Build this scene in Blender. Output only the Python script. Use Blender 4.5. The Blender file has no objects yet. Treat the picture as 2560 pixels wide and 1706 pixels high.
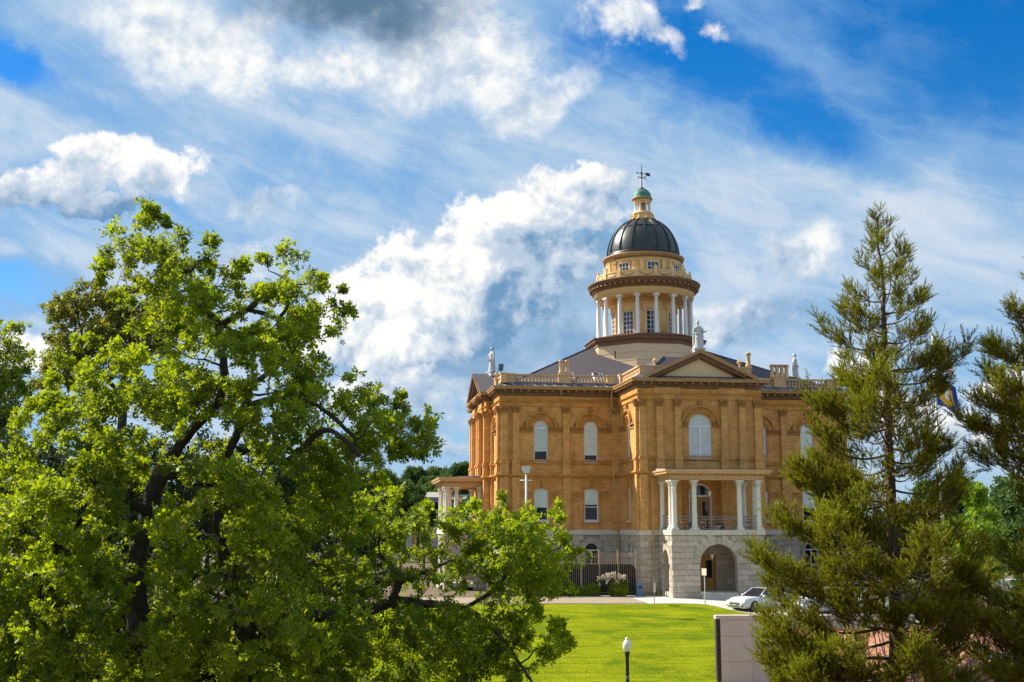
import bpy, bmesh, math, random
import numpy as np
from mathutils import Vector, Matrix, noise as mnoise
from mathutils.geometry import tessellate_polygon
S = bpy.context.scene
COL = S.collection
PI = math.pi
rad = math.radians
# ------------------------------------------------------------------ camera
# eye level is z = 0; the courthouse plaza lies about five metres lower
F, CX, CY, HY = 2950.0, 1280.0, 853.0, 1323.0
PITCH = math.atan((HY - CY) / F)
cp, sp = math.cos(PITCH), math.sin(PITCH)
cam = bpy.data.cameras.new('camera'); cam_o = bpy.data.objects.new('camera', cam); COL.objects.link(cam_o)
cam.sensor_width = 36.0; cam.lens = F / 2560 * 36; cam.clip_start = 0.1; cam.clip_end = 6000
cam_o.location = (0, 0, 0); cam_o.rotation_euler = (PI / 2 + PITCH, 0, 0)
S.camera = cam_o
# ------------------------------------------------------------------ building frame: u right, v back, z up
TH = rad(8.2)
RU = (math.cos(TH), math.sin(TH)); DV = (-math.sin(TH), math.cos(TH))
BO = (12.422, 109.136)
Z0 = -5.0
SUNV = Vector((-0.957 * RU[0] + 0.66 * DV[0], -0.957 * RU[1] + 0.66 * DV[1], 1.0)).normalized()
# ------------------------------------------------------------------ view
S.view_settings.view_transform = 'Standard'; S.view_settings.look = 'None'
S.view_settings.gamma = 1.0; S.view_settings.use_curve_mapping = False
S.view_settings.exposure = 0.90
S.cycles.max_bounces = 8; S.cycles.transparent_max_bounces = 16
S.cycles.diffuse_bounces = 4; S.cycles.glossy_bounces = 3; S.cycles.transmission_bounces = 4
S.cycles.use_denoising = True
S.cycles.sample_clamp_indirect = 6
# ------------------------------------------------------------------ sun
sl = bpy.data.lights.new('sun', 'SUN'); sl.energy = 5.0; sl.angle = rad(0.53); sl.color = (1.0, 0.93, 0.80)
so = bpy.data.objects.new('sun', sl); COL.objects.link(so)
so.rotation_euler = SUNV.to_track_quat('Z', 'Y').to_euler(); so.location = (-60, 30, 60)

# ------------------------------------------------------------------ node helper
class NT:
    def __init__(s, tree): s.t = tree; s.n = tree.nodes; s.l = tree.links
    def new(s, typ, **kw):
        nd = s.n.new(typ)
        for k, v in kw.items(): setattr(nd, k, v)
        return nd
    def put(s, sock, v):
        if isinstance(v, bpy.types.NodeSocket): s.l.new(v, sock)
        elif v is not None:
            try: sock.default_value = v
            except Exception:
                sock.default_value = tuple(v) + (1.0,) if len(v) == 3 else v
    def m(s, op, a, b=None, c=None, clamp=False):
        nd = s.new('ShaderNodeMath', operation=op, use_clamp=clamp)
        s.put(nd.inputs[0], a); s.put(nd.inputs[1], b)
        if c is not None: s.put(nd.inputs[2], c)
        return nd.outputs[0]
    def vm(s, op, a, b=None):
        nd = s.new('ShaderNodeVectorMath', operation=op)
        s.put(nd.inputs[0], a)
        if b is not None:
            if op == 'SCALE': s.put(nd.inputs[3], b)
            else: s.put(nd.inputs[1], b)
        return nd.outputs[1] if op in ('LENGTH', 'DOT_PRODUCT') else nd.outputs[0]
    def noise(s, vec, scale, detail=4, rough=0.55, dist=0.0, lac=2.0, col=False):
        nd = s.new('ShaderNodeTexNoise')
        if vec is not None: s.put(nd.inputs['Vector'], vec)
        s.put(nd.inputs['Scale'], scale); s.put(nd.inputs['Detail'], detail)
        s.put(nd.inputs['Roughness'], rough); s.put(nd.inputs['Distortion'], dist); s.put(nd.inputs['Lacunarity'], lac)
        return nd.outputs['Color'] if col else nd.outputs['Fac']
    def mr(s, v, a, b, c=0.0, d=1.0, interp='SMOOTHSTEP'):
        nd = s.new('ShaderNodeMapRange', interpolation_type=interp)
        for i, x in enumerate((v, a, b, c, d)): s.put(nd.inputs[i], x)
        return nd.outputs[0]
    def mix(s, f, a, b, mode='MIX'):
        nd = s.new('ShaderNodeMix', data_type='RGBA', blend_type=mode)
        s.put(nd.inputs[0], f); s.put(nd.inputs[6], a); s.put(nd.inputs[7], b)
        return nd.outputs[2]
    def comb(s, x, y, z):
        nd = s.new('ShaderNodeCombineXYZ')
        for i, v in enumerate((x, y, z)): s.put(nd.inputs[i], v)
        return nd.outputs[0]
    def sep(s, v):
        nd = s.new('ShaderNodeSeparateXYZ'); s.put(nd.inputs[0], v); return nd.outputs

# ------------------------------------------------------------------ world: clear sky plus clouds fixed by compass bearing and height
W = bpy.data.worlds.new('World'); S.world = W; W.use_nodes = True
W.node_tree.nodes.clear()
w = NT(W.node_tree)
SKY = 0.12
def dir_of(x, y):                       # photograph bearing and height of a cloud, radians
    k = (CY - y) / F
    dx, dy, dz = (x - CX) / F, cp - k * sp, sp + k * cp
    return math.atan2(dx, dy), math.atan2(dz, math.hypot(dx, dy))
tc = w.new('ShaderNodeTexCoord').outputs['Generated']
dx, dy, dz = w.sep(tc)
az = w.m('ARCTAN2', dx, dy)
el = w.m('ARCTAN2', dz, w.m('SQRT', w.m('ADD', w.m('MULTIPLY', dx, dx), w.m('MULTIPLY', dy, dy))))
skyn = w.new('ShaderNodeTexSky', sky_type='NISHITA', sun_disc=False)
skyn.sun_elevation = math.asin(SUNV.z); skyn.sun_rotation = math.atan2(SUNV.x, SUNV.y)
skyn.altitude = 400; skyn.air_density = 1.0; skyn.dust_density = 0.25; skyn.ozone_density = 3.0
hs = w.new('ShaderNodeHueSaturation'); w.put(hs.inputs['Saturation'], 1.45); w.put(hs.inputs['Value'], 0.66); w.put(hs.inputs['Hue'], 0.506)
w.put(hs.inputs['Color'], skyn.outputs[0])
blue = hs.outputs[0]
EXPO = 2 ** S.view_settings.exposure
def tone(r, g, b, k=1.0):               # cloud brightness from a picture tone
    f = lambda c: ((c / 255 + 0.055) / 1.055) ** 2.4 if c > 10 else c / 255 / 12.92
    return (f(r) * k / EXPO / SKY, f(g) * k / EXPO / SKY, f(b) * k / EXPO / SKY, 1.0)
# sky position stirred by turbulence, so that cloud edges billow
n_w = w.noise(tc, 7.0, 7, 0.62, col=True)
n_w2 = w.noise(tc, 30.0, 5, 0.6, col=True)
wr = w.vm('ADD', w.vm('SCALE', w.vm('SUBTRACT', n_w, (0.5, 0.5, 0.5)), 0.085), w.vm('SCALE', w.vm('SUBTRACT', n_w2, (0.5, 0.5, 0.5)), 0.030))
wx, wy, wz = w.sep(wr)
azw = w.m('ADD', az, wx); elw = w.m('ADD', el, wy)
def blob(x, y, rx, ry, rot=0.0):
    a0, e0 = dir_of(x, y); c_, s_ = math.cos(rad(rot)), math.sin(rad(rot))
    da = w.m('SUBTRACT', azw, a0); de = w.m('SUBTRACT', elw, e0)
    p = w.m('DIVIDE', w.m('ADD', w.m('MULTIPLY', da, c_), w.m('MULTIPLY', de, s_)), rx / F)
    q = w.m('DIVIDE', w.m('SUBTRACT', w.m('MULTIPLY', de, c_), w.m('MULTIPLY', da, s_)), ry / F)
    return w.m('SUBTRACT', 1.0, w.m('SQRT', w.m('ADD', w.m('MULTIPLY', p, p), w.m('MULTIPLY', q, q))))
def union(bl):
    o = bl[0]
    for b in bl[1:]: o = w.m('SMOOTH_MAX', o, b, 0.15)
    return o
# high veil of streaks over the whole sky
def streak(rot, sx, sy, sc, det, rgh, dist):
    r_ = rad(rot)
    sa = w.m('ADD', w.m('MULTIPLY', az, math.cos(r_)), w.m('MULTIPLY', el, math.sin(r_)))
    se = w.m('SUBTRACT', w.m('MULTIPLY', el, math.cos(r_)), w.m('MULTIPLY', az, math.sin(r_)))
    return w.noise(w.comb(w.m('MULTIPLY', sa, sx), w.m('MULTIPLY', se, sy), dy), sc, det, rgh, dist)
v1 = streak(-15, 3.0, 10.0, 1.3, 8, 0.60, 0.5)
v2 = streak(-22, 4.0, 11.0, 3.2, 8, 0.66, 0.7)
v3 = w.noise(w.comb(az, el, dy), 7.0, 8, 0.64, 0.5)
v4 = w.noise(w.comb(az, w.m('MULTIPLY', el, 1.6), dy), 2.6, 5, 0.55, 0.3)
veil = w.m('ADD', w.m('ADD', w.m('MULTIPLY', v1, 0.40), w.m('MULTIPLY', v2, 0.25)), w.m('ADD', w.m('MULTIPLY', v3, 0.25), w.m('MULTIPLY', v4, 0.30)))
clr = w.m('MAXIMUM', w.m('MAXIMUM', blob(2430, 130, 760, 300, -22), blob(1760, 150, 420, 150, -25)), w.m('MAXIMUM', blob(-10, 690, 170, 75, 0), w.m('MAXIMUM', blob(2010, 300, 330, 110, -28), blob(40, 150, 110, 50, -25))))
clr = w.m('MULTIPLY', w.mr(clr, -0.30, 0.85), 0.33)
vq = w.m('SUBTRACT', veil, clr)
vl = w.mr(vq, 0.25, 0.60, 0.0, 1.0)
vcol = w.mix(w.mr(vq, 0.50, 0.74), tone(146, 188, 227), tone(220, 230, 240))
sky1 = w.mix(w.m('MULTIPLY', vl, 0.93), blue, vcol)
# cumulus: billows, lit from the upper left
def bil(scale, det, off=None):
    v = tc if off is None else w.vm('ADD', tc, off)
    return w.noise(v, scale, det, 0.62, 0.25)
c1a, c1b = bil(11.0, 9), bil(11.0, 9, (-0.016, 0.0, 0.022))
c2a, c2b = bil(34.0, 7), bil(34.0, 7, (-0.006, 0.0, 0.009))
relief = w.m('ADD', w.m('MULTIPLY', w.m('SUBTRACT', c1a, c1b), 2.2), w.m('MULTIPLY', w.m('SUBTRACT', c2a, c2b), 0.8))
rough_ = w.m('ADD', w.m('MULTIPLY', w.m('SUBTRACT', c1a, 0.5), 1.5), w.m('MULTIPLY', w.m('SUBTRACT', c2a, 0.5), 0.9))
WHITE = tone(255, 254, 250, 1.04); SOFT = tone(196, 212, 230); GREY = tone(112, 156, 196)
def lay(skyc, bl, amp=1.0, edge=0.25, base=0.55, grad=None, op=1.0, grey=None, rel=1.0):
    f = union(bl)
    d = w.m('ADD', f, w.m('MULTIPLY', rough_, amp))
    a = w.mr(d, 0.0, edge)
    lit = w.m('ADD', w.m('MULTIPLY', relief, rel), base)
    lit = w.m('SUBTRACT', lit, w.m('MULTIPLY', w.mr(d, 0.2, 1.2), 0.10))
    if grad:                                # tops are bright and bases grey: (x0, y0, length, direction)
        x0, y0, L, ang = grad
        a0, e0 = dir_of(x0, y0)
        g = w.m('ADD', w.m('MULTIPLY', w.m('SUBTRACT', azw, a0), math.sin(rad(ang))), w.m('MULTIPLY', w.m('SUBTRACT', elw, e0), math.cos(rad(ang))))
        lit = w.m('ADD', lit, w.m('MULTIPLY', g, F / L))
    c = w.mix(w.mr(lit, -0.10, 0.42), grey or GREY, SOFT)
    c = w.mix(w.mr(lit, 0.34, 0.78), c, WHITE)
    return w.mix(w.m('MULTIPLY', a, op), skyc, c)
sky2 = lay(sky1, [blob(470, 90, 400, 120, -12), blob(1150, 130, 430, 130, 12), blob(860, 190, 330, 80), blob(1330, 240, 210, 90, 24)], 1.0, 0.8, 0.60, None, 0.95, None, 0.8)
sky2 = lay(sky2, [blob(900, 20, 430, 120, 3)], 0.40, 0.75, 0.02, None, 0.95, tone(86, 120, 150), 0.4)
sky2 = lay(sky2, [blob(1590, 60, 185, 66, -22), blob(1790, 78, 90, 46, -20), blob(1715, 5, 50, 30)], 1.2, 0.7, 0.66, None, 0.97, None, 0.8)
sky2 = lay(sky2, [blob(130, 460, 190, 46, 10), blob(265, 400, 150, 72, 10), blob(385, 440, 130, 58, 10), blob(250, 515, 130, 36)], 1.0, 0.28, 0.40, (250, 465, 220, 0), 1.0)
sky2 = lay(sky2, [blob(650, 525, 110, 42, 10), blob(590, 640, 130, 50), blob(420, 500, 110, 40)], 1.0, 0.8, 0.5, None, 0.8)
sky2 = lay(sky2, [blob(1120, 885, 480, 105, 3), blob(1440, 850, 230, 120), blob(1480, 670, 190, 190), blob(950, 860, 190, 90)], 0.9, 0.7, 0.08, None, 0.80, tone(122, 164, 202), 0.7)
sky2 = lay(sky2, [blob(965, 770, 210, 150, 30), blob(1110, 710, 225, 155, 30), blob(1280, 610, 230, 150, 32), blob(1450, 530, 180, 82, 16), blob(1230, 760, 290, 130, 20), blob(1360, 690, 190, 110, 30)], 1.15, 0.24, 0.47, (1160, 745, 430, -30), 1.0, None, 1.15)
sky2 = lay(sky2, [blob(1010, 1010, 210, 62), blob(1120, 965, 160, 42), blob(900, 985, 160, 55), blob(1060, 1090, 210, 36)], 1.0, 0.7, 0.5, (1010, 1010, 240, 0), 0.9)
sky2 = lay(sky2, [blob(2000, 650, 140, 76, 30), blob(1860, 820, 210, 62, 10), blob(1780, 840, 170, 60)], 1.0, 0.8, 0.55, (1980, 670, 330, -20), 0.88)
sky2 = lay(sky2, [blob(2420, 1070, 170, 60), blob(2560, 985, 150, 56), blob(2260, 1020, 150, 56), blob(60, 880, 120, 60), blob(2150, 930, 120, 40)], 1.0, 0.5, 0.5, (2420, 1060, 200, 0), 1.0)
bg = w.new('ShaderNodeBackground'); w.put(bg.inputs['Color'], sky2); w.put(bg.inputs['Strength'], SKY)
wo = w.new('ShaderNodeOutputWorld'); w.l.new(bg.outputs[0], wo.inputs[0])
W.cycles.sampling_method = 'MANUAL'; W.cycles.sample_map_resolution = 512

# ------------------------------------------------------------------ placing helpers
def at(x, y, Y):
    """world point seen at photograph pixel (x, y) on the plane Y metres ahead"""
    k = (CY - y) / F
    Z = Y * (k * cp + sp) / (cp - k * sp); yc = Y * cp + Z * sp
    return Vector(((x - CX) / F * yc, Y, Z))
def ppm(Y): return F / (Y * cp)          # pixels per metre at distance Y
def Wd(u, v, z): return Vector((BO[0] + u * RU[0] + v * DV[0], BO[1] + u * RU[1] + v * DV[1], z))
# ------------------------------------------------------------------ materials
MATS = {}
def M(name, base, rough=0.8, var=0.18, scale=4.0, bump=0.0, bscale=30.0, metal=0.0, spec=0.3, orand=0.0, stain=None, detail=6):
    m = bpy.data.materials.new(name); m.use_nodes = True; m.node_tree.nodes.clear()
    n = NT(m.node_tree)
    out = n.new('ShaderNodeOutputMaterial'); b = n.new('ShaderNodeBsdfPrincipled'); n.l.new(b.outputs[0], out.inputs[0])
    oc = n.new('ShaderNodeTexCoord').outputs['Object']
    col = (*base, 1.0)
    if var:
        f = n.noise(oc, scale, detail, 0.62)
        k = n.mr(f, 0.25, 0.75, 1 - var, 1 + var, 'LINEAR')
        cc = n.new('ShaderNodeVectorMath', operation='SCALE'); cc.inputs[0].default_value = base; n.put(cc.inputs[3], k)
        col = cc.outputs[0]
    if stain:
        sc_, amt, scol = stain
        f2 = n.noise(n.vm('MULTIPLY', oc, (1, 1, 0.35)), sc_, 5, 0.65)
        col = n.mix(n.mr(f2, 0.50, 0.78, 0.0, amt), col, (*scol, 1.0))
    if orand:
        r = n.new('ShaderNodeObjectInfo').outputs['Random']
        k = n.mr(r, 0, 1, 1 - orand, 1 + orand, 'LINEAR')
        col = n.vm('SCALE', col, k)
    n.put(b.inputs['Base Color'], col)
    b.inputs['Roughness'].default_value = rough; b.inputs['Metallic'].default_value = metal
    b.inputs['Specular IOR Level'].default_value = spec
    if bump:
        f3 = n.noise(oc, bscale, 6, 0.6)
        bp = n.new('ShaderNodeBump'); bp.inputs['Strength'].default_value = min(1, bump); bp.inputs['Distance'].default_value = 0.03
        n.put(bp.inputs['Height'], f3); n.l.new(bp.outputs[0], b.inputs['Normal'])
    MATS[name] = m
    return m
def brickmat(name, c1, c2, mort, sx=0.24, sz=0.075):
    m = bpy.data.materials.new(name); m.use_nodes = True; m.node_tree.nodes.clear()
    n = NT(m.node_tree)
    out = n.new('ShaderNodeOutputMaterial'); b = n.new('ShaderNodeBsdfPrincipled'); n.l.new(b.outputs[0], out.inputs[0])
    oc = n.new('ShaderNodeTexCoord').outputs['Object']; x, y, z = n.sep(oc)
    br = n.new('ShaderNodeTexBrick'); n.put(br.inputs['Vector'], n.comb(n.m('ADD', x, y), z, 0))
    n.put(br.inputs['Color1'], c1); n.put(br.inputs['Color2'], c2); n.put(br.inputs['Mortar'], mort)
    br.inputs['Scale'].default_value = 1.0; br.inputs['Mortar Size'].default_value = 0.010; br.inputs['Mortar Smooth'].default_value = 0.3
    br.inputs['Brick Width'].default_value = sx; br.inputs['Row Height'].default_value = sz; br.inputs['Bias'].default_value = -0.1
    f = n.noise(oc, 1.3, 6, 0.65); g = n.noise(n.vm('MULTIPLY', oc, (1, 1, 6)), 2.2, 5, 0.7)
    k = n.m('MULTIPLY', n.mr(f, 0.25, 0.75, 0.74, 1.24, 'LINEAR'), n.mr(g, 0.25, 0.75, 0.76, 1.26, 'LINEAR'))
    # dark weathering streaks below ledges
    h = n.noise(n.vm('MULTIPLY', oc, (2.0, 2.0, 0.25)), 1.6, 5, 0.7)
    k = n.m('MULTIPLY', k, n.mr(h, 0.50, 0.80, 1.0, 0.74))
    n.put(b.inputs['Base Color'], n.vm('SCALE', br.outputs['Color'], k))
    b.inputs['Roughness'].default_value = 0.85; b.inputs['Specular IOR Level'].default_value = 0.2
    bp = n.new('ShaderNodeBump'); bp.inputs['Strength'].default_value = 0.5; bp.inputs['Distance'].default_value = 0.01
    n.put(bp.inputs['Height'], n.m('SUBTRACT', 1.0, br.outputs['Fac'])); n.l.new(bp.outputs[0], b.inputs['Normal'])
    MATS[name] = m
    return m
def glassmat(name, tint=(0.9, 0.95, 1.0), solid=None):
    m = bpy.data.materials.new(name); m.use_nodes = True; m.node_tree.nodes.clear()
    n = NT(m.node_tree); out = n.new('ShaderNodeOutputMaterial')
    if solid is None:
        t = n.new('ShaderNodeBsdfTransparent'); n.put(t.inputs[0], (*tint, 1.0))
        g = n.new('ShaderNodeBsdfGlossy'); g.inputs['Roughness'].default_value = 0.02
        fr = n.new('ShaderNodeFresnel'); fr.inputs[0].default_value = 1.55
        mx = n.new('ShaderNodeMixShader'); n.l.new(fr.outputs[0], mx.inputs[0]); n.l.new(t.outputs[0], mx.inputs[1]); n.l.new(g.outputs[0], mx.inputs[2])
        n.l.new(mx.outputs[0], out.inputs[0])
    else:
        b = n.new('ShaderNodeBsdfPrincipled'); n.put(b.inputs['Base Color'], (*solid, 1.0)); b.inputs['Roughness'].default_value = 0.04
        b.inputs['Specular IOR Level'].default_value = 0.8
        oc = n.new('ShaderNodeTexCoord').outputs['Object']
        bp = n.new('ShaderNodeBump'); bp.inputs['Strength'].default_value = 0.08; bp.inputs['Distance'].default_value = 0.02
        n.put(bp.inputs['Height'], n.noise(oc, 3.0, 2)); n.l.new(bp.outputs[0], b.inputs['Normal'])
        n.l.new(b.outputs[0], out.inputs[0])
    MATS[name] = m
    return m
def leafmat(name, dark, light, trans, tmix=0.45, rough=0.45, spec=0.35):
    """leaf colour runs between two tones by the 'tint' attribute of each leaf"""
    m = bpy.data.materials.new(name); m.use_nodes = True; m.node_tree.nodes.clear()
    n = NT(m.node_tree); out = n.new('ShaderNodeOutputMaterial')
    at_ = n.new('ShaderNodeAttribute', attribute_name='tint').outputs['Fac']
    c = n.mix(at_, (*dark, 1), (*light, 1))
    b = n.new('ShaderNodeBsdfPrincipled'); n.put(b.inputs['Base Color'], c); b.inputs['Roughness'].default_value = rough
    b.inputs['Specular IOR Level'].default_value = spec
    t = n.new('ShaderNodeBsdfTranslucent'); n.put(t.inputs[0], n.mix(at_, tuple(x * 0.55 for x in trans) + (1,), (*trans, 1)))
    mx = n.new('ShaderNodeMixShader'); mx.inputs[0].default_value = tmix
    n.l.new(b.outputs[0], mx.inputs[1]); n.l.new(t.outputs[0], mx.inputs[2]); n.l.new(mx.outputs[0], out.inputs[0])
    MATS[name] = m
    return m
brickmat('brick', (0.72, 0.372, 0.112), (0.57, 0.265, 0.074), (0.45, 0.27, 0.12))
brickmat('brick_light', (0.66, 0.32, 0.078), (0.52, 0.24, 0.055), (0.38, 0.21, 0.08))
M('terracotta', (0.36, 0.175, 0.05), 0.85, 0.30, 6, 0.4, 25, stain=(3.0, 0.6, (0.22, 0.11, 0.035)))
M('cream', (0.79, 0.54, 0.245), 0.65, 0.06, 2, 0.05, 15, stain=(1.2, 0.3, (0.62, 0.45, 0.20)))
M('cream_block', (0.74, 0.54, 0.325), 0.7, 0.07, 1.5, stain=(0.8, 0.3, (0.58, 0.44, 0.25)))
M('tan_trim', (0.40, 0.24, 0.10), 0.6, 0.12, 3, stain=(1.5, 0.35, (0.36, 0.23, 0.11)))
M('tan_light', (0.55, 0.35, 0.165), 0.6, 0.1, 3)
M('brown_trim', (0.20, 0.105, 0.058), 0.65, 0.15, 3)
M('eave_tan', (0.27, 0.155, 0.075), 0.75, 0.2, 4)
M('eave_brown', (0.17, 0.095, 0.055), 0.75, 0.2, 4)
M('peach', (0.62, 0.405, 0.205), 0.7, 0.10, 2, stain=(1.4, 0.3, (0.48, 0.34, 0.19)))
M('white_paint', (0.77, 0.75, 0.71), 0.55, 0.05, 3)
M('column_stone', (0.71, 0.66, 0.57), 0.7, 0.10, 5, 0.15, 40, stain=(2.0, 0.25, (0.5, 0.46, 0.38)))
M('marble', (0.52, 0.51, 0.50), 0.55, 0.10, 6, 0.1, 20, stain=(3.0, 0.45, (0.52, 0.52, 0.52)))
M('granite', (0.45, 0.385, 0.305), 0.85, 0.24, 4, 0.7, 12, orand=0.16, stain=(1.1, 0.75, (0.34, 0.25, 0.17)))
M('granite_core', (0.32, 0.275, 0.22), 0.9, 0.2, 4, 0.4, 14)
M('granite_smooth', (0.58, 0.52, 0.43), 0.75, 0.12, 3, 0.2, 20, orand=0.06)
M('slate_roof', (0.078, 0.066, 0.072), 0.75, 0.30, 7, 0.5, 9)
M('metal_flash', (0.055, 0.060, 0.085), 0.5, 0.35, 3, spec=0.4, stain=(2.2, 0.9, (0.36, 0.35, 0.38)))
M('membrane', (0.32, 0.36, 0.40), 0.6, 0.15, 3)
M('copper_dark', (0.040, 0.046, 0.043), 0.36, 0.45, 2.0, 0.10, 5, metal=0.2, spec=0.5, stain=(0.9, 0.75, (0.085, 0.040, 0.034)))
M('copper_brown', (0.17, 0.085, 0.055), 0.5, 0.3, 5, metal=0.3, stain=(3.0, 0.8, (0.07, 0.20, 0.15)))
M('copper_green', (0.05, 0.22, 0.16), 0.6, 0.25, 5, stain=(2.2, 0.9, (0.22, 0.09, 0.05)))
M('iron_dark', (0.03, 0.04, 0.045), 0.5, 0.2, 5)
M('iron_tan', (0.33, 0.235, 0.165), 0.55, 0.12, 5)
M('iron_grey', (0.22, 0.20, 0.21), 0.5, 0.1, 8)
M('pipe_tan', (0.50, 0.33, 0.17), 0.5, 0.1, 4)
M('frame_white', (0.74, 0.70, 0.74), 0.5, 0.05, 5)
M('blind', (0.92, 0.95, 0.91), 0.8, 0.10, 2)
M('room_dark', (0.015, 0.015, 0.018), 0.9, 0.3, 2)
M('oak_door', (0.40, 0.22, 0.055), 0.5, 0.2, 6)
glassmat('glass', (0.97, 0.99, 0.98)); glassmat('glass_dark', solid=(0.012, 0.016, 0.024)); glassmat('glass_blue', solid=(0.02, 0.03, 0.07))
M('brass_lamp', (0.50, 0.40, 0.22), 0.4, 0.1, 5)
M('black_screen', (0.012, 0.012, 0.013), 0.8, 0.2, 5)
M('concrete', (0.52, 0.48, 0.43), 0.85, 0.14, 1.2, 0.1, 20, stain=(0.5, 0.3, (0.36, 0.33, 0.29)))
M('asphalt_tan', (0.30, 0.23, 0.16), 0.9, 0.14, 1.0, 0.2, 40, stain=(0.4, 0.4, (0.22, 0.16, 0.11)))
M('asphalt', (0.06, 0.06, 0.065), 0.9, 0.2, 2, 0.2, 40)
M('kerb_tan', (0.48, 0.41, 0.31), 0.85, 0.12, 2)
M('soil', (0.13, 0.095, 0.055), 0.95, 0.35, 0.6, 0.3, 6)
M('wall_concrete', (0.70, 0.50, 0.515), 0.85, 0.10, 0.9, 0.1, 8, stain=(0.9, 0.30, (0.25, 0.20, 0.20)))
M('wall_stain', (0.055, 0.04, 0.037), 0.95, 0.6, 3.0, 0.3, 12)
M('bark_oak', (0.050, 0.040, 0.032), 0.95, 0.5, 7, 1.0, 16, stain=(5.0, 0.5, (0.14, 0.135, 0.12)))
M('bark_red', (0.10, 0.065, 0.045), 0.95, 0.45, 4, 1.0, 12)
M('twig_grey', (0.24, 0.21, 0.17), 0.9, 0.3, 6)
M('paint_black', (0.014, 0.014, 0.016), 0.35, 0.1, 5, spec=0.5)
M('globe', (0.82, 0.80, 0.74), 0.15, 0.04, 6, spec=0.6)
M('car_white', (0.60, 0.61, 0.62), 0.16, 0.0, spec=0.6)
M('tyre', (0.018, 0.018, 0.018), 0.85, 0.1, 8)
M('rim', (0.38, 0.38, 0.40), 0.3, 0.05, 8, metal=0.8)
M('plastic_dark', (0.02, 0.02, 0.022), 0.5, 0.1, 8)
M('lamp_clear', (0.55, 0.58, 0.62), 0.08, 0.0, spec=0.9)
M('amber', (0.6, 0.12, 0.03), 0.3, 0.0)
M('galv', (0.42, 0.42, 0.42), 0.5, 0.1, 6, metal=0.3)
M('sign_cream', (0.66, 0.60, 0.46), 0.5, 0.08, 5)
M('bin_blue', (0.12, 0.20, 0.30), 0.6, 0.15, 6)
M('wood_tan', (0.40, 0.27, 0.13), 0.8, 0.2, 6)
M('roof_terracotta', (0.52, 0.26, 0.17), 0.8, 0.22, 2.5, 0.2, 12, orand=0.10, stain=(0.8, 0.3, (0.36, 0.17, 0.11)))
M('roof_shingle', (0.26, 0.13, 0.075), 0.9, 0.30, 5, 0.4, 16, orand=0.18)
M('roof_pale', (0.30, 0.30, 0.26), 0.8, 0.08, 1)
M('siding_brown', (0.075, 0.048, 0.034), 0.85, 0.25, 4, orand=0.10)
M('stucco_grey', (0.40, 0.38, 0.36), 0.9, 0.1, 2)
M('flag_red', (0.55, 0.03, 0.05), 0.85, 0.05); M('flag_white', (0.80, 0.79, 0.76), 0.85, 0.05); M('flag_blue', (0.02, 0.06, 0.32), 0.85, 0.05)
M('flag_gold', (0.75, 0.42, 0.03), 0.85, 0.08)
leafmat('leaf_oak', (0.026, 0.075, 0.005), (0.215, 0.300, 0.006), (0.54, 0.65, 0.008), 0.44, 0.52, 0.35)
leafmat('leaf_dark_shade', (0.012, 0.035, 0.006), (0.045, 0.085, 0.010), (0.10, 0.15, 0.012), 0.25, 0.5, 0.3)  # dark leaf green; on the oak behind it paints in the shaded crown interior
leafmat('leaf_olive', (0.060, 0.105, 0.012), (0.17, 0.175, 0.018), (0.38, 0.38, 0.025), 0.42)
leafmat('leaf_far', (0.030, 0.078, 0.034), (0.095, 0.150, 0.034), (0.18, 0.27, 0.05), 0.3, 0.7, 0.1)
leafmat('leaf_bright', (0.06, 0.13, 0.010), (0.17, 0.28, 0.015), (0.36, 0.50, 0.02), 0.45)
leafmat('leaf_hedge', (0.17, 0.25, 0.008), (0.32, 0.40, 0.010), (0.46, 0.54, 0.01), 0.3)
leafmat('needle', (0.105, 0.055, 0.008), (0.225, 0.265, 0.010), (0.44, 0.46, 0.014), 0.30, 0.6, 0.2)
leafmat('petal', (0.72, 0.58, 0.42), (0.88, 0.85, 0.74), (0.5, 0.45, 0.35), 0.2)
def lawnmat():
    m = bpy.data.materials.new('lawn'); m.use_nodes = True; m.node_tree.nodes.clear()
    n = NT(m.node_tree); out = n.new('ShaderNodeOutputMaterial'); b = n.new('ShaderNodeBsdfPrincipled'); n.l.new(b.outputs[0], out.inputs[0])
    oc = n.new('ShaderNodeTexCoord').outputs['Object']
    mow = n.noise(n.vm('MULTIPLY', oc, (0.10, 1.1, 0.0)), 2.0, 4, 0.65, 0.6)
    pat = n.noise(oc, 0.35, 6, 0.62, 0.4); fine = n.noise(oc, 9.0, 5, 0.75)
    c = n.mix(n.mr(mow, 0.34, 0.66), (0.148, 0.180, 0.008, 1), (0.235, 0.258, 0.010, 1))
    c = n.mix(n.mr(pat, 0.42, 0.66, 0, 0.85), c, (0.085, 0.132, 0.008, 1))
    dry = n.noise(oc, 0.8, 6, 0.7, 0.3)
    c = n.mix(n.mr(dry, 0.60, 0.78, 0, 0.55), c, (0.27, 0.25, 0.05, 1))
    c = n.vm('SCALE', c, n.mr(fine, 0.28, 0.72, 0.42, 1.58, 'LINEAR'))
    n.put(b.inputs['Base Color'], c); b.inputs['Roughness'].default_value = 1.0; b.inputs['Specular IOR Level'].default_value = 0.0
    bp = n.new('ShaderNodeBump'); bp.inputs['Strength'].default_value = 0.9; bp.inputs['Distance'].default_value = 0.06
    n.put(bp.inputs['Height'], n.noise(oc, 7.0, 6, 0.75)); n.l.new(bp.outputs[0], b.inputs['Normal'])
    MATS['lawn'] = m
lawnmat()

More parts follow.
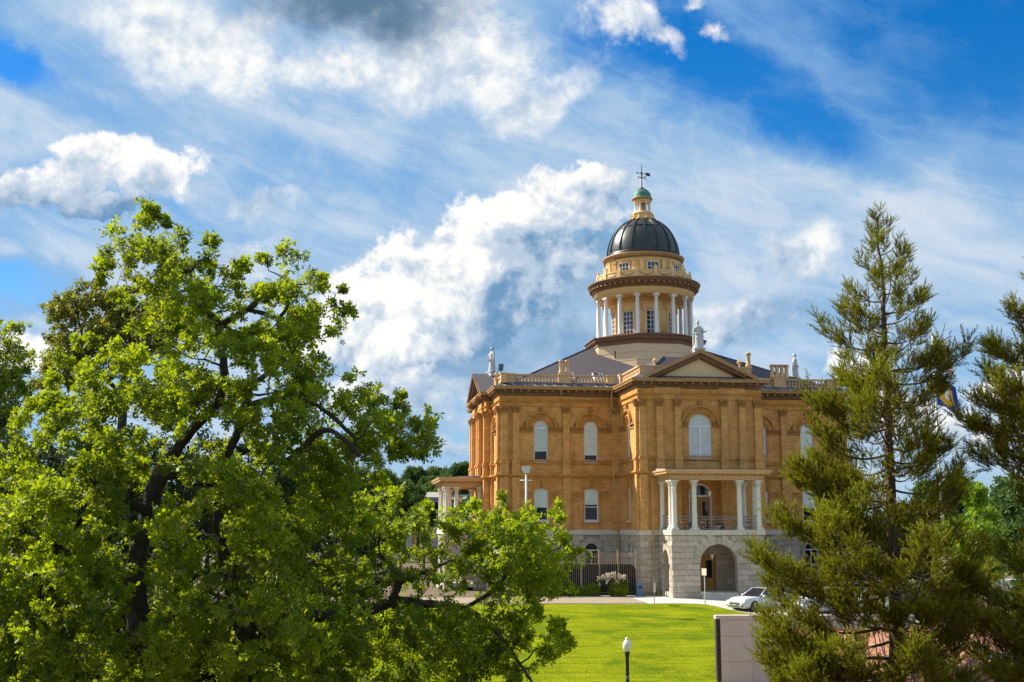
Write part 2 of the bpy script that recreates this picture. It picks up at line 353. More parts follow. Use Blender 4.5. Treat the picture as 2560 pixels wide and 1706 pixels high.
# ------------------------------------------------------------------ mesh builder
class MB:
    """collects faces; T maps local (s, n, z) to object space"""
    def __init__(s, T=None): s.v = []; s.f = []; s.T = T; s.sm = []
    def pt(s, p, T=None):
        T = T or s.T
        s.v.append(tuple(T(*p)) if T else tuple(p)); return len(s.v) - 1
    def face(s, pts, smooth=False, T=None):
        s.f.append(tuple(s.pt(p, T) for p in pts)); s.sm.append(smooth)
    def idx(s, ids, smooth=False): s.f.append(tuple(ids)); s.sm.append(smooth)
    def box(s, a0, a1, b0, b1, c0, c1, T=None):
        i = [s.pt(p, T) for p in ((a0, b0, c0), (a1, b0, c0), (a1, b1, c0), (a0, b1, c0), (a0, b0, c1), (a1, b0, c1), (a1, b1, c1), (a0, b1, c1))]
        for q in ((0, 3, 2, 1), (4, 5, 6, 7), (0, 1, 5, 4), (1, 2, 6, 5), (2, 3, 7, 6), (3, 0, 4, 7)): s.idx([i[k] for k in q])
        return s
    def prism(s, poly, n0, n1, T=None):
        """poly in (s, z), extruded along n"""
        a = [s.pt((p[0], n0, p[1]), T) for p in poly]; b = [s.pt((p[0], n1, p[1]), T) for p in poly]
        k = len(poly)
        s.idx(a); s.idx(b[::-1])
        for i in range(k): s.idx((a[i], a[(i + 1) % k], b[(i + 1) % k], b[i]))
        return s
    def frustum(s, a, b, T=None):
        """two rectangles (s0,s1,n0,n1,z)"""
        i = [s.pt(p, T) for r in (a, b) for p in ((r[0], r[2], r[4]), (r[1], r[2], r[4]), (r[1], r[3], r[4]), (r[0], r[3], r[4]))]
        for q in ((0, 3, 2, 1), (4, 5, 6, 7), (0, 1, 5, 4), (1, 2, 6, 5), (2, 3, 7, 6), (3, 0, 4, 7)): s.idx([i[k] for k in q])
        return s
    def lathe(s, prof, n=16, c=(0, 0), a0=0.0, a1=2 * PI, smooth=True, T=None, rib=None):
        full = abs(a1 - a0 - 2 * PI) < 1e-6; k = n if full else n + 1
        rows = []
        for r, z in prof:
            row = []
            for i in range(k):
                a = a0 + (a1 - a0) * i / n
                rr = r * (rib(a) if rib else 1)
                row.append(s.pt((c[0] + rr * math.cos(a), c[1] + rr * math.sin(a), z), T))
            rows.append(row)
        for j in range(len(rows) - 1):
            for i in range(n): s.idx((rows[j][i], rows[j][(i + 1) % k], rows[j + 1][(i + 1) % k], rows[j + 1][i]), smooth)
        if prof[0][0] > 1e-4 and full: s.idx(rows[0][::-1])
        if prof[-1][0] > 1e-4 and full: s.idx(rows[-1])
        return s
    def tube(s, pts, rads, n=6, smooth=True, cap=True):
        rows = []; up = None
        for i, p in enumerate(pts):
            p = Vector(p); d = (Vector(pts[min(i + 1, len(pts) - 1)]) - Vector(pts[max(i - 1, 0)]))
            if d.length < 1e-9: d = Vector((0, 0, 1))
            d.normalize()
            if up is None: up = d.orthogonal()
            up = (up - d * up.dot(d)); up = up.normalized() if up.length > 1e-6 else d.orthogonal()
            side = d.cross(up); r = rads[i] if hasattr(rads, '__len__') else rads
            rows.append([s.pt(p + (up * math.cos(2 * PI * k / n) + side * math.sin(2 * PI * k / n)) * r) for k in range(n)])
        for j in range(len(rows) - 1):
            for i in range(n): s.idx((rows[j][i], rows[j][(i + 1) % n], rows[j + 1][(i + 1) % n], rows[j + 1][i]), smooth)
        if cap: s.idx(rows[0][::-1]); s.idx(rows[-1])
        return s
    def sweep(s, path, prof, closed=True):
        """profile (out, z) carried along a plan polyline, outside on the right of travel"""
        k = len(path); rows = []
        for i in range(k):
            p = Vector(path[i][:2])
            e0 = (p - Vector(path[i - 1][:2])) if (closed or i > 0) else (Vector(path[1][:2]) - p)
            e1 = (Vector(path[(i + 1) % k][:2]) - p) if (closed or i < k - 1) else e0
            e0.normalize(); e1.normalize()
            n0 = Vector((e0.y, -e0.x)); n1 = Vector((e1.y, -e1.x)); mm = (n0 + n1)
            mm = mm / max(0.3, mm.dot(n0)) if mm.length > 1e-6 else n0
            rows.append([s.pt((p.x + mm.x * o, p.y + mm.y * o, z)) for o, z in prof])
        m_ = len(prof)
        for i in range(k if closed else k - 1):
            a, b = rows[i], rows[(i + 1) % k]
            for j in range(m_ - 1): s.idx((a[j], b[j], b[j + 1], a[j + 1]))
        if not closed: s.idx(rows[0]); s.idx(rows[-1][::-1])
        return s
    def mesh(s, name, mat):
        me = bpy.data.meshes.new(name)
        me.from_pydata(s.v, [], s.f)
        me.polygons.foreach_set('use_smooth', s.sm)
        me.materials.append(MATS[mat]); me.update()
        return me
    def obj(s, name, mat, parent=None, fix=True):
        me = s.mesh(name, mat)
        if fix:
            bm = bmesh.new(); bm.from_mesh(me); bmesh.ops.recalc_face_normals(bm, faces=bm.faces); bm.to_mesh(me); bm.free()
        o = bpy.data.objects.new(name, me); COL.objects.link(o)
        if parent: o.parent = parent
        return o
def tag(o, label=None, cat=None, group=None, kind=None):
    if label: o['label'] = label
    if cat: o['category'] = cat
    if group: o['group'] = group
    if kind: o['kind'] = kind
    return o
def thing(name, label, cat, loc=(0, 0, 0), rz=0.0, group=None):
    o = bpy.data.objects.new(name, None); COL.objects.link(o)
    o.location = loc; o.rotation_euler = (0, 0, rz); o.empty_display_size = 0.3
    return tag(o, label, cat, group)
def inst(src, parent, loc=None, rz=None):
    o = src.copy(); COL.objects.link(o); o.parent = parent
    if loc is not None: o.location = loc
    if rz is not None: o.rotation_euler = (0, 0, rz)
    for ch in list(src.children):
        c = ch.copy(); COL.objects.link(c); c.parent = o
    return o
def copy_tree(src, loc, rz, label, group=None):
    r = src.copy(); COL.objects.link(r); r.location = loc; r.rotation_euler = (0, 0, rz); r['label'] = label
    if group: r['group'] = group
    for ch in list(src.children): inst(ch, r)
    return r
# ------------------------------------------------------------------ terrain
def sst(a, b, x):
    t = min(1, max(0, (x - a) / (b - a))); return t * t * (3 - 2 * t)
def lerp(a, b, t): return a + (b - a) * t
LP = [(-400, -9.6), (30, -9.5), (44, -9.2), (50, -8.75), (57, -7.35), (64, -6.45), (72, -5.70), (79, -5.30), (83, -5.06), (86, -5.02), (400, -5.02)]
RP = [(-400, -9.8), (44, -9.6), (58, -8.4), (66, -6.6), (72, -5.85), (79, -5.42), (83, -5.22), (90, -5.05), (400, -5.02)]
def pl(P, y):
    for (a, za), (b, zb) in zip(P, P[1:]):
        if y <= b: return lerp(za, zb, (y - a) / (b - a))
    return P[-1][1]
def gz(X, Y):
    z = lerp(pl(LP, Y), pl(RP, Y), sst(11.5, 16.0, X))
    far = max(0.0, math.hypot(X + 10, Y - 105) - 90)
    if X < 5: z += 6.5 * sst(60, 230, far) * sst(5, -40, X)
    return z
def grid_obj(name, xs, ys, zf, mat, keep=None):
    mb = MB(); idm = {}
    for j, y in enumerate(ys):
        for i, x in enumerate(xs): idm[i, j] = mb.pt((x, y, zf(x, y)))
    for j in range(len(ys) - 1):
        for i in range(len(xs) - 1):
            xm, ym = (xs[i] + xs[i + 1]) / 2, (ys[j] + ys[j + 1]) / 2
            if keep is None or keep(xm, ym): mb.idx((idm[i, j], idm[i + 1, j], idm[i + 1, j + 1], idm[i, j + 1]), True)
    return mb.obj(name, mat, fix=False)
gx = sorted(set([-3000, -1500, -800, -400, -250, -180, -140, -100, -80, -60] + list(range(-50, 62, 2)) + [70, 90, 120, 180, 300, 600, 1200, 3000]))
gy = sorted(set([-600, -200, -80, -30] + list(range(-10, 124, 2)) + [130, 140, 150, 165, 180, 200, 230, 260, 300, 360, 450, 600, 900, 1600, 4000]))
tag(grid_obj('ground', gx, gy, lambda x, y: gz(x, y) - (0.16 if (abs(x) < 70 and 40 < y < 125) else 0.02), 'soil'), 'brown leaf littered ground', None, None, 'structure')
def frange(a, b, st):
    n_ = int(round((b - a) / st)); return [a + (b - a) * i / n_ for i in range(n_ + 1)]
def lawn_edge(x):                      # back edge of the grass
    if x < 9: return 82.4
    if x < 13.2: return 82.4 + 0.25 * math.sin((x - 9) / 4.2 * PI)
    P = [(13.2, 82.4), (13.8, 81.9), (14.9, 79.3), (16.0, 77.3), (16.9, 76.1), (19.0, 74.0), (60, 60)]
    for (a, ya), (b, yb) in zip(P, P[1:]):
        if x <= b: return ya + (yb - ya) * (x - a) / (b - a)
    return 60
mb = MB(); xs = frange(-30, 19, 0.5); T_ = [i / 70 for i in range(71)]; rows = []
for t in T_:
    rows.append([mb.pt((x, lerp(45, lawn_edge(x), t), gz(x, lerp(45, lawn_edge(x), t)) + 0.03)) for x in xs])
for j in range(70):
    for i in range(len(xs) - 1): mb.idx((rows[j][i], rows[j][i + 1], rows[j + 1][i + 1], rows[j + 1][i]), True)
tag(mb.obj('lawn', 'lawn', fix=False), 'sunlit sloping lawn in front of the courthouse', None, None, 'structure')
def ribbon(name, xs, ya, yb, off, mat, n=8):
    mb = MB(); rows = []
    for j in range(n + 1):
        rows.append([mb.pt((x, lerp(ya(x), yb(x), j / n), gz(x, lerp(ya(x), yb(x), j / n)) + off)) for x in xs])
    for j in range(n):
        for i in range(len(xs) - 1): mb.idx((rows[j][i], rows[j][i + 1], rows[j + 1][i + 1], rows[j + 1][i]), True)
    return mb.obj(name, mat, fix=False)
ke = lambda x: lawn_edge(x)
tag(ribbon('plaza', frange(4.4, 13.4, 0.6), lambda x: ke(x) + 0.15, lambda x: 108, 0.012, 'concrete'), kind='structure')
def tan_b(x): return 88.9 - 0.02 * x
tag(ribbon('path', frange(-40, 9.4, 0.6), lambda x: 82.95, lambda x: 88.9 - max(0, x - 8.9) * 11.5, 0.024, 'asphalt_tan', 10), kind='structure')
tag(ribbon('road', frange(13.4, 60, 0.6), lambda x: max(58.0, ke(x) + 0.35) if x < 19 else 70.0, lambda x: 93, 0.010, 'concrete', 24), kind='structure')
# kerb round the grass
mb = MB(); kp = frange(-30, 18.6, 0.4)
for i in range(len(kp) - 1):
    a, b = kp[i], kp[i + 1]
    q = []
    for x in (a, b):
        y = ke(x); z = gz(x, y)
        q.append([(x, y, z - 0.05), (x, y, z + 0.055), (x, y + 0.16, z + 0.055), (x, y + 0.18, z - 0.05)])
    for k in range(3): mb.face([q[0][k], q[1][k], q[1][k + 1], q[0][k + 1]])
tag(mb.obj('kerb', 'kerb_tan'), kind='structure')
# ------------------------------------------------------------------ courthouse
R = thing('courthouse', 'domed ochre brick courthouse with white columns, granite ground floor and pediments', 'courthouse', Wd(0, 0, Z0), TH)
def FT(u0, v0, ds, dn): return lambda s, n, z: (u0 + s * ds[0] + n * dn[0], v0 + s * ds[1] + n * dn[1], z - Z0)
BT = lambda u, v, z: (u, v, z - Z0)
TWF = FT(0, -9.8, (1, 0), (0, -1)); TPF = FT(0, -16.6, (1, 0), (0, -1))
TPL = FT(-4.95, 0, (0, 1), (-1, 0)); TPR = FT(4.95, 0, (0, 1), (1, 0))
TWL = FT(-14.95, 0, (0, 1), (-1, 0)); TWR = FT(14.95, 0, (0, 1), (1, 0))
TWE = FT(-15.5, 0, (0, 1), (-1, 0)); TEA = FT(15.5, 0, (0, 1), (1, 0))
TPS = FT(0, -5.2, (1, 0), (0, -1)); TPN = FT(0, 5.2, (1, 0), (0, 1)); TBK = FT(0, 9.8, (1, 0), (0, 1))
OUT = [(-14.95, -9.8), (-4.95, -9.8), (-4.95, -16.6), (4.95, -16.6), (4.95, -9.8), (14.95, -9.8), (14.95, -5.2), (15.5, -5.2), (15.5, 5.2), (14.95, 5.2), (14.95, 9.8), (-14.95, 9.8), (-14.95, 5.2), (-15.5, 5.2), (-15.5, -5.2), (-14.95, -5.2)]
def arch(sc, w, zb, zs, rise, n=14, grow=0.0):
    h = w / 2 + grow
    p = [(sc - h, zb - grow), (sc + h, zb - grow), (sc + h, zs)]
    for i in range(1, n): a = PI * i / n; p.append((sc + h * math.cos(a), zs + (rise + grow) * math.sin(a)))
    p.append((sc - h, zs)); return p
def wallface(mb, T, s0, s1, z0, z1, ops, rev=0.3, n=0.0):
    outer = [Vector((s0, z0, 0)), Vector((s1, z0, 0)), Vector((s1, z1, 0)), Vector((s0, z1, 0))]
    loops = [outer] + [[Vector((a, b, 0)) for a, b in o] for o in ops]
    flat = [p for l in loops for p in l]
    ids = [mb.pt((p.x, n, p.y), T) for p in flat]
    for t in tessellate_polygon(loops): mb.idx([ids[i] for i in t])
    for o in ops:
        k = len(o)
        for i in range(k):
            a, b = o[i], o[(i + 1) % k]
            mb.face([(a[0], n, a[1]), (b[0], n, b[1]), (b[0], n - rev, b[1]), (a[0], n - rev, a[1])], T=T)
def UP(sc, w=1.18): return dict(sc=sc, w=w, zb=5.42, zs=8.30 if w < 1.5 else 8.02, rise=w / 2, k='up')
def LO(sc, w=1.18): return dict(sc=sc, w=w, zb=0.65, zs=3.08, rise=0.22, k='lo')
def GR(sc, w=1.22): return dict(sc=sc, w=w, zb=-4.0, zs=-1.70, rise=0.62, k='gr')
def opoly(o): return arch(o['sc'], o['w'], o['zb'], o['zs'], o['rise'])
def ring(mb, T, outer, inner, n0, n1):
    k = len(outer)
    for i in range(k):
        j = (i + 1) % k
        mb.face([(outer[i][0], n1, outer[i][1]), (outer[j][0], n1, outer[j][1]), (inner[j][0], n1, inner[j][1]), (inner[i][0], n1, inner[i][1])], T=T)
        mb.face([(inner[i][0], n1, inner[i][1]), (inner[j][0], n1, inner[j][1]), (inner[j][0], n0, inner[j][1]), (inner[i][0], n0, inner[i][1])], T=T)
random.seed(11)
def window(T, o, blind=None, double=False):
    """frame with sashes; panes, blind and the dark room behind are its sub-parts"""
    sc, w, zb, zs, ri = o['sc'], o['w'], o['zb'], o['zs'], o['rise']; nb = -0.13
    mb = MB(T); out = arch(sc, w - 0.01, zb + 0.005, zs, ri - 0.005); inn = arch(sc, w - 0.18, zb + 0.11, zs, max(0.06, ri - 0.09))
    ring(mb, T, out, inn, nb - 0.10, nb)
    mb.box(sc - w / 2 - 0.03, sc + w / 2 + 0.03, nb - 0.02, nb + 0.24, zb - 0.10, zb - 0.002)          # sill
    h = w / 2 - 0.085
    zt = zs if o['k'] != 'lo' else zs + 0.1
    zm = lerp(zb, zs, 0.47)
    if o['k'] == 'up': mb.box(sc - h, sc + h, nb - 0.08, nb + 0.012, zs - 0.11, zs + 0.05)
    if o['k'] == 'gr': mb.box(sc - h, sc + h, nb - 0.08, nb + 0.012, zs - 0.06, zs + 0.03)
    mb.box(sc - h, sc + h, nb - 0.08, nb - 0.012, zm - 0.035, zm + 0.035)
    if double:
        mb.box(sc - 0.09, sc + 0.09, nb - 0.09, nb + 0.02, zb + 0.1, zs - 0.1)
        mb.box(sc - 0.03, sc + 0.03, nb - 0.09, nb - 0.02, zs + 0.05, zs + ri - 0.09)
    if o['k'] == 'gr': mb.box(sc - 0.04, sc + 0.04, nb - 0.09, nb - 0.006, zb + 0.1, zs - 0.06)
    fr = mb.obj('window', 'frame_white', R)
    g = MB(T)
    gl = arch(sc, w - 0.16, zb + 0.10, zs, max(0.06, ri - 0.08))
    cuts = [(zb + 0.10, zm), (zm, zs)] + ([(zs, None)] if o['k'] != 'lo' else [])
    for a, b in cuts:
        g = MB(T)
        if b is None: poly = [(sc + (w / 2 - 0.08) * math.cos(PI * i / 14), zs + (ri - 0.08) * math.sin(PI * i / 14)) for i in range(15)]
        elif o['k'] == 'lo' and b == zs: poly = [(sc - h - 0.005, a), (sc + h + 0.005, a)] + [(sc + (w / 2 - 0.08) * math.cos(PI * i / 14), zs + 0.14 * math.sin(PI * i / 14)) for i in range(15)]
        else: poly = [(sc - h - 0.005, a), (sc + h + 0.005, a), (sc + h + 0.005, b), (sc - h - 0.005, b)]
        g.face([(p[0], nb - 0.045, p[1]) for p in poly]); g.obj('pane', 'glass', fr, fix=False)
    if blind is not None:
        zlow = lerp(zb, zs, 1 - blind)
        g = MB(T); pol = [(sc - w / 2 + 0.05, zlow), (sc + w / 2 - 0.05, zlow)] + [(sc + (w / 2 - 0.05) * math.cos(PI * i / 14), zs + (ri - 0.03) * math.sin(PI * i / 14)) for i in range(15)]
        g.prism(pol, nb - 0.055, nb - 0.07); g.obj('blind', 'blind', fr)
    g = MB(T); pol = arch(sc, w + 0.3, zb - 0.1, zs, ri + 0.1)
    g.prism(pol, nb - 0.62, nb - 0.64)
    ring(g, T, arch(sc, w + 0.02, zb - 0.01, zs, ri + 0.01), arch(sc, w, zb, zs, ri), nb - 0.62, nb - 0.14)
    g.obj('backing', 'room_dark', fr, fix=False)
    return fr
def archmould(mb, T, sc, zs, r0, r1, n0, n1, a0=0.0, a1=PI, n=16):
    for i in range(n):
        a, b = a0 + (a1 - a0) * i / n, a0 + (a1 - a0) * (i + 1) / n
        q = [(r0, a), (r1, a), (r1, b), (r0, b)]
        mb.prism([(sc + r * math.cos(t), zs + r * math.sin(t)) for r, t in q], n0, n1, T)
def upper_trim(T, o, sl, sr, key=True):
    """hood mould, inner arch, imposts and key ornament round an upper window"""
    sc, zs, hw = o['sc'], o['zs'], o['w'] / 2
    mb = MB(T)
    ro = hw + (0.72 if hw < 0.8 else 0.68)
    archmould(mb, T, sc, zs, ro - 0.12, ro, 0, 0.22)
    archmould(mb, T, sc, zs, ro - 0.17, ro - 0.12, 0, 0.12)
    archmould(mb, T, sc, zs, hw + 0.17, hw + 0.26, 0, 0.13)
    archmould(mb, T, sc, zs, hw + 0.004, hw + 0.17, 0, 0.03, n=20)
    for i in range(17):                                        # soldier bricks of the arch standing a little proud
        a = PI * (i + 0.5) / 17
        c, s_ = math.cos(a), math.sin(a); r0, r1 = hw + 0.27, hw + 0.55; t = 0.035
        mb.prism([(sc + r0 * c - t * s_, zs + r0 * s_ + t * c), (sc + r0 * c + t * s_, zs + r0 * s_ - t * c), (sc + r1 * c + t * 1.6 * s_, zs + r1 * s_ - t * 1.6 * c), (sc + r1 * c - t * 1.6 * s_, zs + r1 * s_ + t * 1.6 * c)], 0, 0.016)
    mb.obj('window_arch', 'brick_light', R)
    for a, b in ((sl, sc - hw - 0.02), (sc + hw + 0.02, sr)):
        if b - a > 0.1:
            mb = MB(T)
            mb.box(a, b, 0, 0.06, 7.95, 8.20); mb.box(a, b, 0, 0.20, 8.20, 8.27); mb.box(a, b, 0, 0.15, 8.27, 8.33)
            mb.box(a, b, 0, 0.06, 7.91, 7.95); mb.obj('impost', 'terracotta', R)
    for sg in (-1, 1):                                         # leaf stops at the hood ends
        x = sc + sg * (ro + 0.06); mb = MB(T)
        mb.prism([(x - 0.13, 8.31), (x + 0.13, 8.31), (x + sg * 0.02, 8.72), (x - sg * 0.1, 8.72)], 0, 0.10); mb.obj('hood_stop', 'terracotta', R)
    if key:
        zk = zs + ro - 0.05; mb = MB(T)
        mb.prism([(sc - 0.13, zk), (sc + 0.13, zk), (sc + 0.20, zk + 0.22), (sc + 0.12, zk + 0.40), (sc, zk + 0.55), (sc - 0.12, zk + 0.40), (sc - 0.20, zk + 0.22)], 0, 0.14)
        mb.prism([(sc - 0.07, zk - 0.2), (sc + 0.07, zk - 0.2), (sc + 0.09, zk + 0.36), (sc - 0.09, zk + 0.36)], 0.1, 0.22)
        mb.obj('keystone', 'terracotta', R)
def lower_trim(T, o):
    sc, hw = o['sc'], o['w'] / 2; mb = MB(T)
    cz = o['zs'] + o['rise'] - 1.05; Rr = 1.10                    # fan of long brick wedges over the flat arch
    n_ = 9; A0, A1 = rad(50), rad(130)
    for i in range(n_):
        a, b = lerp(A0, A1, (i + 0.06) / n_), lerp(A0, A1, (i + 0.94) / n_)
        pr = lambda r, t: (sc + r * math.cos(t), cz + r * math.sin(t))
        ztop = 4.02
        rt = lambda t: min((ztop - cz) / math.sin(t), 1.95)
        mb.prism([pr(Rr + 0.16, a), pr(rt(a), a), pr(rt(b), b), pr(Rr + 0.16, b)], 0, 0.05)
    archmould(mb, T, sc, cz, Rr + 0.02, Rr + 0.15, 0, 0.12, rad(55), rad(125), 10)
    for sg in (-1, 1):
        for i in range(7):
            x = sc + sg * (hw + 0.20 + i * 0.105); mb.box(x - 0.03, x + 0.03, 0, 0.06, 2.68, 2.98)
        a, b = sorted((sc + sg * (hw + 0.12), sc + sg * (hw + 0.95)))
        mb.box(a, b, 0, 0.06, 3.02, 3.08); mb.box(a, b, 0, 0.06, 2.56, 2.62)
    mb.box(sc - hw - 0.16, sc - hw - 0.10, 0, 0.05, 0.1, 3.0); mb.box(sc + hw + 0.10, sc + hw + 0.16, 0, 0.05, 0.1, 3.0)
    mb.box(sc - hw - 0.16, sc + hw + 0.16, 0, 0.10, 0.38, 0.47)
    mb.obj('window_arch', 'brick_light', R)
    mb = MB(T); mb.prism([(sc - 0.09, 3.36), (sc + 0.09, 3.36), (sc + 0.13, 4.02), (sc - 0.13, 4.02)], 0, 0.12); mb.obj('keystone', 'terracotta', R)
def capital_mesh(w, d, T):
    mb = MB(T)
    return mb
def pilaster(T, sc, w=0.56, n0=0.0, d=0.24, low=True, top=10.08):
    h = w / 2; mb = MB(T)
    mb.box(sc - h, sc + h, n0, n0 + d, 5.68, 9.56)
    mb.box(sc - h - 0.07, sc + h + 0.07, n0, n0 + d + 0.09, 5.44, 5.53); mb.box(sc - h - 0.05, sc + h + 0.05, n0, n0 + d + 0.06, 5.53, 5.62); mb.box(sc - h - 0.02, sc + h + 0.02, n0, n0 + d + 0.03, 5.62, 5.68)
    mb.box(sc - h - 0.06, sc + h + 0.06, n0, n0 + d + 0.05, 4.47, 5.36); mb.box(sc - h - 0.10, sc + h + 0.10, n0, n0 + d + 0.10, 4.45, 4.56)
    mb.box(sc - h - 0.10, sc + h + 0.10, n0, n0 + d + 0.13, 5.36, 5.44)
    if low: mb.box(sc - h - 0.04, sc + h + 0.04, n0, n0 + d, -0.07, 4.20)
    p = mb.obj('pilaster', 'brick', R)
    c = MB(T)                                                   # leafy capital
    c.frustum((sc - h + 0.02, sc + h - 0.02, n0, n0 + d + 0.01, 9.56), (sc - h - 0.07, sc + h + 0.07, n0, n0 + d + 0.11, 9.98))
    c.box(sc - h - 0.12, sc + h + 0.12, n0, n0 + d + 0.15, 9.98, 10.07); c.box(sc - h - 0.02, sc + h + 0.02, n0, n0 + d + 0.05, 9.50, 9.56)
    for row, (z, k, hh) in enumerate(((9.58, 4, 0.20), (9.74, 3, 0.22))):
        for i in range(k):
            x = sc - h + (i + 0.5) * w / k; e = n0 + d + 0.02 + row * 0.04; q = w / k * 0.42
            c.face([(x - q, e, z), (x + q, e, z), (x + q * 0.7, e + 0.10, z + hh), (x - q * 0.7, e + 0.10, z + hh)])
            c.face([(x - q * 0.7, e + 0.10, z + hh), (x + q * 0.7, e + 0.10, z + hh), (x, e + 0.16, z + hh - 0.08)])
            c.face([(x - q, e, z), (x - q * 0.7, e + 0.10, z + hh), (x - q, e, z + hh)]); c.face([(x + q, e, z), (x + q, e, z + hh), (x + q * 0.7, e + 0.10, z + hh)])
    for sg in (-1, 1): c.box(sc + sg * (h + 0.03) - 0.07, sc + sg * (h + 0.03) + 0.07, n0 + d - 0.03, n0 + d + 0.17, 9.84, 9.99)
    c.obj('capital', 'terracotta', p)
    return p
# ---- masonry walls with real openings
def stones(T, s0, s1, z0, z1, ops, ch=0.43, n0=0.0, ln=(0.8, 1.7), rough=0.03, mat='granite', seed=1, ends=0.0):
    rg = random.Random(seed); nz = max(1, round((z1 - z0) / ch)); ch = (z1 - z0) / nz
    for i in range(nz):
        a, b = z0 + i * ch, z0 + (i + 1) * ch
        spans = [(s0 - ends, s1 + ends)]
        for o in ops:
            hw, rg_ = o['w'] / 2, o.get('ring', 0.0)
            if b <= o['zb'] + 0.01 or a >= o['zs'] + o['rise'] + rg_ - 0.02: continue
            if b <= o['zs'] + 0.05: e = hw
            else:
                zz = max(a, o['zs']) - o['zs']; Rr = hw + rg_
                e = Rr * math.sqrt(max(0.0, 1 - (zz / (o['rise'] + rg_)) ** 2)); e = max(e, hw if a < o['zs'] else 0)
            new = []
            for p, q in spans:
                l_, r_ = o['sc'] - e, o['sc'] + e
                if r_ <= p or l_ >= q: new.append((p, q)); continue
                if l_ - p > 0.08: new.append((p, l_))
                if q - r_ > 0.08: new.append((r_, q))
            spans = new
        for p, q in spans:
            x = p; first = True
            while q - x > 0.02:
                L = rg.uniform(*ln) * (0.6 if first and i % 2 else 1); first = False
                if q - x - L < ln[0] * 0.55: L = q - x
                mb = MB(T); g = 0.0045; x0, x1 = x + g, x + L - g; y0, y1 = a + g, b - g; e = 0.03
                jt = lambda: n0 + 0.035 + rg.uniform(0, rough)
                bk = [(x0, n0 - 0.05, y0), (x1, n0 - 0.05, y0), (x1, n0 - 0.05, y1), (x0, n0 - 0.05, y1)]
                md = [(x0, n0 + 0.018, y0), (x1, n0 + 0.018, y0), (x1, n0 + 0.018, y1), (x0, n0 + 0.018, y1)]
                xm = lerp(x0, x1, rg.uniform(0.35, 0.65))
                fr = [(x0 + e, jt(), y0 + e), (xm, jt(), y0 + e), (x1 - e, jt(), y0 + e), (x1 - e, jt(), y1 - e), (xm, jt(), y1 - e), (x0 + e, jt(), y1 - e)]
                ib = [mb.pt(v) for v in bk]; im = [mb.pt(v) for v in md]; f_ = [mb.pt(v) for v in fr]
                for k in range(4): mb.idx((ib[k], ib[(k + 1) % 4], im[(k + 1) % 4], im[k]))
                mb.idx((im[0], im[1], f_[2], f_[1], f_[0])); mb.idx((im[1], im[2], f_[3], f_[2])); mb.idx((im[2], im[3], f_[5], f_[4], f_[3])); mb.idx((im[3], im[0], f_[0], f_[5]))
                mb.idx((f_[0], f_[1], f_[4], f_[5])); mb.idx((f_[1], f_[2], f_[3], f_[4]))
                mb.obj('stone', mat, R); x += L
def voussoirs(T, o, n, ring_w, n0=0.0, mat='granite', jag=0.06, seed=2):
    rg = random.Random(seed); sc, zs, hw, ri = o['sc'], o['zs'], o['w'] / 2, o['rise']
    for i in range(n):
        a, b = PI * (i + 0.02) / n, PI * (i + 0.98) / n; r1 = ring_w + rg.uniform(-jag, jag)
        pr = lambda k, t: (sc + (hw + k) * math.cos(t), zs + (ri + k) * math.sin(t))
        mb = MB(T); m_ = (a + b) / 2; dz = rg.uniform(0.0, 0.03)
        mb.prism([pr(-dz, a), pr(-dz * 0.5, m_), pr(-dz, b), pr(r1, b), pr(r1, m_), pr(r1, a)], n0 - 0.05, n0 + 0.045 + rg.uniform(0, 0.02))
        mb.obj('stone', mat, R)
wL = [UP(-11.54), UP(-7.33), LO(-11.54), LO(-7.33)]; wR = [UP(7.36), UP(11.56), LO(7.36), LO(11.56)]
gL = [GR(-11.54), GR(-7.33)]; gR = [GR(7.36), GR(11.56)]
pF = UP(0.0, 1.86)
pS = [UP(-13.2), LO(-13.2, 0.95)]; pSg = GR(-13.2, 0.95)
wS = [UP(-7.55, 0.95), LO(-7.55, 0.95)]
niche = [(-1.62, -0.069), (1.62, -0.069), (1.62, 3.9), (-1.62, 3.9)]
wm = MB()
wallface(wm, TWF, -14.95, -4.95, -0.45, 11.3, [opoly(o) for o in wL]); wallface(wm, TWF, 4.95, 14.95, -0.45, 11.3, [opoly(o) for o in wR])
wallface(wm, TPF, -4.95, 4.95, -0.45, 11.3, [opoly(pF), niche], 0.28)
wallface(wm, TPL, -16.6, -9.8, -0.45, 11.3, [opoly(o) for o in pS]); wallface(wm, TPR, -16.6, -9.8, -0.45, 11.3, [opoly(o) for o in pS])
wallface(wm, TWL, -9.8, -5.2, -0.45, 11.3, [opoly(o) for o in wS]); wallface(wm, TWR, -9.8, -5.2, -0.45, 11.3, [opoly(o) for o in wS])
wallface(wm, TWL, 5.2, 9.8, -0.45, 11.3, []); wallface(wm, TWR, 5.2, 9.8, -0.45, 11.3, [])
wU = [UP(0, 1.86)]
wallface(wm, TWE, -5.2, 5.2, -0.45, 11.3, [opoly(UP(0, 1.86))]); wallface(wm, TEA, -5.2, 5.2, -0.45, 11.3, [opoly(UP(0, 1.86))])
for T in (TPS, TPN):
    wallface(wm, T, -15.5, -14.95, -0.45, 11.3, []); wallface(wm, T, 14.95, 15.5, -0.45, 11.3, [])
wallface(wm, TBK, -14.95, 14.95, -0.45, 11.3, [])
door_arch = dict(sc=0.12, w=1.86, zb=-0.069, zs=2.60, rise=0.92, k='d')
TND = FT(0, -15.75, (1, 0), (0, -1))
wallface(wm, TND, -1.62, 1.62, -0.069, 3.9, [arch(door_arch['sc'], door_arch['w'], -0.066, 2.60, 0.92)], 0.2)
for s_ in (-1.62, 1.62): wm.face([BT(s_, -16.32, -0.069), BT(s_, -15.75, -0.069), BT(s_, -15.75, 3.9), BT(s_, -16.32, 3.9)])
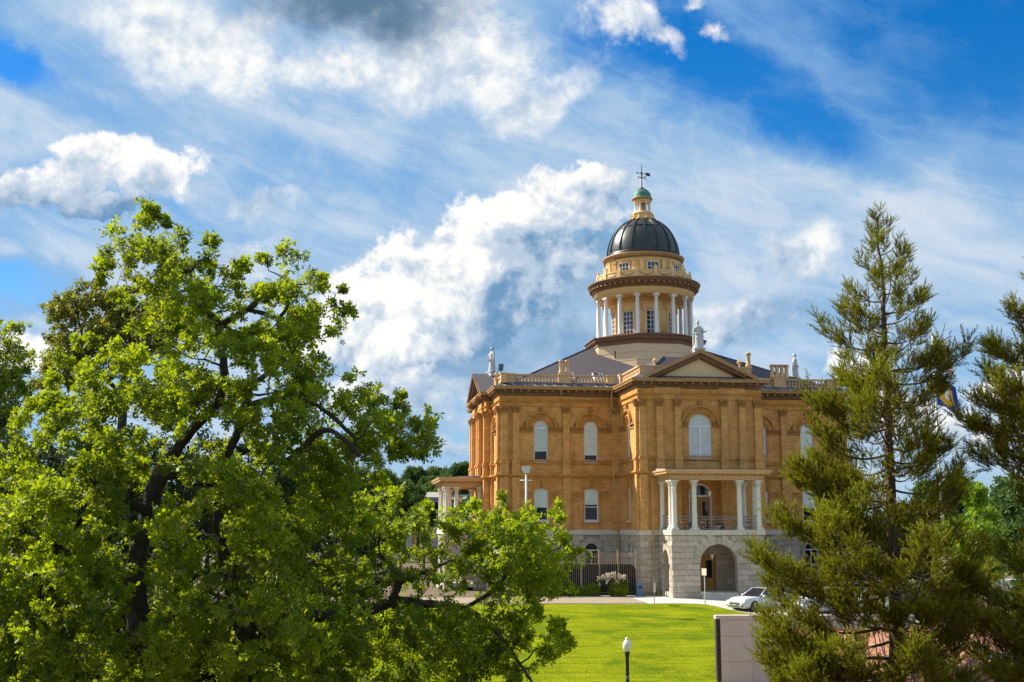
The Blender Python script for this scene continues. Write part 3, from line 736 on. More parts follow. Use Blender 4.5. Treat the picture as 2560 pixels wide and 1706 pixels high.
wm.face([BT(-1.62, -16.32, 3.9), BT(1.62, -16.32, 3.9), BT(1.62, -15.75, 3.9), BT(-1.62, -15.75, 3.9)])
wm.obj('brick_wall', 'brick', R)
gm = MB()
gdoor = [(-1.0, -4.69), (1.0, -4.69), (1.0, -1.95), (-1.0, -1.95)]
wallface(gm, TWF, -14.95, -4.95, -5.3, -0.45, [opoly(o) for o in gL]); wallface(gm, TWF, 4.95, 14.95, -5.3, -0.45, [opoly(o) for o in gR])
wallface(gm, TPF, -4.95, 4.95, -5.3, -0.45, [gdoor])
wallface(gm, TPL, -16.6, -9.8, -5.3, -0.45, [opoly(pSg)]); wallface(gm, TPR, -16.6, -9.8, -5.3, -0.45, [])
for T, a, b in ((TWL, -9.8, -5.2), (TWR, -9.8, -5.2), (TWL, 5.2, 9.8), (TWR, 5.2, 9.8), (TWE, -5.2, 5.2), (TEA, -5.2, 5.2), (TBK, -14.95, 14.95)): wallface(gm, T, a, b, -5.3, -0.45, [])
for T in (TPS, TPN):
    wallface(gm, T, -15.5, -14.95, -5.3, -0.45, []); wallface(gm, T, 14.95, 15.5, -5.3, -0.45, [])
gm.obj('granite_wall', 'granite_core', R)
def gro(o): d = dict(o); d['ring'] = 0.42; return d
stones(TWF, -14.95, -4.95, -5.05, -0.46, [gro(o) for o in gL], 0.46, seed=3, ln=(0.8, 1.8)); stones(TWF, 4.95, 10.5, -5.05, -0.46, [gro(o) for o in gR], 0.46, seed=4, ln=(0.9, 2.0))
stones(TPL, -16.6, -9.85, -5.05, -0.46, [gro(pSg)], 0.46, seed=5, ln=(0.7, 1.5))
stones(TPF, -4.95, -3.55, -5.05, -0.46, [], 0.46, seed=6, ln=(0.6, 0.9)); stones(TPF, 3.55, 4.95, -5.05, -0.46, [], 0.46, seed=7, ln=(0.6, 0.9))
stones(TPF, -3.0, 3.0, -4.64, -0.5, [dict(sc=0, w=2.0, zb=-4.69, zs=-1.95, rise=0.001)], 0.46, seed=17, ln=(0.9, 1.6))
stones(TWL, -9.8, -5.2, -5.05, -0.46, [], 0.46, seed=8)
for o in gL: voussoirs(TWF, o, 7, 0.42, seed=int(-o['sc']))
for o in gR[:1]: voussoirs(TWF, o, 7, 0.42, seed=9)
voussoirs(TPL, pSg, 5, 0.38, seed=12)
# ---- windows
BL = {-11.54: 0.60, -7.33: 0.66}
window(TWF, wL[0], 0.68); window(TWF, wL[1], 0.78); window(TWF, wL[2], 0.55); window(TWF, wL[3], 0.45)
window(TWF, wR[0], 0.72); window(TWF, wR[1], 0.9); window(TWF, wR[2], 0.5); window(TWF, wR[3], 0.5)
window(TPF, pF, 1.0, True)
for T in (TPL, TPR): window(T, pS[0], 0.7); window(T, pS[1], 0.5)
for T in (TWL, TWR): window(T, wS[0], 0.6); window(T, wS[1], 0.6)
window(TWE, wU[0], 0.9, True); window(TEA, wU[0], 0.9, True)
for o in gL: window(TWF, o)
for o in gR: window(TWF, o)
window(TPL, pSg)
upper_trim(TWF, wL[0], -13.36, -9.71); upper_trim(TWF, wL[1], -9.15, -5.5); upper_trim(TWF, wR[0], 5.5, 9.15); upper_trim(TWF, wR[1], 9.71, 13.36)
upper_trim(TPF, pF, -1.6, 1.6)
for T in (TPL, TPR): upper_trim(T, pS[0], -15.9, -10.4)
for T in (TWL, TWR): upper_trim(T, wS[0], -9.2, -5.9)
for o in (wL[2], wL[3], wR[2], wR[3]): lower_trim(TWF, o)
for T in (TPL, TPR): lower_trim(T, pS[1])
# ---- pilasters
for s_ in (-14.62, -13.66, -9.43, -5.27, 5.27, 9.43, 13.66, 14.62): pilaster(TWF, s_, 0.54, low=abs(s_) != 14.62 or True)
for s_ in (-4.67, 4.67): pilaster(TPF, s_, 0.52)
for s_ in (-3.35, -1.88, 1.88, 3.35): pilaster(TPF, s_, 0.50, 0.16, low=False)
for T in (TPL, TPR): pilaster(T, -16.3, 0.52); pilaster(T, -10.15, 0.5)
for T in (TWL, TWR): pilaster(T, -9.5, 0.5); pilaster(T, -5.55, 0.45)
for T in (TWE, TEA):
    for s_ in (-4.9, 4.9): pilaster(T, s_, 0.52)
    for s_ in (-3.35, -1.88, 1.88, 3.35): pilaster(T, s_, 0.50, 0.30, low=False)
mb = MB()
for T, d in ((TPF, 0.16), (TWE, 0.30), (TEA, 0.30)):           # pilaster pairs stand on shallow projections
    for a, b in ((-3.68, -1.56), (1.56, 3.68)):
        mb = MB(T); mb.box(a, b, 0, d, 10.08, 11.0); mb.box(a, b, 0, d - 0.06, 4.47, 10.1)
        mb.box(a - 0.02, b + 0.02, d - 0.02, d + 0.05, 10.44, 10.50); mb.obj('pilaster_pier', 'brick', R)
# ---- string courses running round the whole building
def course(name, prof, mat): return MB(BT).sweep(OUT, prof).obj(name, mat, R)
course('granite_band', [(0, -0.46), (0.12, -0.46), (0.12, -0.075), (0, -0.06)], 'granite_smooth')
course('belt_course', [(0, 4.10), (0.08, 4.14), (0.10, 4.22), (0.28, 4.29), (0.36, 4.38), (0.36, 4.45), (0, 4.51)], 'brick_light')
course('sill_course', [(0, 5.24), (0.05, 5.27), (0.07, 5.31), (0.17, 5.34), (0.20, 5.40), (0, 5.42)], 'brick_light')
course('plinth_mould', [(0, 5.55), (0.05, 5.55), (0.05, 5.62), (0.02, 5.66), (0, 5.68)], 'brick_light')
course('frieze_mould', [(0, 10.05), (0.10, 10.09), (0.10, 10.40), (0.20, 10.44), (0.24, 10.50), (0.10, 10.54), (0.10, 10.93), (0, 10.95)], 'brick_light')
course('cornice', [(0, 10.95), (0.10, 10.96), (0.12, 11.18), (0.18, 11.22), (0.20, 11.40), (0.56, 11.42), (0.56, 11.435), (0.0, 11.44)], 'eave_brown')
course('gutter', [(0.5, 11.436), (0.58, 11.44), (0.60, 11.54), (0.66, 11.60), (0.68, 11.70), (0.50, 11.70)], 'tan_trim')
course('roof_skirt', [(0.56, 11.69), (-0.42, 12.14), (-0.9, 12.14), (-0.9, 11.6)], 'metal_flash')
dm = MB(BT); bm_ = MB(BT)
def along(k0, dent=dm, brk=bm_):
    for i in k0:
        a, b = Vector(OUT[i]), Vector(OUT[(i + 1) % len(OUT)]); e = (b - a); L = e.length; e.normalize(); n_ = Vector((e.y, -e.x))
        k = int(L / 0.19)
        for j in range(k + 1):
            s_ = (j + 0.5) * L / (k + 1); p = a + e * s_
            T = lambda s, n, z, p=p: BT(p.x + e.x * s + n_.x * n, p.y + e.y * s + n_.y * n, z)
            dent.box(-0.048, 0.048, 0.05, 0.19, 11.0, 11.15, T)
        k = max(1, int(round(L / 0.66)))
        for j in range(k):
            s_ = (j + 0.5) * L / k; p = a + e * s_
            T = lambda s, n, z, p=p: BT(p.x + e.x * s + n_.x * n, p.y + e.y * s + n_.y * n, z)
            brk.prism([(-0.09, 11.25), (0.09, 11.25), (0.09, 11.41), (-0.09, 11.41)], 0.18, 0.50, T)
along([0, 1, 2, 3, 4, 5, 12, 13, 14, 15])
tag(dm.obj('dentils', 'eave_tan', R), kind='stuff'); tag(bm_.obj('eave_brackets', 'eave_tan', R), kind='stuff')
# roof seams on the metal skirt
sm = MB()
for k in range(12):
    u = -14.6 + k * 0.86
    sm.face([TWF(u, 0.55, 11.71), TWF(u + 0.05, 0.55, 11.71), TWF(u - 0.20, 0.0, 11.97), TWF(u - 0.25, 0.0, 11.97)])
    sm.face([TWF(-u, 0.55, 11.71), TWF(-u + 0.05, 0.55, 11.71), TWF(-u - 0.20, 0.0, 11.97), TWF(-u - 0.25, 0.0, 11.97)])
tag(sm.obj('roof_seams', 'white_paint', R, fix=False), kind='stuff')
# ---- pediments over the front and both ends
def pediment(T, n0, back):
    apex, half, zb = 13.92, 4.75, 11.70; zt = 11.56
    mb = MB(T)                                                  # roof slab of the gable
    for sg in (-1, 1):
        a, b = (sg * half, zb - 0.02), (0, apex)
        d = 0.09
        mb.face([(a[0], n0 + 0.02, a[1] + d), (b[0], n0 + 0.02, b[1] + d), (b[0], -back, b[1] + d), (a[0], -back, a[1] + d)])
        mb.face([(a[0], n0 + 0.02, a[1] - 0.02), (b[0], n0 + 0.02, b[1] - 0.02), (b[0], -back, b[1] - 0.02), (a[0], -back, a[1] - 0.02)])
        mb.face([(a[0], n0 + 0.02, a[1] + d), (a[0], -back, a[1] + d), (a[0], -back, a[1] - 0.02), (a[0], n0 + 0.02, a[1] - 0.02)])
    mb.obj('gable_roof', 'slate_roof', R, fix=False)
    rk = MB(T); dk = MB(T); bk = MB(T); L = math.hypot(half, apex - zb); sx, sz = half / L, (apex - zb) / L
    for sg in (-1, 1):
        def rp(t, h): return (sg * (half - t * sx - h * sz * 0), zb + t * sz + h)
        p0, p1 = rp(0, 0), rp(L, 0)
        rk.prism([(p0[0], p0[1] - 0.17), (p0[0], p0[1] + 0.08), (0, apex + 0.08), (0, apex - 0.17)], n0 - 0.12, n0 + 0.06)
        rk.prism([(p0[0] - sg * 0.1, p0[1] + 0.0), (p0[0], p0[1] + 0.10), (0, apex + 0.12), (0, apex + 0.0)], n0 + 0.06, n0 + 0.10)
        dk.prism([(p0[0] - sg * 0.35, zb - 0.08), (p0[0] - sg * 0.75, zb - 0.08), (0, apex - 0.55), (0, apex - 0.17)], 0.10, n0 - 0.13)
        k = 24
        for j in range(k):
            t = 1.0 + (L - 1.15) * j / (k - 1); x, z = rp(t, 0)
            bk.prism([(x - 0.055, z - 0.62), (x + 0.055, z - 0.62 + sg * -0.0), (x + 0.055, z - 0.46), (x - 0.055, z - 0.46)], 0.06, 0.16)
        for j in range(7):
            t = 0.5 + (L - 0.7) * j / 6; x, z = rp(t, 0)
            bk.prism([(x - 0.10, z - 0.30), (x + 0.10, z - 0.30), (x + 0.10, z - 0.17), (x - 0.10, z - 0.17)], n0 - 0.5, n0 - 0.13)
    rk.obj('raking_cornice', 'tan_trim' if T is TPF else 'brown_trim', R); dk.obj('raking_fascia', 'eave_brown', R); tag(bk.obj('raking_dentils', 'eave_tan', R), kind='stuff')
    mb = MB(T); mb.prism([(-half + 0.7, 11.45), (half - 0.7, 11.45), (0, apex - 0.5)], 0.0, 0.05); mb.obj('tympanum', 'cream_block' if T is TPF else 'brown_trim', R)  # end gables browner: own paint with the overhang's shade put into the tone
    sh = MB(T)
    for a, b, d in ((-3.75, -1.5, 0.16), (1.5, 3.75, 0.16)):
        sh.box(a, b, 0.5, n0 + d + 0.03, 11.41, 11.57)
    sh.obj('cornice_step', 'tan_trim', R)
pediment(TPF, 0.62, 11.0); pediment(TWE, 0.62, 10.0); pediment(TEA, 0.62, 10.0)
# ---- main roof, hipped up to the octagon under the dome
def roof_slab(mb, pts, th=0.08):
    a = [mb.pt(BT(*p)) for p in pts]; b = [mb.pt(BT(p[0], p[1], p[2] - th)) for p in pts]; k = len(pts)
    mb.idx(a); mb.idx(b[::-1])
    for i in range(k): mb.idx((a[i], a[(i + 1) % k], b[(i + 1) % k], b[i]))
e = (14.3, 9.25, 11.95); t_ = (5.3, 0.3, 16.6)
mb = MB()
roof_slab(mb, [(-e[0], -e[1], e[2]), (e[0], -e[1], e[2]), (t_[0], -t_[1], t_[2]), (-t_[0], -t_[1], t_[2])])
roof_slab(mb, [(e[0], -e[1], e[2]), (e[0], e[1], e[2]), (t_[0], t_[1], t_[2]), (t_[0], -t_[1], t_[2])])
roof_slab(mb, [(e[0], e[1], e[2]), (-e[0], e[1], e[2]), (-t_[0], t_[1], t_[2]), (t_[0], t_[1], t_[2])])
roof_slab(mb, [(-e[0], e[1], e[2]), (-e[0], -e[1], e[2]), (-t_[0], -t_[1], t_[2]), (-t_[0], t_[1], t_[2])])
roof_slab(mb, [(-t_[0], -t_[1], t_[2]), (t_[0], -t_[1], t_[2]), (t_[0], t_[1], t_[2]), (-t_[0], t_[1], t_[2])])
roof_slab(mb, [(-4.3, -15.4, 12.0), (-4.3, -6, 12.0), (-1.9, -6, 13.95), (-1.9, -13.2, 13.95)]); roof_slab(mb, [(4.3, -6, 12.0), (4.3, -15.4, 12.0), (1.9, -13.2, 13.95), (1.9, -6, 13.95)])
roof_slab(mb, [(-4.3, -15.4, 12.0), (4.3, -15.4, 12.0), (1.9, -13.2, 13.95), (-1.9, -13.2, 13.95)]); roof_slab(mb, [(-1.9, -13.2, 13.95), (1.9, -13.2, 13.95), (1.9, -5, 13.95), (-1.9, -5, 13.95)])
rf = mb.obj('main_roof', 'slate_roof', R)
mb = MB()
for a, b in (((-e[0], -e[1], e[2]), (-t_[0], -t_[1], t_[2])), ((e[0], -e[1], e[2]), (t_[0], -t_[1], t_[2])), ((-4.3, -15.4, 12.0), (-1.9, -13.2, 13.95)), ((4.3, -15.4, 12.0), (1.9, -13.2, 13.95)), ((-1.9, -13.2, 13.95), (-1.9, -6, 13.95)), ((-t_[0], -t_[1], t_[2]), (-t_[0], t_[1], t_[2]))):
    mb = MB(); mb.tube([BT(*a), BT(*b)], 0.075, 6); mb.obj('hip_cap', 'metal_flash', rf)
for u in (-8.75, -6.2):                                        # skylights low on the front slope
    sl_ = (16.6 - 11.95) / (9.25 - 0.3)
    v0 = -8.3; z0 = e[2] + (v0 + 9.25) * sl_; mb = MB()
    T = lambda s, n, z, u=u: BT(u + s, v0 + n, z0 + n * sl_ + z)
    mb.box(-0.42, 0.42, 0, 1.1, 0.02, 0.30, T); k = mb.obj('skylight', 'white_paint', rf)
    mb = MB(); mb.box(-0.36, 0.36, 0.06, 1.04, 0.28, 0.32, T); mb.obj('pane', 'glass_blue', k)
# ---- balustrade round the roof
PB, PT = 12.10, 12.84
balu = MB().lathe([(0.085, 0), (0.085, 0.05), (0.045, 0.07), (0.085, 0.16), (0.10, 0.24), (0.05, 0.38), (0.035, 0.44), (0.07, 0.47), (0.08, 0.51)], 8).obj('baluster', 'peach', R)
first_b = [balu]
def put_balu(u, v, z):
    if first_b: o = first_b.pop(); o.location = BT(u, v, z)
    else: inst(balu, R, BT(u, v, z))
def pier(T, a, b, n0, n1, cap=True):
    mb = MB(T); mb.box(a, b, n0, n1, PB - 0.1, PT - 0.09)
    if cap: mb.box(a - 0.06, b + 0.06, n0 - 0.06, n1 + 0.06, PT - 0.09, PT + 0.015); mb.box(a - 0.03, b + 0.03, n0 - 0.03, n1 + 0.03, PB - 0.1, PB + 0.10)
    return mb.obj('parapet_pier', 'peach', R)
def run(T, a, b, n, place=True):
    mb = MB(T); mb.box(a, b, n - 0.13, n + 0.13, PT - 0.13, PT - 0.01); mb.box(a, b, n - 0.11, n + 0.11, PB, PB + 0.12)
    mb.obj('balustrade_rail', 'peach', R)
    k = max(1, int((b - a) / 0.275))
    for i in range(k):
        s_ = a + (i + 0.5) * (b - a) / k; p = T(s_, n, 0)
        put_balu(p[0], p[1], PB + 0.115)
nW = -0.55
for sg in (-1, 1):
    f = lambda a, b: tuple(sorted((sg * a, sg * b)))
    pier(TWF, *f(14.80, 13.72), nW - 0.35, nW + 0.22); pier(TWF, *f(9.94, 8.92), nW - 0.3, nW + 0.22); pier(TWF, *f(5.75, 5.2), nW - 0.3, nW + 0.22)
    run(TWF, *f(13.72, 9.94), nW); run(TWF, *f(8.92, 5.75), nW)
    TT = TWL if sg < 0 else TWR
    pier(TT, -9.9, -9.2, -0.55, -0.05); run(TT, -9.2, -6.3, -0.35); pier(TT, -6.3, -5.5, -0.6, -0.05)
    TT = TPL if sg < 0 else TPR
    pier(TT, -10.2, -9.5, -0.8, -0.10); run(TT, -15.7, -10.2, -0.35)
    pier(TPF, *f(4.62, 3.35), -1.3, -0.75); pier(TPF, *f(3.33, 2.1), -1.3, -0.8)
    pier(TBK, *f(14.80, 5.0), nW - 0.2, nW + 0.2)
# urns
ump = [(0.13, 0), (0.14, 0.04), (0.06, 0.10), (0.05, 0.18), (0.12, 0.26), (0.20, 0.40), (0.21, 0.46), (0.14, 0.50), (0.09, 0.56), (0.04, 0.62), (0.05, 0.67), (0.015, 0.74), (0, 0.76)]
ur = MB().lathe(ump, 14).obj('urn', 'peach', R); ur.location = BT(-3.28, -15.6, PT + 0.01)
inst(ur, R, BT(3.72, -15.6, PT + 0.01)); inst(ur, R, BT(-14.75, -5.8, PT - 0.05)); inst(ur, R, BT(14.75, -5.8, PT - 0.05))
# chimney pots
chp = [(0.23, 0), (0.24, 0.22), (0.19, 0.27), (0.165, 0.34), (0.155, 0.92), (0.20, 0.98), (0.215, 1.06), (0.20, 1.14), (0.21, 1.20), (0.15, 1.22), (0.13, 1.05), (0, 1.0)]
ch = MB().lathe(chp, 12).obj('chimney', 'peach', R); ch.location = BT(-9.70, -9.27, PT + 0.01)
sl2 = MB()
for i in range(8):
    a = 2 * PI * i / 8; sl2.box(-0.025, 0.025, 0.185, 0.217, 1.0, 1.13, lambda s, n, z, a=a: (n * math.cos(a) - s * math.sin(a), n * math.sin(a) + s * math.cos(a), z))
tag(sl2.obj('chimney_slots', 'brown_trim', ch), kind='stuff')
for p in ((-9.16, -9.27), (8.85, -9.27), (9.28, -9.27), (9.71, -9.27), (10.14, -9.27), (4.48, -15.6)): inst(ch, R, BT(p[0], p[1], PT + 0.01))
# ------------------------------------------------------------------ columned porches
cz0, czt = -0.06, 3.62
csh = MB().lathe([(0.20, 0.20), (0.235, 0.20), (0.25, 0.24), (0.235, 0.28), (0.215, 0.30), (0.228, 0.33), (0.215, 0.36), (0.20, 0.40), (0.198, 1.2), (0.185, 2.3), (0.172, 3.06), (0.19, 3.09), (0.19, 3.13), (0.17, 3.15)], 20)
csh.box(-0.27, 0.27, -0.27, 0.27, 0.0, 0.13); csh.lathe([(0.26, 0.13), (0.275, 0.165), (0.26, 0.20), (0.2, 0.205)], 20)
column = csh.obj('column', 'column_stone', R)
cc = MB(); cc.lathe([(0.165, 3.13), (0.175, 3.35), (0.25, 3.55), (0.25, 3.58)], 16)
for row, (z, k, hh, r0) in enumerate(((3.15, 8, 0.20, 0.185), (3.32, 8, 0.19, 0.20))):
    for i in range(k):
        a = 2 * PI * (i + 0.5 * row) / k; c_, s_ = math.cos(a), math.sin(a)
        T = lambda s, n, zz, c_=c_, s_=s_: (n * c_ - s * s_, n * s_ + s * c_, zz)
        cc.face([(-0.05, r0, z), (0.05, r0, z), (0.055, r0 + 0.05, z + hh * 0.8), (-0.055, r0 + 0.05, z + hh * 0.8)], T=T)
        cc.face([(-0.055, r0 + 0.05, z + hh * 0.8), (0.055, r0 + 0.05, z + hh * 0.8), (0.03, r0 + 0.095, z + hh * 0.82), (-0.03, r0 + 0.095, z + hh * 0.82)], T=T)
        cc.face([(-0.03, r0 + 0.095, z + hh * 0.82), (0.03, r0 + 0.095, z + hh * 0.82), (0, r0 + 0.085, z + hh * 0.6)], T=T)
for i in range(4):
    a = PI / 4 + i * PI / 2; cc.tube([(0.2 * math.cos(a), 0.2 * math.sin(a), 3.40), (0.27 * math.cos(a), 0.27 * math.sin(a), 3.50), (0.31 * math.cos(a), 0.31 * math.sin(a), 3.55)], [0.03, 0.045, 0.04], 6)
cc.prism([(-0.30, 3.58), (0.30, 3.58), (0.31, 3.62), (0.31, 3.675), (-0.31, 3.675), (-0.31, 3.62)], -0.30, 0.30)
cc.obj('capital', 'column_stone', column)
cols_left = [column]
def put_col(p):
    loc = (p[0], p[1], cz0 - Z0)
    if cols_left: o = cols_left.pop(); o.location = loc
    else: inst(column, R, loc)
def scroll(mb, T, s, n, z, r):
    P = []
    for i in range(15):
        t = i / 14; a = t * 3.2 * PI; rr = r * (1 - 0.75 * t); P.append((s + rr * math.cos(a), n, z + rr * math.sin(a)))
    mb.tube(P, 0.012, 4)
def portico(T, depth, front, seed):
    hw, n1 = 3.5, depth
    # granite arcade
    A = dict(sc=0.0 if front else 0.0, w=2.86, zb=-5.3, zs=-2.50, rise=1.41, ring=0.5)
    sw = lambda sg: (lambda s, n, z: T(sg * (hw + n), s, z))
    B_ = dict(sc=depth * 0.52, w=1.75, zb=-5.3, zs=-2.60, rise=1.10, ring=0.38)
    mb = MB()
    for T2, o, a, b, th in ((lambda s, n, z: T(s, n1 + n, z), A, -hw, hw, 0.62), (sw(-1), B_, 0.0, n1, 0.55), (sw(1), B_, 0.0, n1, 0.55)):
        pol = arch(o['sc'], o['w'], -5.299, o['zs'], o['rise'])
        wallface(mb, T2, a, b, -5.3, -0.45, [pol], th); wallface(mb, T2, a + (0.02 if a == 0 else 0.56), b - 0.56, -5.3, -0.45, [pol], 0.01, n=-th)
    mb.obj('granite_wall', 'granite_core', R)
    if front:
        TF = lambda s, n, z: T(s, n1 + n, z)
        stones(TF, -hw, hw, -5.05, -0.46, [A], 0.43, ln=(1.0, 2.2), seed=seed, ends=0.03); voussoirs(TF, A, 11, 0.62, seed=seed, jag=0.2)
    for k, sg in enumerate((-1, 1)):
        if front or sg == -1:
            stones(sw(sg), 0.0, n1, -5.05, -0.46, [B_], 0.43, ln=(0.5, 1.2), seed=seed + 1 + k, rough=0.06, ends=0.03); voussoirs(sw(sg), B_, 7, 0.38, seed=seed + 3)
    mb = MB(T)
    mb.box(-hw + 0.05, hw - 0.05, 0.0, n1 - 0.02, -4.95, -4.65); mb.obj('porch_floor', 'granite_smooth', R)
    mb = MB(T); mb.box(-1.41, 1.41, n1 - 0.3, n1 + 0.36, -5.1, -4.82); mb.obj('step', 'granite_smooth', R)
    if front:                                                   # balcony edge built of long dressed blocks
        xs_ = [-hw - 0.12, -2.55, -1.55, -0.55, 1.0, 1.95, 2.85, hw + 0.12]
        for a, b in zip(xs_, xs_[1:]):
            mb = MB(T); mb.box(a + 0.008, b - 0.008, n1 - 0.5, n1 + 0.14, -0.44, -0.07); mb.obj('coping_stone', 'granite_smooth', R)
        for sg in (-1, 1):
            for a, b in ((0.13, 1.3), (1.3, 2.4), (2.4, n1 - 0.5)):
                mb = MB(T); mb.box(*sorted((sg * (hw - 0.5), sg * (hw + 0.13))), a + 0.008, b - 0.008, -0.44, -0.07); mb.obj('coping_stone', 'granite_smooth', R)
    else:
        mb = MB(T); mb.box(-hw - 0.12, hw + 0.12, 0.02, n1 + 0.13, -0.44, -0.07); mb.obj('coping_stone', 'granite_smooth', R)
    mb = MB(T); mb.box(-hw + 0.3, hw - 0.3, 0.01, n1 - 0.3, -0.42, -0.085); mb.obj('balcony_floor', 'granite_smooth', R)
    # columns
    for s_ in (-3.27, 3.27):
        put_col(T(s_, n1 - 0.18, 0)); put_col(T(s_, 0.33, 0)); put_col(T(s_, n1 - 1.0, 0))
    for s_ in (-1.72, 1.78): put_col(T(s_, n1 - 0.18, 0))
    # entablature, cornice and roof
    path = [T(-3.55, 0.0, 0), T(-3.55, n1 + 0.05, 0), T(3.55, n1 + 0.05, 0), T(3.55, 0.0, 0)]
    path = [(p[0], p[1]) for p in path]
    if not front: path = path[::-1]
    z = lambda k: k - Z0
    def sw_(prof): m_ = MB(); m_.sweep(path, prof, closed=False); return m_
    sg_ = 1
    sw_([(-0.5, z(3.63)), (0.0, z(3.63)), (0.0, z(3.72)), (0.03, z(3.725)), (0.03, z(3.90)), (0.08, z(3.95)), (-0.5, z(3.95)), (-0.5, z(3.63))]).obj('architrave', 'tan_light', R)
    sw_([(-0.4, z(3.952)), (0.06, z(3.952)), (0.07, z(4.08)), (0.46, z(4.09)), (0.48, z(4.20)), (0.56, z(4.27)), (0.58, z(4.40)), (-0.4, z(4.41)), (-0.4, z(3.952))]).obj('porch_cornice', 'tan_light', R)
    mb = MB(T)
    k = 17
    for i in range(k):
        s_ = -3.45 + 6.9 * i / (k - 1); mb.box(s_ - 0.075, s_ + 0.075, n1 + 0.10, n1 + 0.40, 3.965, 4.085)
    for sg in (-1, 1):
        for i in range(8):
            n_ = 0.25 + (n1 - 0.2) * i / 7; mb.box(*sorted((sg * 3.60, sg * 3.92)), n_ - 0.075, n_ + 0.075, 3.965, 4.085)
    tag(mb.obj('cornice_brackets', 'tan_trim', R), kind='stuff')
    mb = MB(T); mb.box(-3.4, 3.4, 0.01, n1 - 0.2, 3.80, 3.86); mb.obj('ceiling', 'peach', R)
    mb = MB(T); v = [(-3.9, n1 + 0.45, 4.39), (3.9, n1 + 0.45, 4.39), (3.9, 0.28, 4.62), (-3.9, 0.28, 4.62)]
    mb.face(v); w_ = [(p[0], p[1], p[2] - 0.12) for p in v]
    for i in range(4): mb.face([v[i], v[(i + 1) % 4], w_[(i + 1) % 4], w_[i]])
    mb.obj('porch_roof', 'membrane', R)
    mb = MB(T); mb.prism([(-4.13, 4.411), (4.13, 4.411), (4.13, 4.45), (-4.13, 4.45)], n1 + 0.50, n1 + 0.63); mb.obj('drip_edge', 'metal_flash', R)
    # iron railing
    def rail(a, b, nn, axis):
        TT = (lambda s, n, z: T(s, nn + n, z)) if axis == 's' else (lambda s, n, z: T(nn + n, s, z))
        mb = MB(TT)
        for zz, t in ((0.92, 0.028), (0.72, 0.022), (0.22, 0.02), (0.02, 0.02)): mb.box(a, b, -0.02, 0.02, zz - t, zz + t)
        k = max(1, int((b - a) / 0.55))
        for i in range(k + 1):
            x = lerp(a, b, i / k); mb.box(x - 0.014, x + 0.014, -0.015, 0.015, 0.0, 0.72)
        for i in range(k):
            xm = a + (i + 0.5) * (b - a) / k; ww = (b - a) / k
            if i % 2 == 0 or axis == 'n':
                for q in (-1, 1): scroll(mb, TT, xm + q * ww * 0.22, 0, 0.47, 0.12); scroll(mb, TT, xm + q * ww * 0.22, 0, 0.12, 0.09)
            P = [(xm + 0.06 * math.cos(2 * PI * j / 8), 0, 0.47 + 0.06 * math.sin(2 * PI * j / 8)) for j in range(9)]; mb.tube(P, 0.012, 4)
        for x in (a, b):
            mb.lathe([(0.0, 0.86), (0.06, 0.90), (0.07, 0.95), (0.05, 1.0), (0, 1.02)], 8, T=lambda p, q, zz, x=x: TT(x + p, q, zz))
        mb.obj('balcony_railing', 'iron_grey', R)
    for a, b in ((-3.0, -1.95), (-1.5, 1.55), (2.02, 3.0)): rail(a, b, n1 - 0.18, 's')
    for sg in (-1, 1): rail(0.6, n1 - 1.22, sg * 3.27, 'n')
TWP = FT(-15.5, 0, (0, 1), (-1, 0)); TEP = FT(15.5, 0, (0, 1), (1, 0))
portico(TPF, 3.8, True, 21); portico(TWP, 3.4, False, 31)
# ---- front doors
def dbox(T, a, b, n0, n1, z0, z1, nm, mat, par): m_ = MB(T); m_.box(a, b, n0, n1, z0, z1); return m_.obj(nm, mat, par)
D = door_arch
mb = MB(TND); o_ = arch(D['sc'], 1.85, -0.066, 2.60, 0.915); i_ = arch(D['sc'], 1.63, -0.066, 2.60, 0.80); ring(mb, TND, o_, i_, -0.2, 0.02)
mb.box(D['sc'] - 0.85, D['sc'] + 0.85, -0.2, 0.03, 2.48, 2.64)
fr = mb.obj('door_frame', 'frame_white', R)
mb = MB(TND); mb.face([(D['sc'] + 0.83 * math.cos(PI * i / 14), -0.1, 2.62 + 0.80 * math.sin(PI * i / 14)) for i in range(15)]); mb.obj('pane', 'glass_dark', fr, fix=False)
dr = dbox(TND, D['sc'] - 0.82, D['sc'] + 0.82, -0.14, -0.08, -0.06, 2.47, 'balcony_door', 'oak_door', R)
for sg in (-1, 1):
    dbox(TND, *sorted((D['sc'] + sg * 0.20, D['sc'] + sg * 0.62)), -0.08, -0.065, 0.95, 2.15, 'pane', 'glass_dark', dr)
    mb = MB(TND); a, b = sorted((D['sc'] + sg * 0.04, D['sc'] + sg * 0.80))
    ring(mb, TND, [(a, 0.02), (b, 0.02), (b, 2.42), (a, 2.42)], [(a + 0.13, 0.75), (b - 0.15, 0.75), (b - 0.15, 2.22), (a + 0.13, 2.22)], -0.08, -0.04); mb.box(a + 0.14, b - 0.14, -0.08, -0.06, 0.15, 0.65)
    mb.obj('door_leaf', 'oak_door', dr)
mb = MB(TPF); ring(mb, TPF, [(-1.0, -4.69), (1.0, -4.69), (1.0, -1.95), (-1.0, -1.95)], [(-0.9, -4.69), (0.9, -4.69), (0.9, -2.05), (-0.9, -2.05)], -0.28, 0.02); fr = mb.obj('door_frame', 'oak_door', R)
mb = MB(TPF); mb.box(-0.9, 0.9, -0.2, -0.15, -4.69, -2.05); dr = mb.obj('entrance_door', 'oak_door', R)
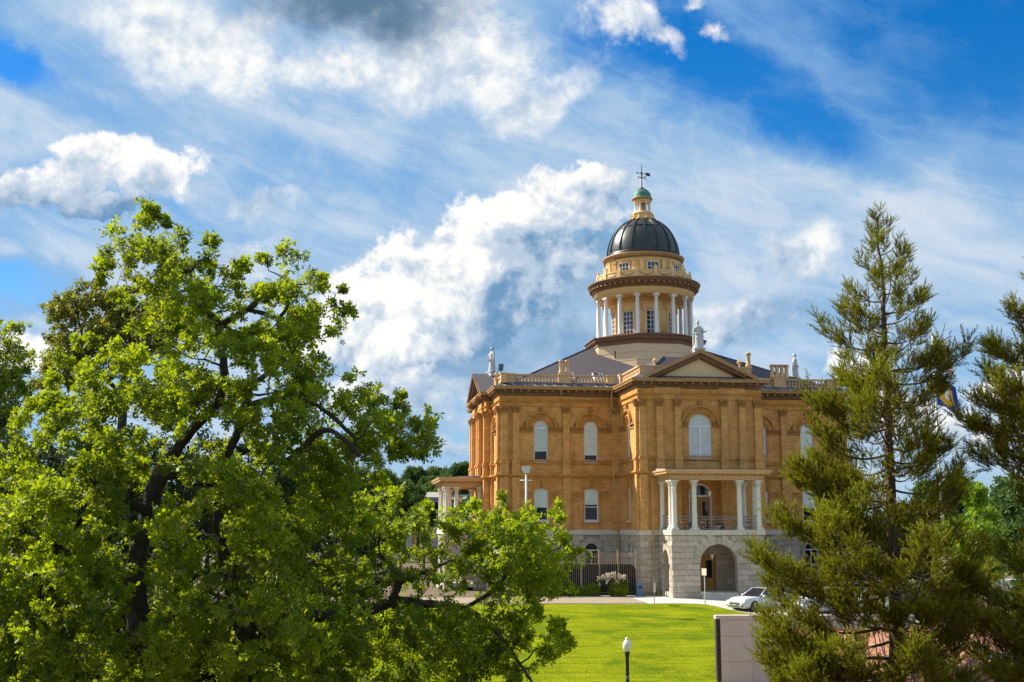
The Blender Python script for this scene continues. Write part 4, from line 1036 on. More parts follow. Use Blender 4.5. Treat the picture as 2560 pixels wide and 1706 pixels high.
for sg in (-1, 1):
    mb = MB(TPF); a, b = sorted((sg * 0.02, sg * 0.88)); ring(mb, TPF, [(a, -4.66), (b, -4.66), (b, -2.10), (a, -2.10)], [(a + 0.17, -4.45), (b - 0.17, -4.45), (b - 0.17, -2.38), (a + 0.17, -2.38)], -0.15, -0.08)
    mb.box(a + 0.17, b - 0.17, -0.15, -0.10, -4.45, -3.75); mb.obj('door_leaf', 'oak_door', dr)
    dbox(TPF, a + 0.17, b - 0.17, -0.15, -0.13, -3.72, -2.40, 'pane', 'glass_dark', dr)
    m_ = MB(TPF); m_.lathe([(0.0, -3.62), (0.035, -3.60), (0.04, -3.56), (0.03, -3.53), (0, -3.52)], 8, T=lambda p, q, zz: TPF(sg * 0.10 + p, -0.05 + q, zz)); m_.obj('handle', 'brass_lamp', dr)
# ---- downpipes
mb = MB(); mb.tube([TWF(-5.62, 0.62, 11.45), TWF(-5.62, 0.40, 10.6), TWF(-5.62, 0.40, 10.1), TWF(-5.05, 0.30, 9.55), TWF(-5.05, 0.30, 5.9), TWF(-5.25, 0.34, 5.5), TWF(-5.25, 0.36, 4.7), TWF(-5.48, 0.40, 4.45), TWF(-5.48, 0.40, 4.05), TWF(-5.15, 0.30, 3.6), TWF(-5.12, 0.28, -5.0)], 0.075, 8); mb.obj('downpipe', 'pipe_tan', R)
mb = MB(); mb.tube([TWF(-9.9, 0.62, 11.45), TWF(-9.9, 0.35, 10.80), TWF(-5.75, 0.35, 10.60)], 0.05, 6); mb.obj('downpipe', 'pipe_tan', R)
mb = MB(); mb.tube([TPF(-3.85, 0.35, 4.05), TPF(-4.02, 0.30, 3.7), TPF(-4.02, 0.26, -5.0)], 0.06, 8); mb.obj('downpipe', 'pipe_tan', R)
# ------------------------------------------------------------------ dome
OCT = [(5.31 * math.sin(rad(22.5 + 45 * i)), -5.31 * math.cos(rad(22.5 + 45 * i))) for i in range(8)]
OCT = OCT[::1]
def octsweep(prof, nm, mat):
    return MB(BT).sweep(OCT, prof).obj(nm, mat, R)
octsweep([(0, 12.5), (0, 16.42), (-0.5, 16.42)], 'octagon_wall', 'cream_block')
octsweep([(0.004, 15.62), (0.012, 15.62), (0.012, 15.64), (0.004, 15.64)], 'wall_joint', 'tan_trim'); octsweep([(0.004, 14.90), (0.012, 14.90), (0.012, 14.92), (0.004, 14.92)], 'wall_joint', 'tan_trim')
octsweep([(0, 16.40), (0.06, 16.42), (0.06, 16.70), (0.20, 16.78), (0.30, 16.90), (0.34, 17.08), (0.44, 17.12), (0.44, 17.20), (-0.4, 17.34), (-6, 17.34)], 'octagon_cornice', 'brown_trim')
ln = lambda prof, nm, mat, n=64, par=R: MB(BT).lathe(prof, n).obj(nm, mat, par)
ln([(2.86, 17.3), (2.86, 21.4)], 'drum_wall', 'cream')
ln([(4.75, 17.30), (4.75, 17.42), (4.6, 17.42)], 'stylobate', 'brown_trim')
ln([(2.8, 21.16), (4.10, 21.16), (4.10, 21.13), (4.62, 21.13), (4.62, 21.36), (4.66, 21.37), (4.66, 21.66), (4.72, 21.70)], 'drum_frieze', 'cream')
ln([(4.72, 21.70), (4.76, 21.92), (4.86, 21.94), (4.88, 22.16), (5.16, 22.20), (5.18, 22.34), (5.27, 22.40), (5.30, 22.52), (5.26, 22.56), (3.4, 22.62)], 'drum_cornice', 'brown_trim')
mb = MB(); mb2 = MB()
for i in range(120):
    a = 2 * PI * i / 120; T = lambda s, n, z, a=a: BT(n * math.cos(a) - s * math.sin(a), n * math.sin(a) + s * math.cos(a), z); mb.box(-0.06, 0.06, 4.75, 4.86, 21.74, 21.90, T)
for i in range(56):
    a = 2 * PI * i / 56; T = lambda s, n, z, a=a: BT(n * math.cos(a) - s * math.sin(a), n * math.sin(a) + s * math.cos(a), z); mb2.box(-0.12, 0.12, 4.85, 5.12, 21.99, 22.19, T)
tag(mb.obj('dentils', 'eave_tan', R), kind='stuff'); tag(mb2.obj('cornice_brackets', 'eave_tan', R), kind='stuff')
# ionic columns of the drum
dc = MB().lathe([(0.23, 0), (0.23, 0.07), (0.20, 0.09), (0.215, 0.14), (0.19, 0.17), (0.185, 1.3), (0.17, 2.6), (0.158, 3.40), (0.18, 3.42), (0.18, 3.47)], 14)
dcol = dc.obj('drum_column', 'white_paint', R)
ic = MB(); ic.box(-0.21, 0.21, -0.2, 0.2, 3.60, 3.69)
for sy in (-1, 1):
    for sx_ in (-1, 1):
        ic.lathe([(0.10, -0.05), (0.10, 0.05)], 10, T=lambda p, q, zz, sx_=sx_, sy=sy: (sx_ * 0.20 + p, sy * 0.15 + zz, 3.54 + q))
ic.box(-0.2, 0.2, -0.19, 0.19, 3.50, 3.60); ic.obj('capital', 'white_paint', dcol)
for i in range(16):
    a = -PI / 2 + i * PI / 8; p = BT(4.36 * math.cos(a), 4.36 * math.sin(a), 17.43)
    if i == 0: dcol.location = p; dcol.rotation_euler = (0, 0, a + PI / 2)
    else: inst(dcol, R, p, a + PI / 2)
def drum_window(r, zb, zt, hw, rows, i, lower):
    a = -PI / 2 + i * PI / 4
    T = lambda s, n, z: BT((r + n) * math.cos(a) - s * math.sin(a), (r + n) * math.sin(a) + s * math.cos(a), z)
    sag = r - math.sqrt(r * r - hw * hw)
    mb = MB(T)
    if lower:
        for sg in (-1, 1): mb.box(*sorted((sg * (hw + 0.05), sg * (hw + 0.24))), -0.35, 0.10, zb, zt + 0.25)
        mb.box(-hw - 0.30, hw + 0.30, -0.4, 0.12, zt + 0.25, zt + 0.42); mb.box(-hw - 0.45, hw + 0.45, -0.5, 0.24, zt + 0.72, zt + 0.80); mb.box(-hw - 0.38, hw + 0.38, -0.5, 0.17, zt + 0.64, zt + 0.72)
        mb.box(-hw - 0.24, hw + 0.24, -0.4, 0.07, zt + 0.42, zt + 0.64)
        for sg in (-1, 1): mb.box(*sorted((sg * (hw + 0.22), sg * (hw + 0.36))), -0.4, 0.16, zt + 0.10, zt + 0.64)
    else:
        for sg in (-1, 1): mb.box(*sorted((sg * (hw + 0.08), sg * (hw + 0.17))), -0.2, 0.06, zb - 0.2, zt + 0.12); mb.box(*sorted((sg * (hw + 0.35), sg * (hw + 0.72))), -0.3, 0.05, zb - 0.7, zt + 0.25); mb.box(*sorted((sg * (hw + 0.31), sg * (hw + 0.76))), -0.3, 0.10, zt + 0.12, zt + 0.25)
        mb.box(-hw - 0.17, hw + 0.17, -0.2, 0.06, zt + 0.03, zt + 0.12)
    sr = mb.obj('window_surround', 'cream', R)
    mb = MB(T); ring(mb, T, [(-hw - 0.06, zb - 0.06), (hw + 0.06, zb - 0.06), (hw + 0.06, zt + 0.04), (-hw - 0.06, zt + 0.04)], [(-hw, zb), (hw, zb), (hw, zt), (-hw, zt)], -0.3, 0.05)
    for k in (1, 2): x = -hw + 2 * hw * k / 3; mb.box(x - 0.022, x + 0.022, 0.0, 0.04, zb, zt)
    for k in range(1, rows): z = lerp(zb, zt, k / rows); mb.box(-hw, hw, 0.0, 0.04 if k != 2 or not lower else 0.05, z - 0.022, z + 0.022)
    fr = mb.obj('window', 'white_paint', R)
    for ci in range(3):
        for ri in range(rows):
            x0, x1 = -hw + 2 * hw * ci / 3, -hw + 2 * hw * (ci + 1) / 3; z0_, z1_ = lerp(zb, zt, ri / rows), lerp(zb, zt, (ri + 1) / rows)
            m_ = MB(T); e_ = 0.004 * math.sin(ci * 5 + ri * 3 + i); m_.face([(x0, 0.012, z0_), (x1, 0.012 + e_, z0_), (x1, 0.012 + e_, z1_), (x0, 0.012, z1_)]); m_.obj('pane', 'glass_blue', fr, fix=False)
for i in range(8):
    drum_window(2.86, 17.62, 19.75, 0.50, 5, i, True); drum_window(3.50, 23.42, 24.18, 0.50, 2, i, False)
# parapet with swags over the drum
def arcbox(mb, r0, r1, a0, a1, z0, z1, n=6):
    for j in range(n):
        a, b = lerp(a0, a1, j / n), lerp(a0, a1, (j + 1) / n)
        q = [BT(r * math.cos(t), r * math.sin(t), z) for z in (z0, z1) for r, t in ((r0, a), (r1, a), (r1, b), (r0, b))]
        i_ = [mb.pt(p, lambda *p: p) for p in q]
        for f in ((0, 3, 2, 1), (4, 5, 6, 7), (0, 1, 5, 4), (1, 2, 6, 5), (2, 3, 7, 6), (3, 0, 4, 7)): mb.idx([i_[k] for k in f])
for i in range(16):
    a = -PI / 2 + (i + 0.5) * PI / 8; h = PI / 16
    mb = MB(); arcbox(mb, 4.28, 4.40, a - h + 0.03, a + h - 0.03, 22.56, 23.28); arcbox(mb, 4.24, 4.45, a - h + 0.03, a + h - 0.03, 23.22, 23.32); arcbox(mb, 4.24, 4.45, a - h + 0.03, a + h - 0.03, 22.55, 22.66)
    pn = mb.obj('parapet_panel', 'cream', R)
    mb = MB(); P = []
    for j in range(9):
        t = lerp(-0.75, 0.75, j / 8); aa = a + h * t; z = 23.12 - 0.28 * (1 - (t / 0.75) ** 2); P.append(BT(4.41 * math.cos(aa), 4.41 * math.sin(aa), z))
    mb.tube(P, [0.02, 0.035, 0.045, 0.055, 0.06, 0.055, 0.045, 0.035, 0.02], 6); mb.obj('swag', 'tan_trim', pn)
    ap = a - h; T = lambda s, n, z, ap=ap: BT(n * math.cos(ap) - s * math.sin(ap), n * math.sin(ap) + s * math.cos(ap), z)
    mb = MB(T); mb.box(-0.19, 0.19, 4.20, 4.50, 22.55, 23.36); mb.prism([(-0.17, 23.36), (0.17, 23.36), (0.16, 23.55), (0.08, 23.70), (0, 23.80), (-0.08, 23.70), (-0.16, 23.55)], 4.26, 4.44); mb.obj('parapet_post', 'cream', R)
ln([(3.50, 22.5), (3.50, 24.42), (3.54, 24.45), (3.54, 24.60), (3.60, 24.66)], 'upper_drum', 'cream')
ln([(3.60, 24.66), (3.63, 24.80), (3.74, 24.84), (3.78, 24.96), (3.86, 25.02), (3.86, 25.12), (3.3, 25.16)], 'upper_cornice', 'tan_trim')
mb = MB()
for i in range(110):
    a = 2 * PI * i / 110; T = lambda s, n, z, a=a: BT(n * math.cos(a) - s * math.sin(a), n * math.sin(a) + s * math.cos(a), z); mb.box(-0.05, 0.05, 3.6, 3.70, 24.69, 24.80, T)
tag(mb.obj('dentils', 'brown_trim', R), kind='stuff')
dp = [(3.40, 25.14), (3.40, 25.30)]
DZ = 25.30
prof = lambda t, o=0.0: ((3.36 + o) * math.cos(t) ** 0.96, DZ + (3.80 + o) * math.sin(t))
TM = math.acos((1.02 / 3.36) ** (1 / 0.96))
dome = ln(dp + [prof(TM * i / 22) for i in range(23)] + [(0.0, prof(TM)[1])], 'dome_roof', 'copper_dark', 96)
for i in range(16):                                             # standing ribs and raised panels
    a = 2 * PI * i / 16 + PI / 16
    T = lambda s, n, z, a=a: BT(n * math.cos(a) - s * math.sin(a), n * math.sin(a) + s * math.cos(a), z)
    mb = MB(T)
    for j in range(14):
        t0, t1 = TM * j / 14, TM * (j + 1) / 14; w0, w1 = lerp(0.12, 0.06, j / 14), lerp(0.12, 0.06, (j + 1) / 14)
        (r0, z0), (r1, z1) = prof(t0), prof(t1); (q0, y0), (q1, y1) = prof(t0, 0.10), prof(t1, 0.10)
        mb.face([(-w0, q0, y0), (w0, q0, y0), (w1, q1, y1), (-w1, q1, y1)])
        for sg in (-1, 1): mb.face([(sg * w0, r0 - 0.02, z0), (sg * w0, q0, y0), (sg * w1, q1, y1), (sg * w1, r1 - 0.02, z1)])
    mb.obj('dome_rib', 'copper_dark', dome)
mb = MB()
for tt in (0.62,):
    r, z = prof(TM * tt, 0.03); mb.lathe([(r + 0.03, z - 0.05), (r + 0.05, z), (r - 0.02, z + 0.06)], 96, T=BT)
mb.lathe([(3.46, 25.16), (3.50, 25.24), (3.46, 25.34), (3.38, 25.36)], 96, T=BT)
mb.obj('dome_band', 'copper_dark', dome)
mb = MB()
for i in range(96):
    a = 2 * PI * i / 96; T = lambda s, n, z, a=a: BT(n * math.cos(a) - s * math.sin(a), n * math.sin(a) + s * math.cos(a), z)
    mb.frustum((-0.07, 0.07, 3.40, 3.50, 25.36), (-0.02, 0.02, 3.40, 3.44, 25.50), T)
tag(mb.obj('dome_cresting', 'copper_dark', dome), kind='stuff')
# lantern
lan = ln([(1.08, 28.86), (1.14, 28.95), (1.10, 29.05), (0.98, 29.12), (0.95, 29.50), (1.02, 29.55), (1.02, 29.62), (0.90, 29.68), (0.90, 29.76), (0.3, 29.76)], 'lantern_base', 'cream', 32)
for i in range(12):
    a = 2 * PI * i / 12; T = lambda s, n, z, a=a: BT(n * math.cos(a) - s * math.sin(a), n * math.sin(a) + s * math.cos(a), z)
    mb = MB(T); mb.lathe([(0.14, -0.07), (0.14, 0.07)], 10, T=lambda p, q, zz, T=T: T(zz, 1.17 + p, 29.02 + q)); mb.lathe([(0.09, -0.06), (0.09, 0.06)], 8, T=lambda p, q, zz, T=T: T(zz, 1.00 + p, 29.36 + q)); mb.box(-0.06, 0.06, 0.94, 1.14, 29.0, 29.40); mb.obj('scroll_bracket', 'cream', lan)
ln([(0.34, 29.7), (0.34, 30.7)], 'lantern_core', 'tan_trim', 16, lan)
lc = MB().lathe([(0.11, 0), (0.11, 0.05), (0.085, 0.08), (0.07, 0.82), (0.10, 0.86), (0.10, 0.94)], 10)
l0 = lc.obj('lantern_column', 'white_paint', R)
for i in range(8):
    a = -PI / 2 + (i + 0.35) * PI / 4; p = BT(0.74 * math.cos(a), 0.74 * math.sin(a), 29.76)
    if i == 0: l0.location = p
    else: inst(l0, R, p)
ln([(0.3, 30.69), (0.80, 30.69), (0.82, 30.80), (0.88, 30.84), (0.88, 30.90)], 'lantern_frieze', 'cream', 32, lan)
ln([(0.88, 30.90), (0.98, 30.98), (1.02, 31.08), (1.0, 31.12), (0.8, 31.14)], 'lantern_cornice', 'tan_trim', 32, lan)
ln([(0.90, 31.13), (0.90, 31.22)] + [(0.88 * math.cos(PI / 2 * i / 10 * 0.9), 31.22 + 0.92 * math.sin(PI / 2 * i / 10 * 0.9)) for i in range(6)], 'lantern_roof', 'copper_green', 32, lan)
ln([(0.88 * math.cos(PI / 2 * i / 10 * 0.9), 31.22 + 0.92 * math.sin(PI / 2 * i / 10 * 0.9)) for i in range(5, 11)] + [(0, 32.13)], 'lantern_crown', 'copper_brown', 32, lan)
ln([(0.22, 32.08), (0.22, 32.2), (0.10, 32.26), (0, 32.28)], 'lantern_cap', 'iron_dark', 12, lan)
# weathervane
wv = MB(); rt = lambda s, n, z: BT(s, n, z)
wv.tube([BT(0, 0, 32.2), BT(0, 0, 34.2), BT(0, 0, 34.6)], [0.05, 0.035, 0.01], 6); wv.lathe([(0, 34.18), (0.05, 34.24), (0, 34.32)], 8, T=BT)
wv.lathe([(0, 33.12), (0.10, 33.18), (0.12, 33.24), (0, 33.34)], 8, T=BT); wv.lathe([(0, 33.56), (0.08, 33.62), (0, 33.70)], 8, T=BT)
van = wv.obj('weathervane', 'iron_dark', R)
mb = MB()
for q in (0.6, 0.6 + PI / 2):
    c_, s_ = math.cos(q), math.sin(q); mb.tube([BT(-0.46 * c_, -0.46 * s_, 33.22), BT(0.46 * c_, 0.46 * s_, 33.22)], 0.03, 5)
    for sg in (-1, 1):
        for k in range(4):
            b = k * PI / 2; mb.tube([BT(sg * 0.46 * c_, sg * 0.46 * s_, 33.22), BT(sg * 0.46 * c_ + 0.09 * math.cos(b) * c_, sg * 0.46 * s_ + 0.09 * math.cos(b) * s_, 33.22 + 0.09 * math.sin(b))], 0.025, 4)
mb.obj('direction_arms', 'iron_dark', van)
mb = MB(); q = -0.25; c_, s_ = math.cos(q), math.sin(q); T = lambda s, n, z: BT(s * c_ - n * s_, s * s_ + n * c_, z)
mb.tube([T(-0.42, 0, 33.72), T(0.45, 0, 33.58)], 0.028, 5); mb.prism([(-0.55, 33.74), (-0.38, 33.83), (-0.38, 33.62)], -0.02, 0.02, T)
mb.prism([(0.36, 33.72), (0.82, 33.62), (0.78, 33.52), (0.84, 33.32), (0.40, 33.42)], -0.02, 0.02, T)
for k in range(6):
    b = k * PI / 3; mb.tube([T(0, 0, 33.63), T(0.16 * math.cos(b), 0, 33.65 + 0.20 * math.sin(b))], 0.028, 4)
mb.obj('arrow', 'iron_dark', van)
# roof vent pipe near the octagon
mb = MB(); mb.lathe([(0.06, 15.2), (0.06, 15.75), (0.09, 15.76), (0.09, 15.85)], 8, c=(-3.6, -3.3), T=BT); mb.obj('vent_pipe', 'iron_dark', R)
def gpt(x, y):
    """where the sight line through a photograph pixel meets the ground"""
    k = (CY - y) / F; d = Vector(((x - CX) / F, cp - k * sp, sp + k * cp)); t = 30.0
    while t < 400 and d.z * t > gz(d.x * t, d.y * t): t += 0.05
    return Vector((d.x * t, d.y * t, gz(d.x * t, d.y * t)))
# ------------------------------------------------------------------ statues on the gables
def figure(name, label, u, v, turn, arm, parent_z=13.35):
    o = thing(name, label, 'statue', Wd(u, v, parent_z), TH + turn, 'white statues on the courthouse gables')
    MB().box(-0.42, 0.42, -0.36, 0.36, 0, 0.80).box(-0.46, 0.46, -0.40, 0.40, 0.74, 0.84).box(-0.46, 0.46, -0.40, 0.40, 0.0, 0.12).obj('pedestal', 'marble', o)
    mb = MB(); pr = [(0, .38, .30), (.06, .40, .32), (.25, .35, .29), (.6, .31, .26), (.95, .29, .25), (1.2, .25, .205), (1.32, .225, .185), (1.45, .26, .20), (1.6, .295, .205), (1.72, .30, .18), (1.80, .22, .15), (1.86, .11, .10), (1.90, .078, .08), (1.96, .08, .085), (2.0, .11, .125), (2.08, .128, .15), (2.17, .13, .15), (2.25, .105, .12), (2.31, .05, .06), (2.33, .005, .005)]
    n = 28; rows = []
    for z, a, b in pr:
        f = 0.09 * max(0, 1 - z / 1.25)
        lean = 0.03 * math.sin(z * 2.2)
        rows.append([mb.pt((lean + a * math.cos(t) * (1 + f * math.sin(9 * t + z * 2)), b * math.sin(t) * (1 + f * math.sin(11 * t + 1)), z + 0.84)) for t in [2 * PI * i / n for i in range(n)]])
    for j in range(len(rows) - 1):
        for i in range(n): mb.idx((rows[j][i], rows[j][(i + 1) % n], rows[j + 1][(i + 1) % n], rows[j + 1][i]), True)
    mb.idx(rows[0][::-1]); mb.idx(rows[-1]); Z = 0.84
    for sg, pts in arm.items():
        mb.tube([(sg * x, y, z + Z) for x, y, z in pts], [0.10, 0.095, 0.075, 0.06, 0.05, 0.03][:len(pts)], 8)
    mb.tube([(0.33, -0.05, 1.45 + Z), (0.36, 0.02, 0.9 + Z), (0.33, 0.05, 0.3 + Z)], [0.05, 0.09, 0.12], 7)        # hanging cloak folds
    mb.tube([(-0.30, 0.12, 1.55 + Z), (-0.34, 0.16, 0.8 + Z), (-0.33, 0.14, 0.05 + Z)], [0.06, 0.10, 0.12], 7)
    mb.tube([(0.26, -0.16, 1.30 + Z), (0.0, -0.27, 1.05 + Z), (-0.24, -0.2, 0.85 + Z)], [0.05, 0.06, 0.04], 7)
    mb.tube([(0, -0.14, 2.12 + Z), (0, -0.165, 2.06 + Z)], [0.012, 0.022], 6)                                       # nose
    mb.lathe([(0, -0.09), (0.08, -0.05), (0.09, 0.02), (0, 0.09)], 8, T=lambda x, y, z: (x, y + 0.15, z + 2.17 + Z))    # knot of hair
    b = mb.obj('figure', 'marble', o)
    md = b.modifiers.new('fuse', 'REMESH'); md.mode = 'VOXEL'; md.voxel_size = 0.022; md.use_smooth_shade = True
    return o
A1 = {1: [(.27, 0, 1.70), (.38, -.05, 1.42), (.40, -.14, 1.30), (.52, -.30, 1.38), (.60, -.36, 1.40)], -1: [(.27, 0, 1.70), (.38, 0, 1.42), (.36, -.08, 1.25), (.20, -.26, 1.20), (.10, -.30, 1.22)]}
A2 = {1: [(.27, 0, 1.70), (.37, 0, 1.40), (.38, -.04, 1.22), (.36, -.12, 1.02), (.34, -.16, 0.95)], -1: [(.27, 0, 1.70), (.38, -.10, 1.45), (.34, -.28, 1.30), (.26, -.45, 1.34), (.24, -.52, 1.35)]}
A3 = {1: [(.27, 0, 1.70), (.38, .02, 1.42), (.42, -.02, 1.20), (.50, -.14, 1.08), (.56, -.2, 1.05)], -1: [(.27, 0, 1.70), (.36, 0, 1.42), (.35, -.08, 1.22), (.22, -.22, 1.10), (.15, -.26, 1.08)]}
figure('statue', 'white draped statue holding out one hand above the front pediment beside the dome', 0.12, -16.35, 0.0, A1)
figure('statue', 'white draped statue with pointing arm on the far left gable of the courthouse', -14.42, -0.1, -PI / 2 + 0.4, A2)
figure('statue', 'white draped statue half hidden by the tall conifer on the right hand gable', 14.62, -0.1, 0.9, A3)
def floodlight(lab, u, v, z, rz):
    o = thing('floodlight', lab, 'floodlight', Wd(u, v, z), TH + rz)
    mb = MB(); T = lambda s, n, zz: (s, n * 0.9 - zz * 0.35, zz * 0.93 + n * 0.3)
    mb.frustum((-0.22, 0.22, 0.0, 0.10, 0.1), (-0.22, 0.22, 0.0, 0.10, 0.75), T); mb.obj('housing', 'bin_blue', o)
    MB().tube([(0, 0, -0.2), (0, 0, 0.2)], 0.04, 6).obj('bracket', 'iron_dark', o)
floodlight('blue floodlight panel tilted behind the left gable statue', -13.62, -0.1, 14.2, 0.2)
floodlight('small blue floodlight at the feet of the right gable statue', 13.55, -0.1, 14.0, 0.4)
# ------------------------------------------------------------------ hanging lanterns
def hlantern(lab, u, v, ztop, drop):
    o = thing('hanging_lantern', lab, 'lantern', Wd(u, v, ztop - drop), TH, 'lanterns hanging in the porches')
    MB().tube([(0, 0, 0.45), (0, 0, drop)], 0.016, 5).obj('chain', 'brass_lamp', o)
    MB().lathe([(0.05, 0.46), (0.10, 0.40), (0.19, 0.34), (0.20, 0.30), (0.14, 0.30)], 8).obj('cap', 'brass_lamp', o)
    MB().lathe([(0.145, 0.30), (0.085, 0.0)], 6, smooth=False).obj('lamp_glass', 'globe', o)
    mb = MB(); mb.lathe([(0.085, 0.0), (0.07, -0.05), (0.03, -0.10), (0, -0.14)], 8)
    for i in range(6): a = PI * i / 3; mb.tube([(0.15 * math.cos(a), 0.15 * math.sin(a), 0.31), (0.09 * math.cos(a), 0.09 * math.sin(a), 0.0)], 0.012, 4)
    mb.obj('cage', 'brass_lamp', o)
hlantern('brass lantern hanging on a chain over the balcony door', 0.05, -18.5, 3.80, 1.30)
hlantern('brass lantern hanging inside the granite entrance arch', 0.10, -18.5, -0.45, 1.75)
hlantern('brass lantern hanging in the left side porch', -17.2, 0.0, 3.80, 1.35)
# ------------------------------------------------------------------ leaf builders
def build_leaves(name, P, Q, Sc, tint, tv, tf, mat, parent=None, vt=None, attr_per_vert=None):
    """P (N,3) places, Q (N,3,3) frames, Sc (N,) sizes; template tv/tf repeated as one mesh"""
    N, m = len(P), len(tv)
    V = np.einsum('nij,mj->nmi', Q, tv) * Sc[:, None, None] + P[:, None, :]
    me = bpy.data.meshes.new(name)
    k = tf.shape[1]; FN = len(tf)
    idx = (tf[None] + (np.arange(N) * m)[:, None, None]).reshape(-1)
    me.vertices.add(N * m); me.vertices.foreach_set('co', V.astype(np.float32).ravel())
    me.loops.add(len(idx)); me.loops.foreach_set('vertex_index', idx.astype(np.int32))
    me.polygons.add(N * FN); me.polygons.foreach_set('loop_start', (np.arange(N * FN) * k).astype(np.int32))
    try: me.polygons.foreach_set('loop_total', np.full(N * FN, k, np.int32))
    except Exception: pass
    a = me.attributes.new('tint', 'FLOAT', 'POINT')
    tt = np.repeat(tint, m) if vt is None else (tint[:, None] + vt[None, :]).ravel()
    a.data.foreach_set('value', np.clip(tt, 0, 1).astype(np.float32))
    me.materials.append(MATS[mat]); me.update(calc_edges=True)
    o = bpy.data.objects.new(name, me); COL.objects.link(o)
    if parent: o.parent = parent
    return o
def frames(rs, N, up=0.0, dirs=None, spread=1.0):
    """random frames; y axis leans along dirs"""
    y = rs.normal(size=(N, 3)) * spread
    if dirs is not None: y = y * 0.6 + dirs
    y[:, 2] += up
    y /= np.linalg.norm(y, axis=1)[:, None] + 1e-9
    r = rs.normal(size=(N, 3)); x = np.cross(r, y); x /= np.linalg.norm(x, axis=1)[:, None] + 1e-9
    z = np.cross(x, y)
    return np.stack([x, y, z], axis=2)
# an oak spray: seven lobed leaves in a rosette
def leaf_outline():
    p = [(0, 0, 0), (-0.22, 0.30, 0.05), (-0.12, 0.45, 0.03), (-0.30, 0.70, 0.07), (-0.10, 0.80, 0.03), (0, 1.0, 0.0), (0.10, 0.80, 0.03), (0.30, 0.70, 0.07), (0.12, 0.45, 0.03), (0.22, 0.30, 0.05)]
    f = [(0, 1, 2), (0, 2, 4), (2, 3, 4), (0, 4, 5), (0, 5, 6), (0, 6, 8), (6, 7, 8), (0, 8, 9)]
    return np.array(p, float), np.array(f)
def rosette(k, seed, simple=False):
    rs = np.random.RandomState(seed); lv, lf = leaf_outline()
    if simple: lv = np.array([(0, 0, 0), (-0.26, 0.55, 0.05), (0, 1, 0), (0.26, 0.55, 0.05)], float); lf = np.array([(0, 1, 2), (0, 2, 3)])
    V, Fc = [], []
    for i in range(k):
        a = 2 * PI * (i + rs.rand() * 0.5) / k; e = rs.uniform(-0.3, 0.9); s = rs.uniform(0.7, 1.1)
        y = np.array([math.cos(a) * math.cos(e), math.sin(a) * math.cos(e), math.sin(e)]); x = np.array([-math.sin(a), math.cos(a), 0]); z = np.cross(x, y)
        t = rs.uniform(-0.5, 0.5); x2 = x * math.cos(t) + z * math.sin(t); z2 = np.cross(x2, y)
        V.append((lv[:, :1] * x2 + lv[:, 1:2] * y + lv[:, 2:] * z2) * s + y * 0.12); Fc.append(lf + i * len(lv))
    return np.concatenate(V), np.concatenate(Fc)
# ------------------------------------------------------------------ clipped bushes and the rose
BV, BF = rosette(4, 5, True)
def bush_mesh(seed, n=2200):
    rs = np.random.RandomState(seed); d = rs.normal(size=(n, 3)); d /= np.linalg.norm(d, axis=1)[:, None]; d = d[d[:, 2] > -0.75]
    P = d * np.array([1, 1, 0.92]) * (1 + rs.normal(size=(len(d), 1)) * 0.025)
    return build_leaves('foliage', P, frames(rs, len(d), 0.1, d * 0.9), rs.uniform(0.08, 0.13, len(d)), rs.rand(len(d)) * 0.7 + 0.15, BV, BF, 'leaf_hedge')
fo = bush_mesh(3); bc = MB().lathe([(0.0, -0.80), (0.5, -0.70), (0.78, -0.2), (0.82, 0.15), (0.66, 0.52), (0.35, 0.75), (0, 0.80)], 18).obj('core', 'bark_oak')
BUSH = [(1547, 1493, 0.74, 'round clipped bush in front of the flowering rose, nearest the bin'), (1482, 1492, 0.58, 'round clipped bush just left of the flowering rose'), (1455, 1492, 0.50, 'small clipped bush at the tip of the oak foliage, third left of the rose'), (1502, 1489, 0.40, 'small low bush tucked under the rose on its left side'), (1570, 1487, 0.60, 'clipped bush behind the largest round bush, beside the blue bin'),
        (1425, 1492, 0.52, 'clipped bush partly behind the hanging oak leaves, fourth left of the rose'), (1398, 1492, 0.55, 'clipped bush seen through the oak leaves, fifth left of the rose'), (1368, 1491, 0.55, 'clipped bush seen through the oak leaves near the pole, sixth left of the rose'), (1338, 1491, 0.62, 'yellowish clipped bush at the left end of the row by the white pole')]
firstb = True
for x, y, r, lab in BUSH:
    g = gpt(x, y); o = thing('clipped_bush', lab, 'bush', (g.x, g.y + r * 0.8, g.z + r * 0.72), random.uniform(0, 6), 'clipped bushes along the fence'); o.scale = (r, r, r)
    if firstb: fo.parent = o; bc.parent = o; firstb = False
    else: inst(fo, o); inst(bc, o)
rs = np.random.RandomState(8)
g = gpt(1521, 1486); ro = thing('rose_bush', 'rose bush covered in white flowers among the clipped bushes', 'rose bush', (g.x, 90.35, gz(g.x, 90.35)))
mb = MB(); ends = []
for i in range(14):
    a = rs.uniform(0, 2 * PI); q = rs.uniform(0.3, 1.1); e = Vector((q * math.cos(a), 0.5 * q * math.sin(a), rs.uniform(1.0, 1.55))); ends.append(e); mb.tube([(0, 0, 0), e * 0.5 + Vector((0, 0, 0.15)), e], [0.03, 0.02, 0.01], 5)
mb.obj('stems', 'bark_oak', ro)
P = np.array([(rs.uniform(-1.15, 1.15), rs.uniform(-0.5, 0.5), 0) for _ in range(520)]); P[:, 2] = 0.85 + rs.rand(520) * (0.85 - 0.28 * (P[:, 0] / 1.15) ** 2)
build_leaves('foliage', P, frames(rs, 520, 0.3), rs.uniform(0.06, 0.11, 520), rs.rand(520) * 0.5, BV, BF, 'leaf_dark_shade', ro)
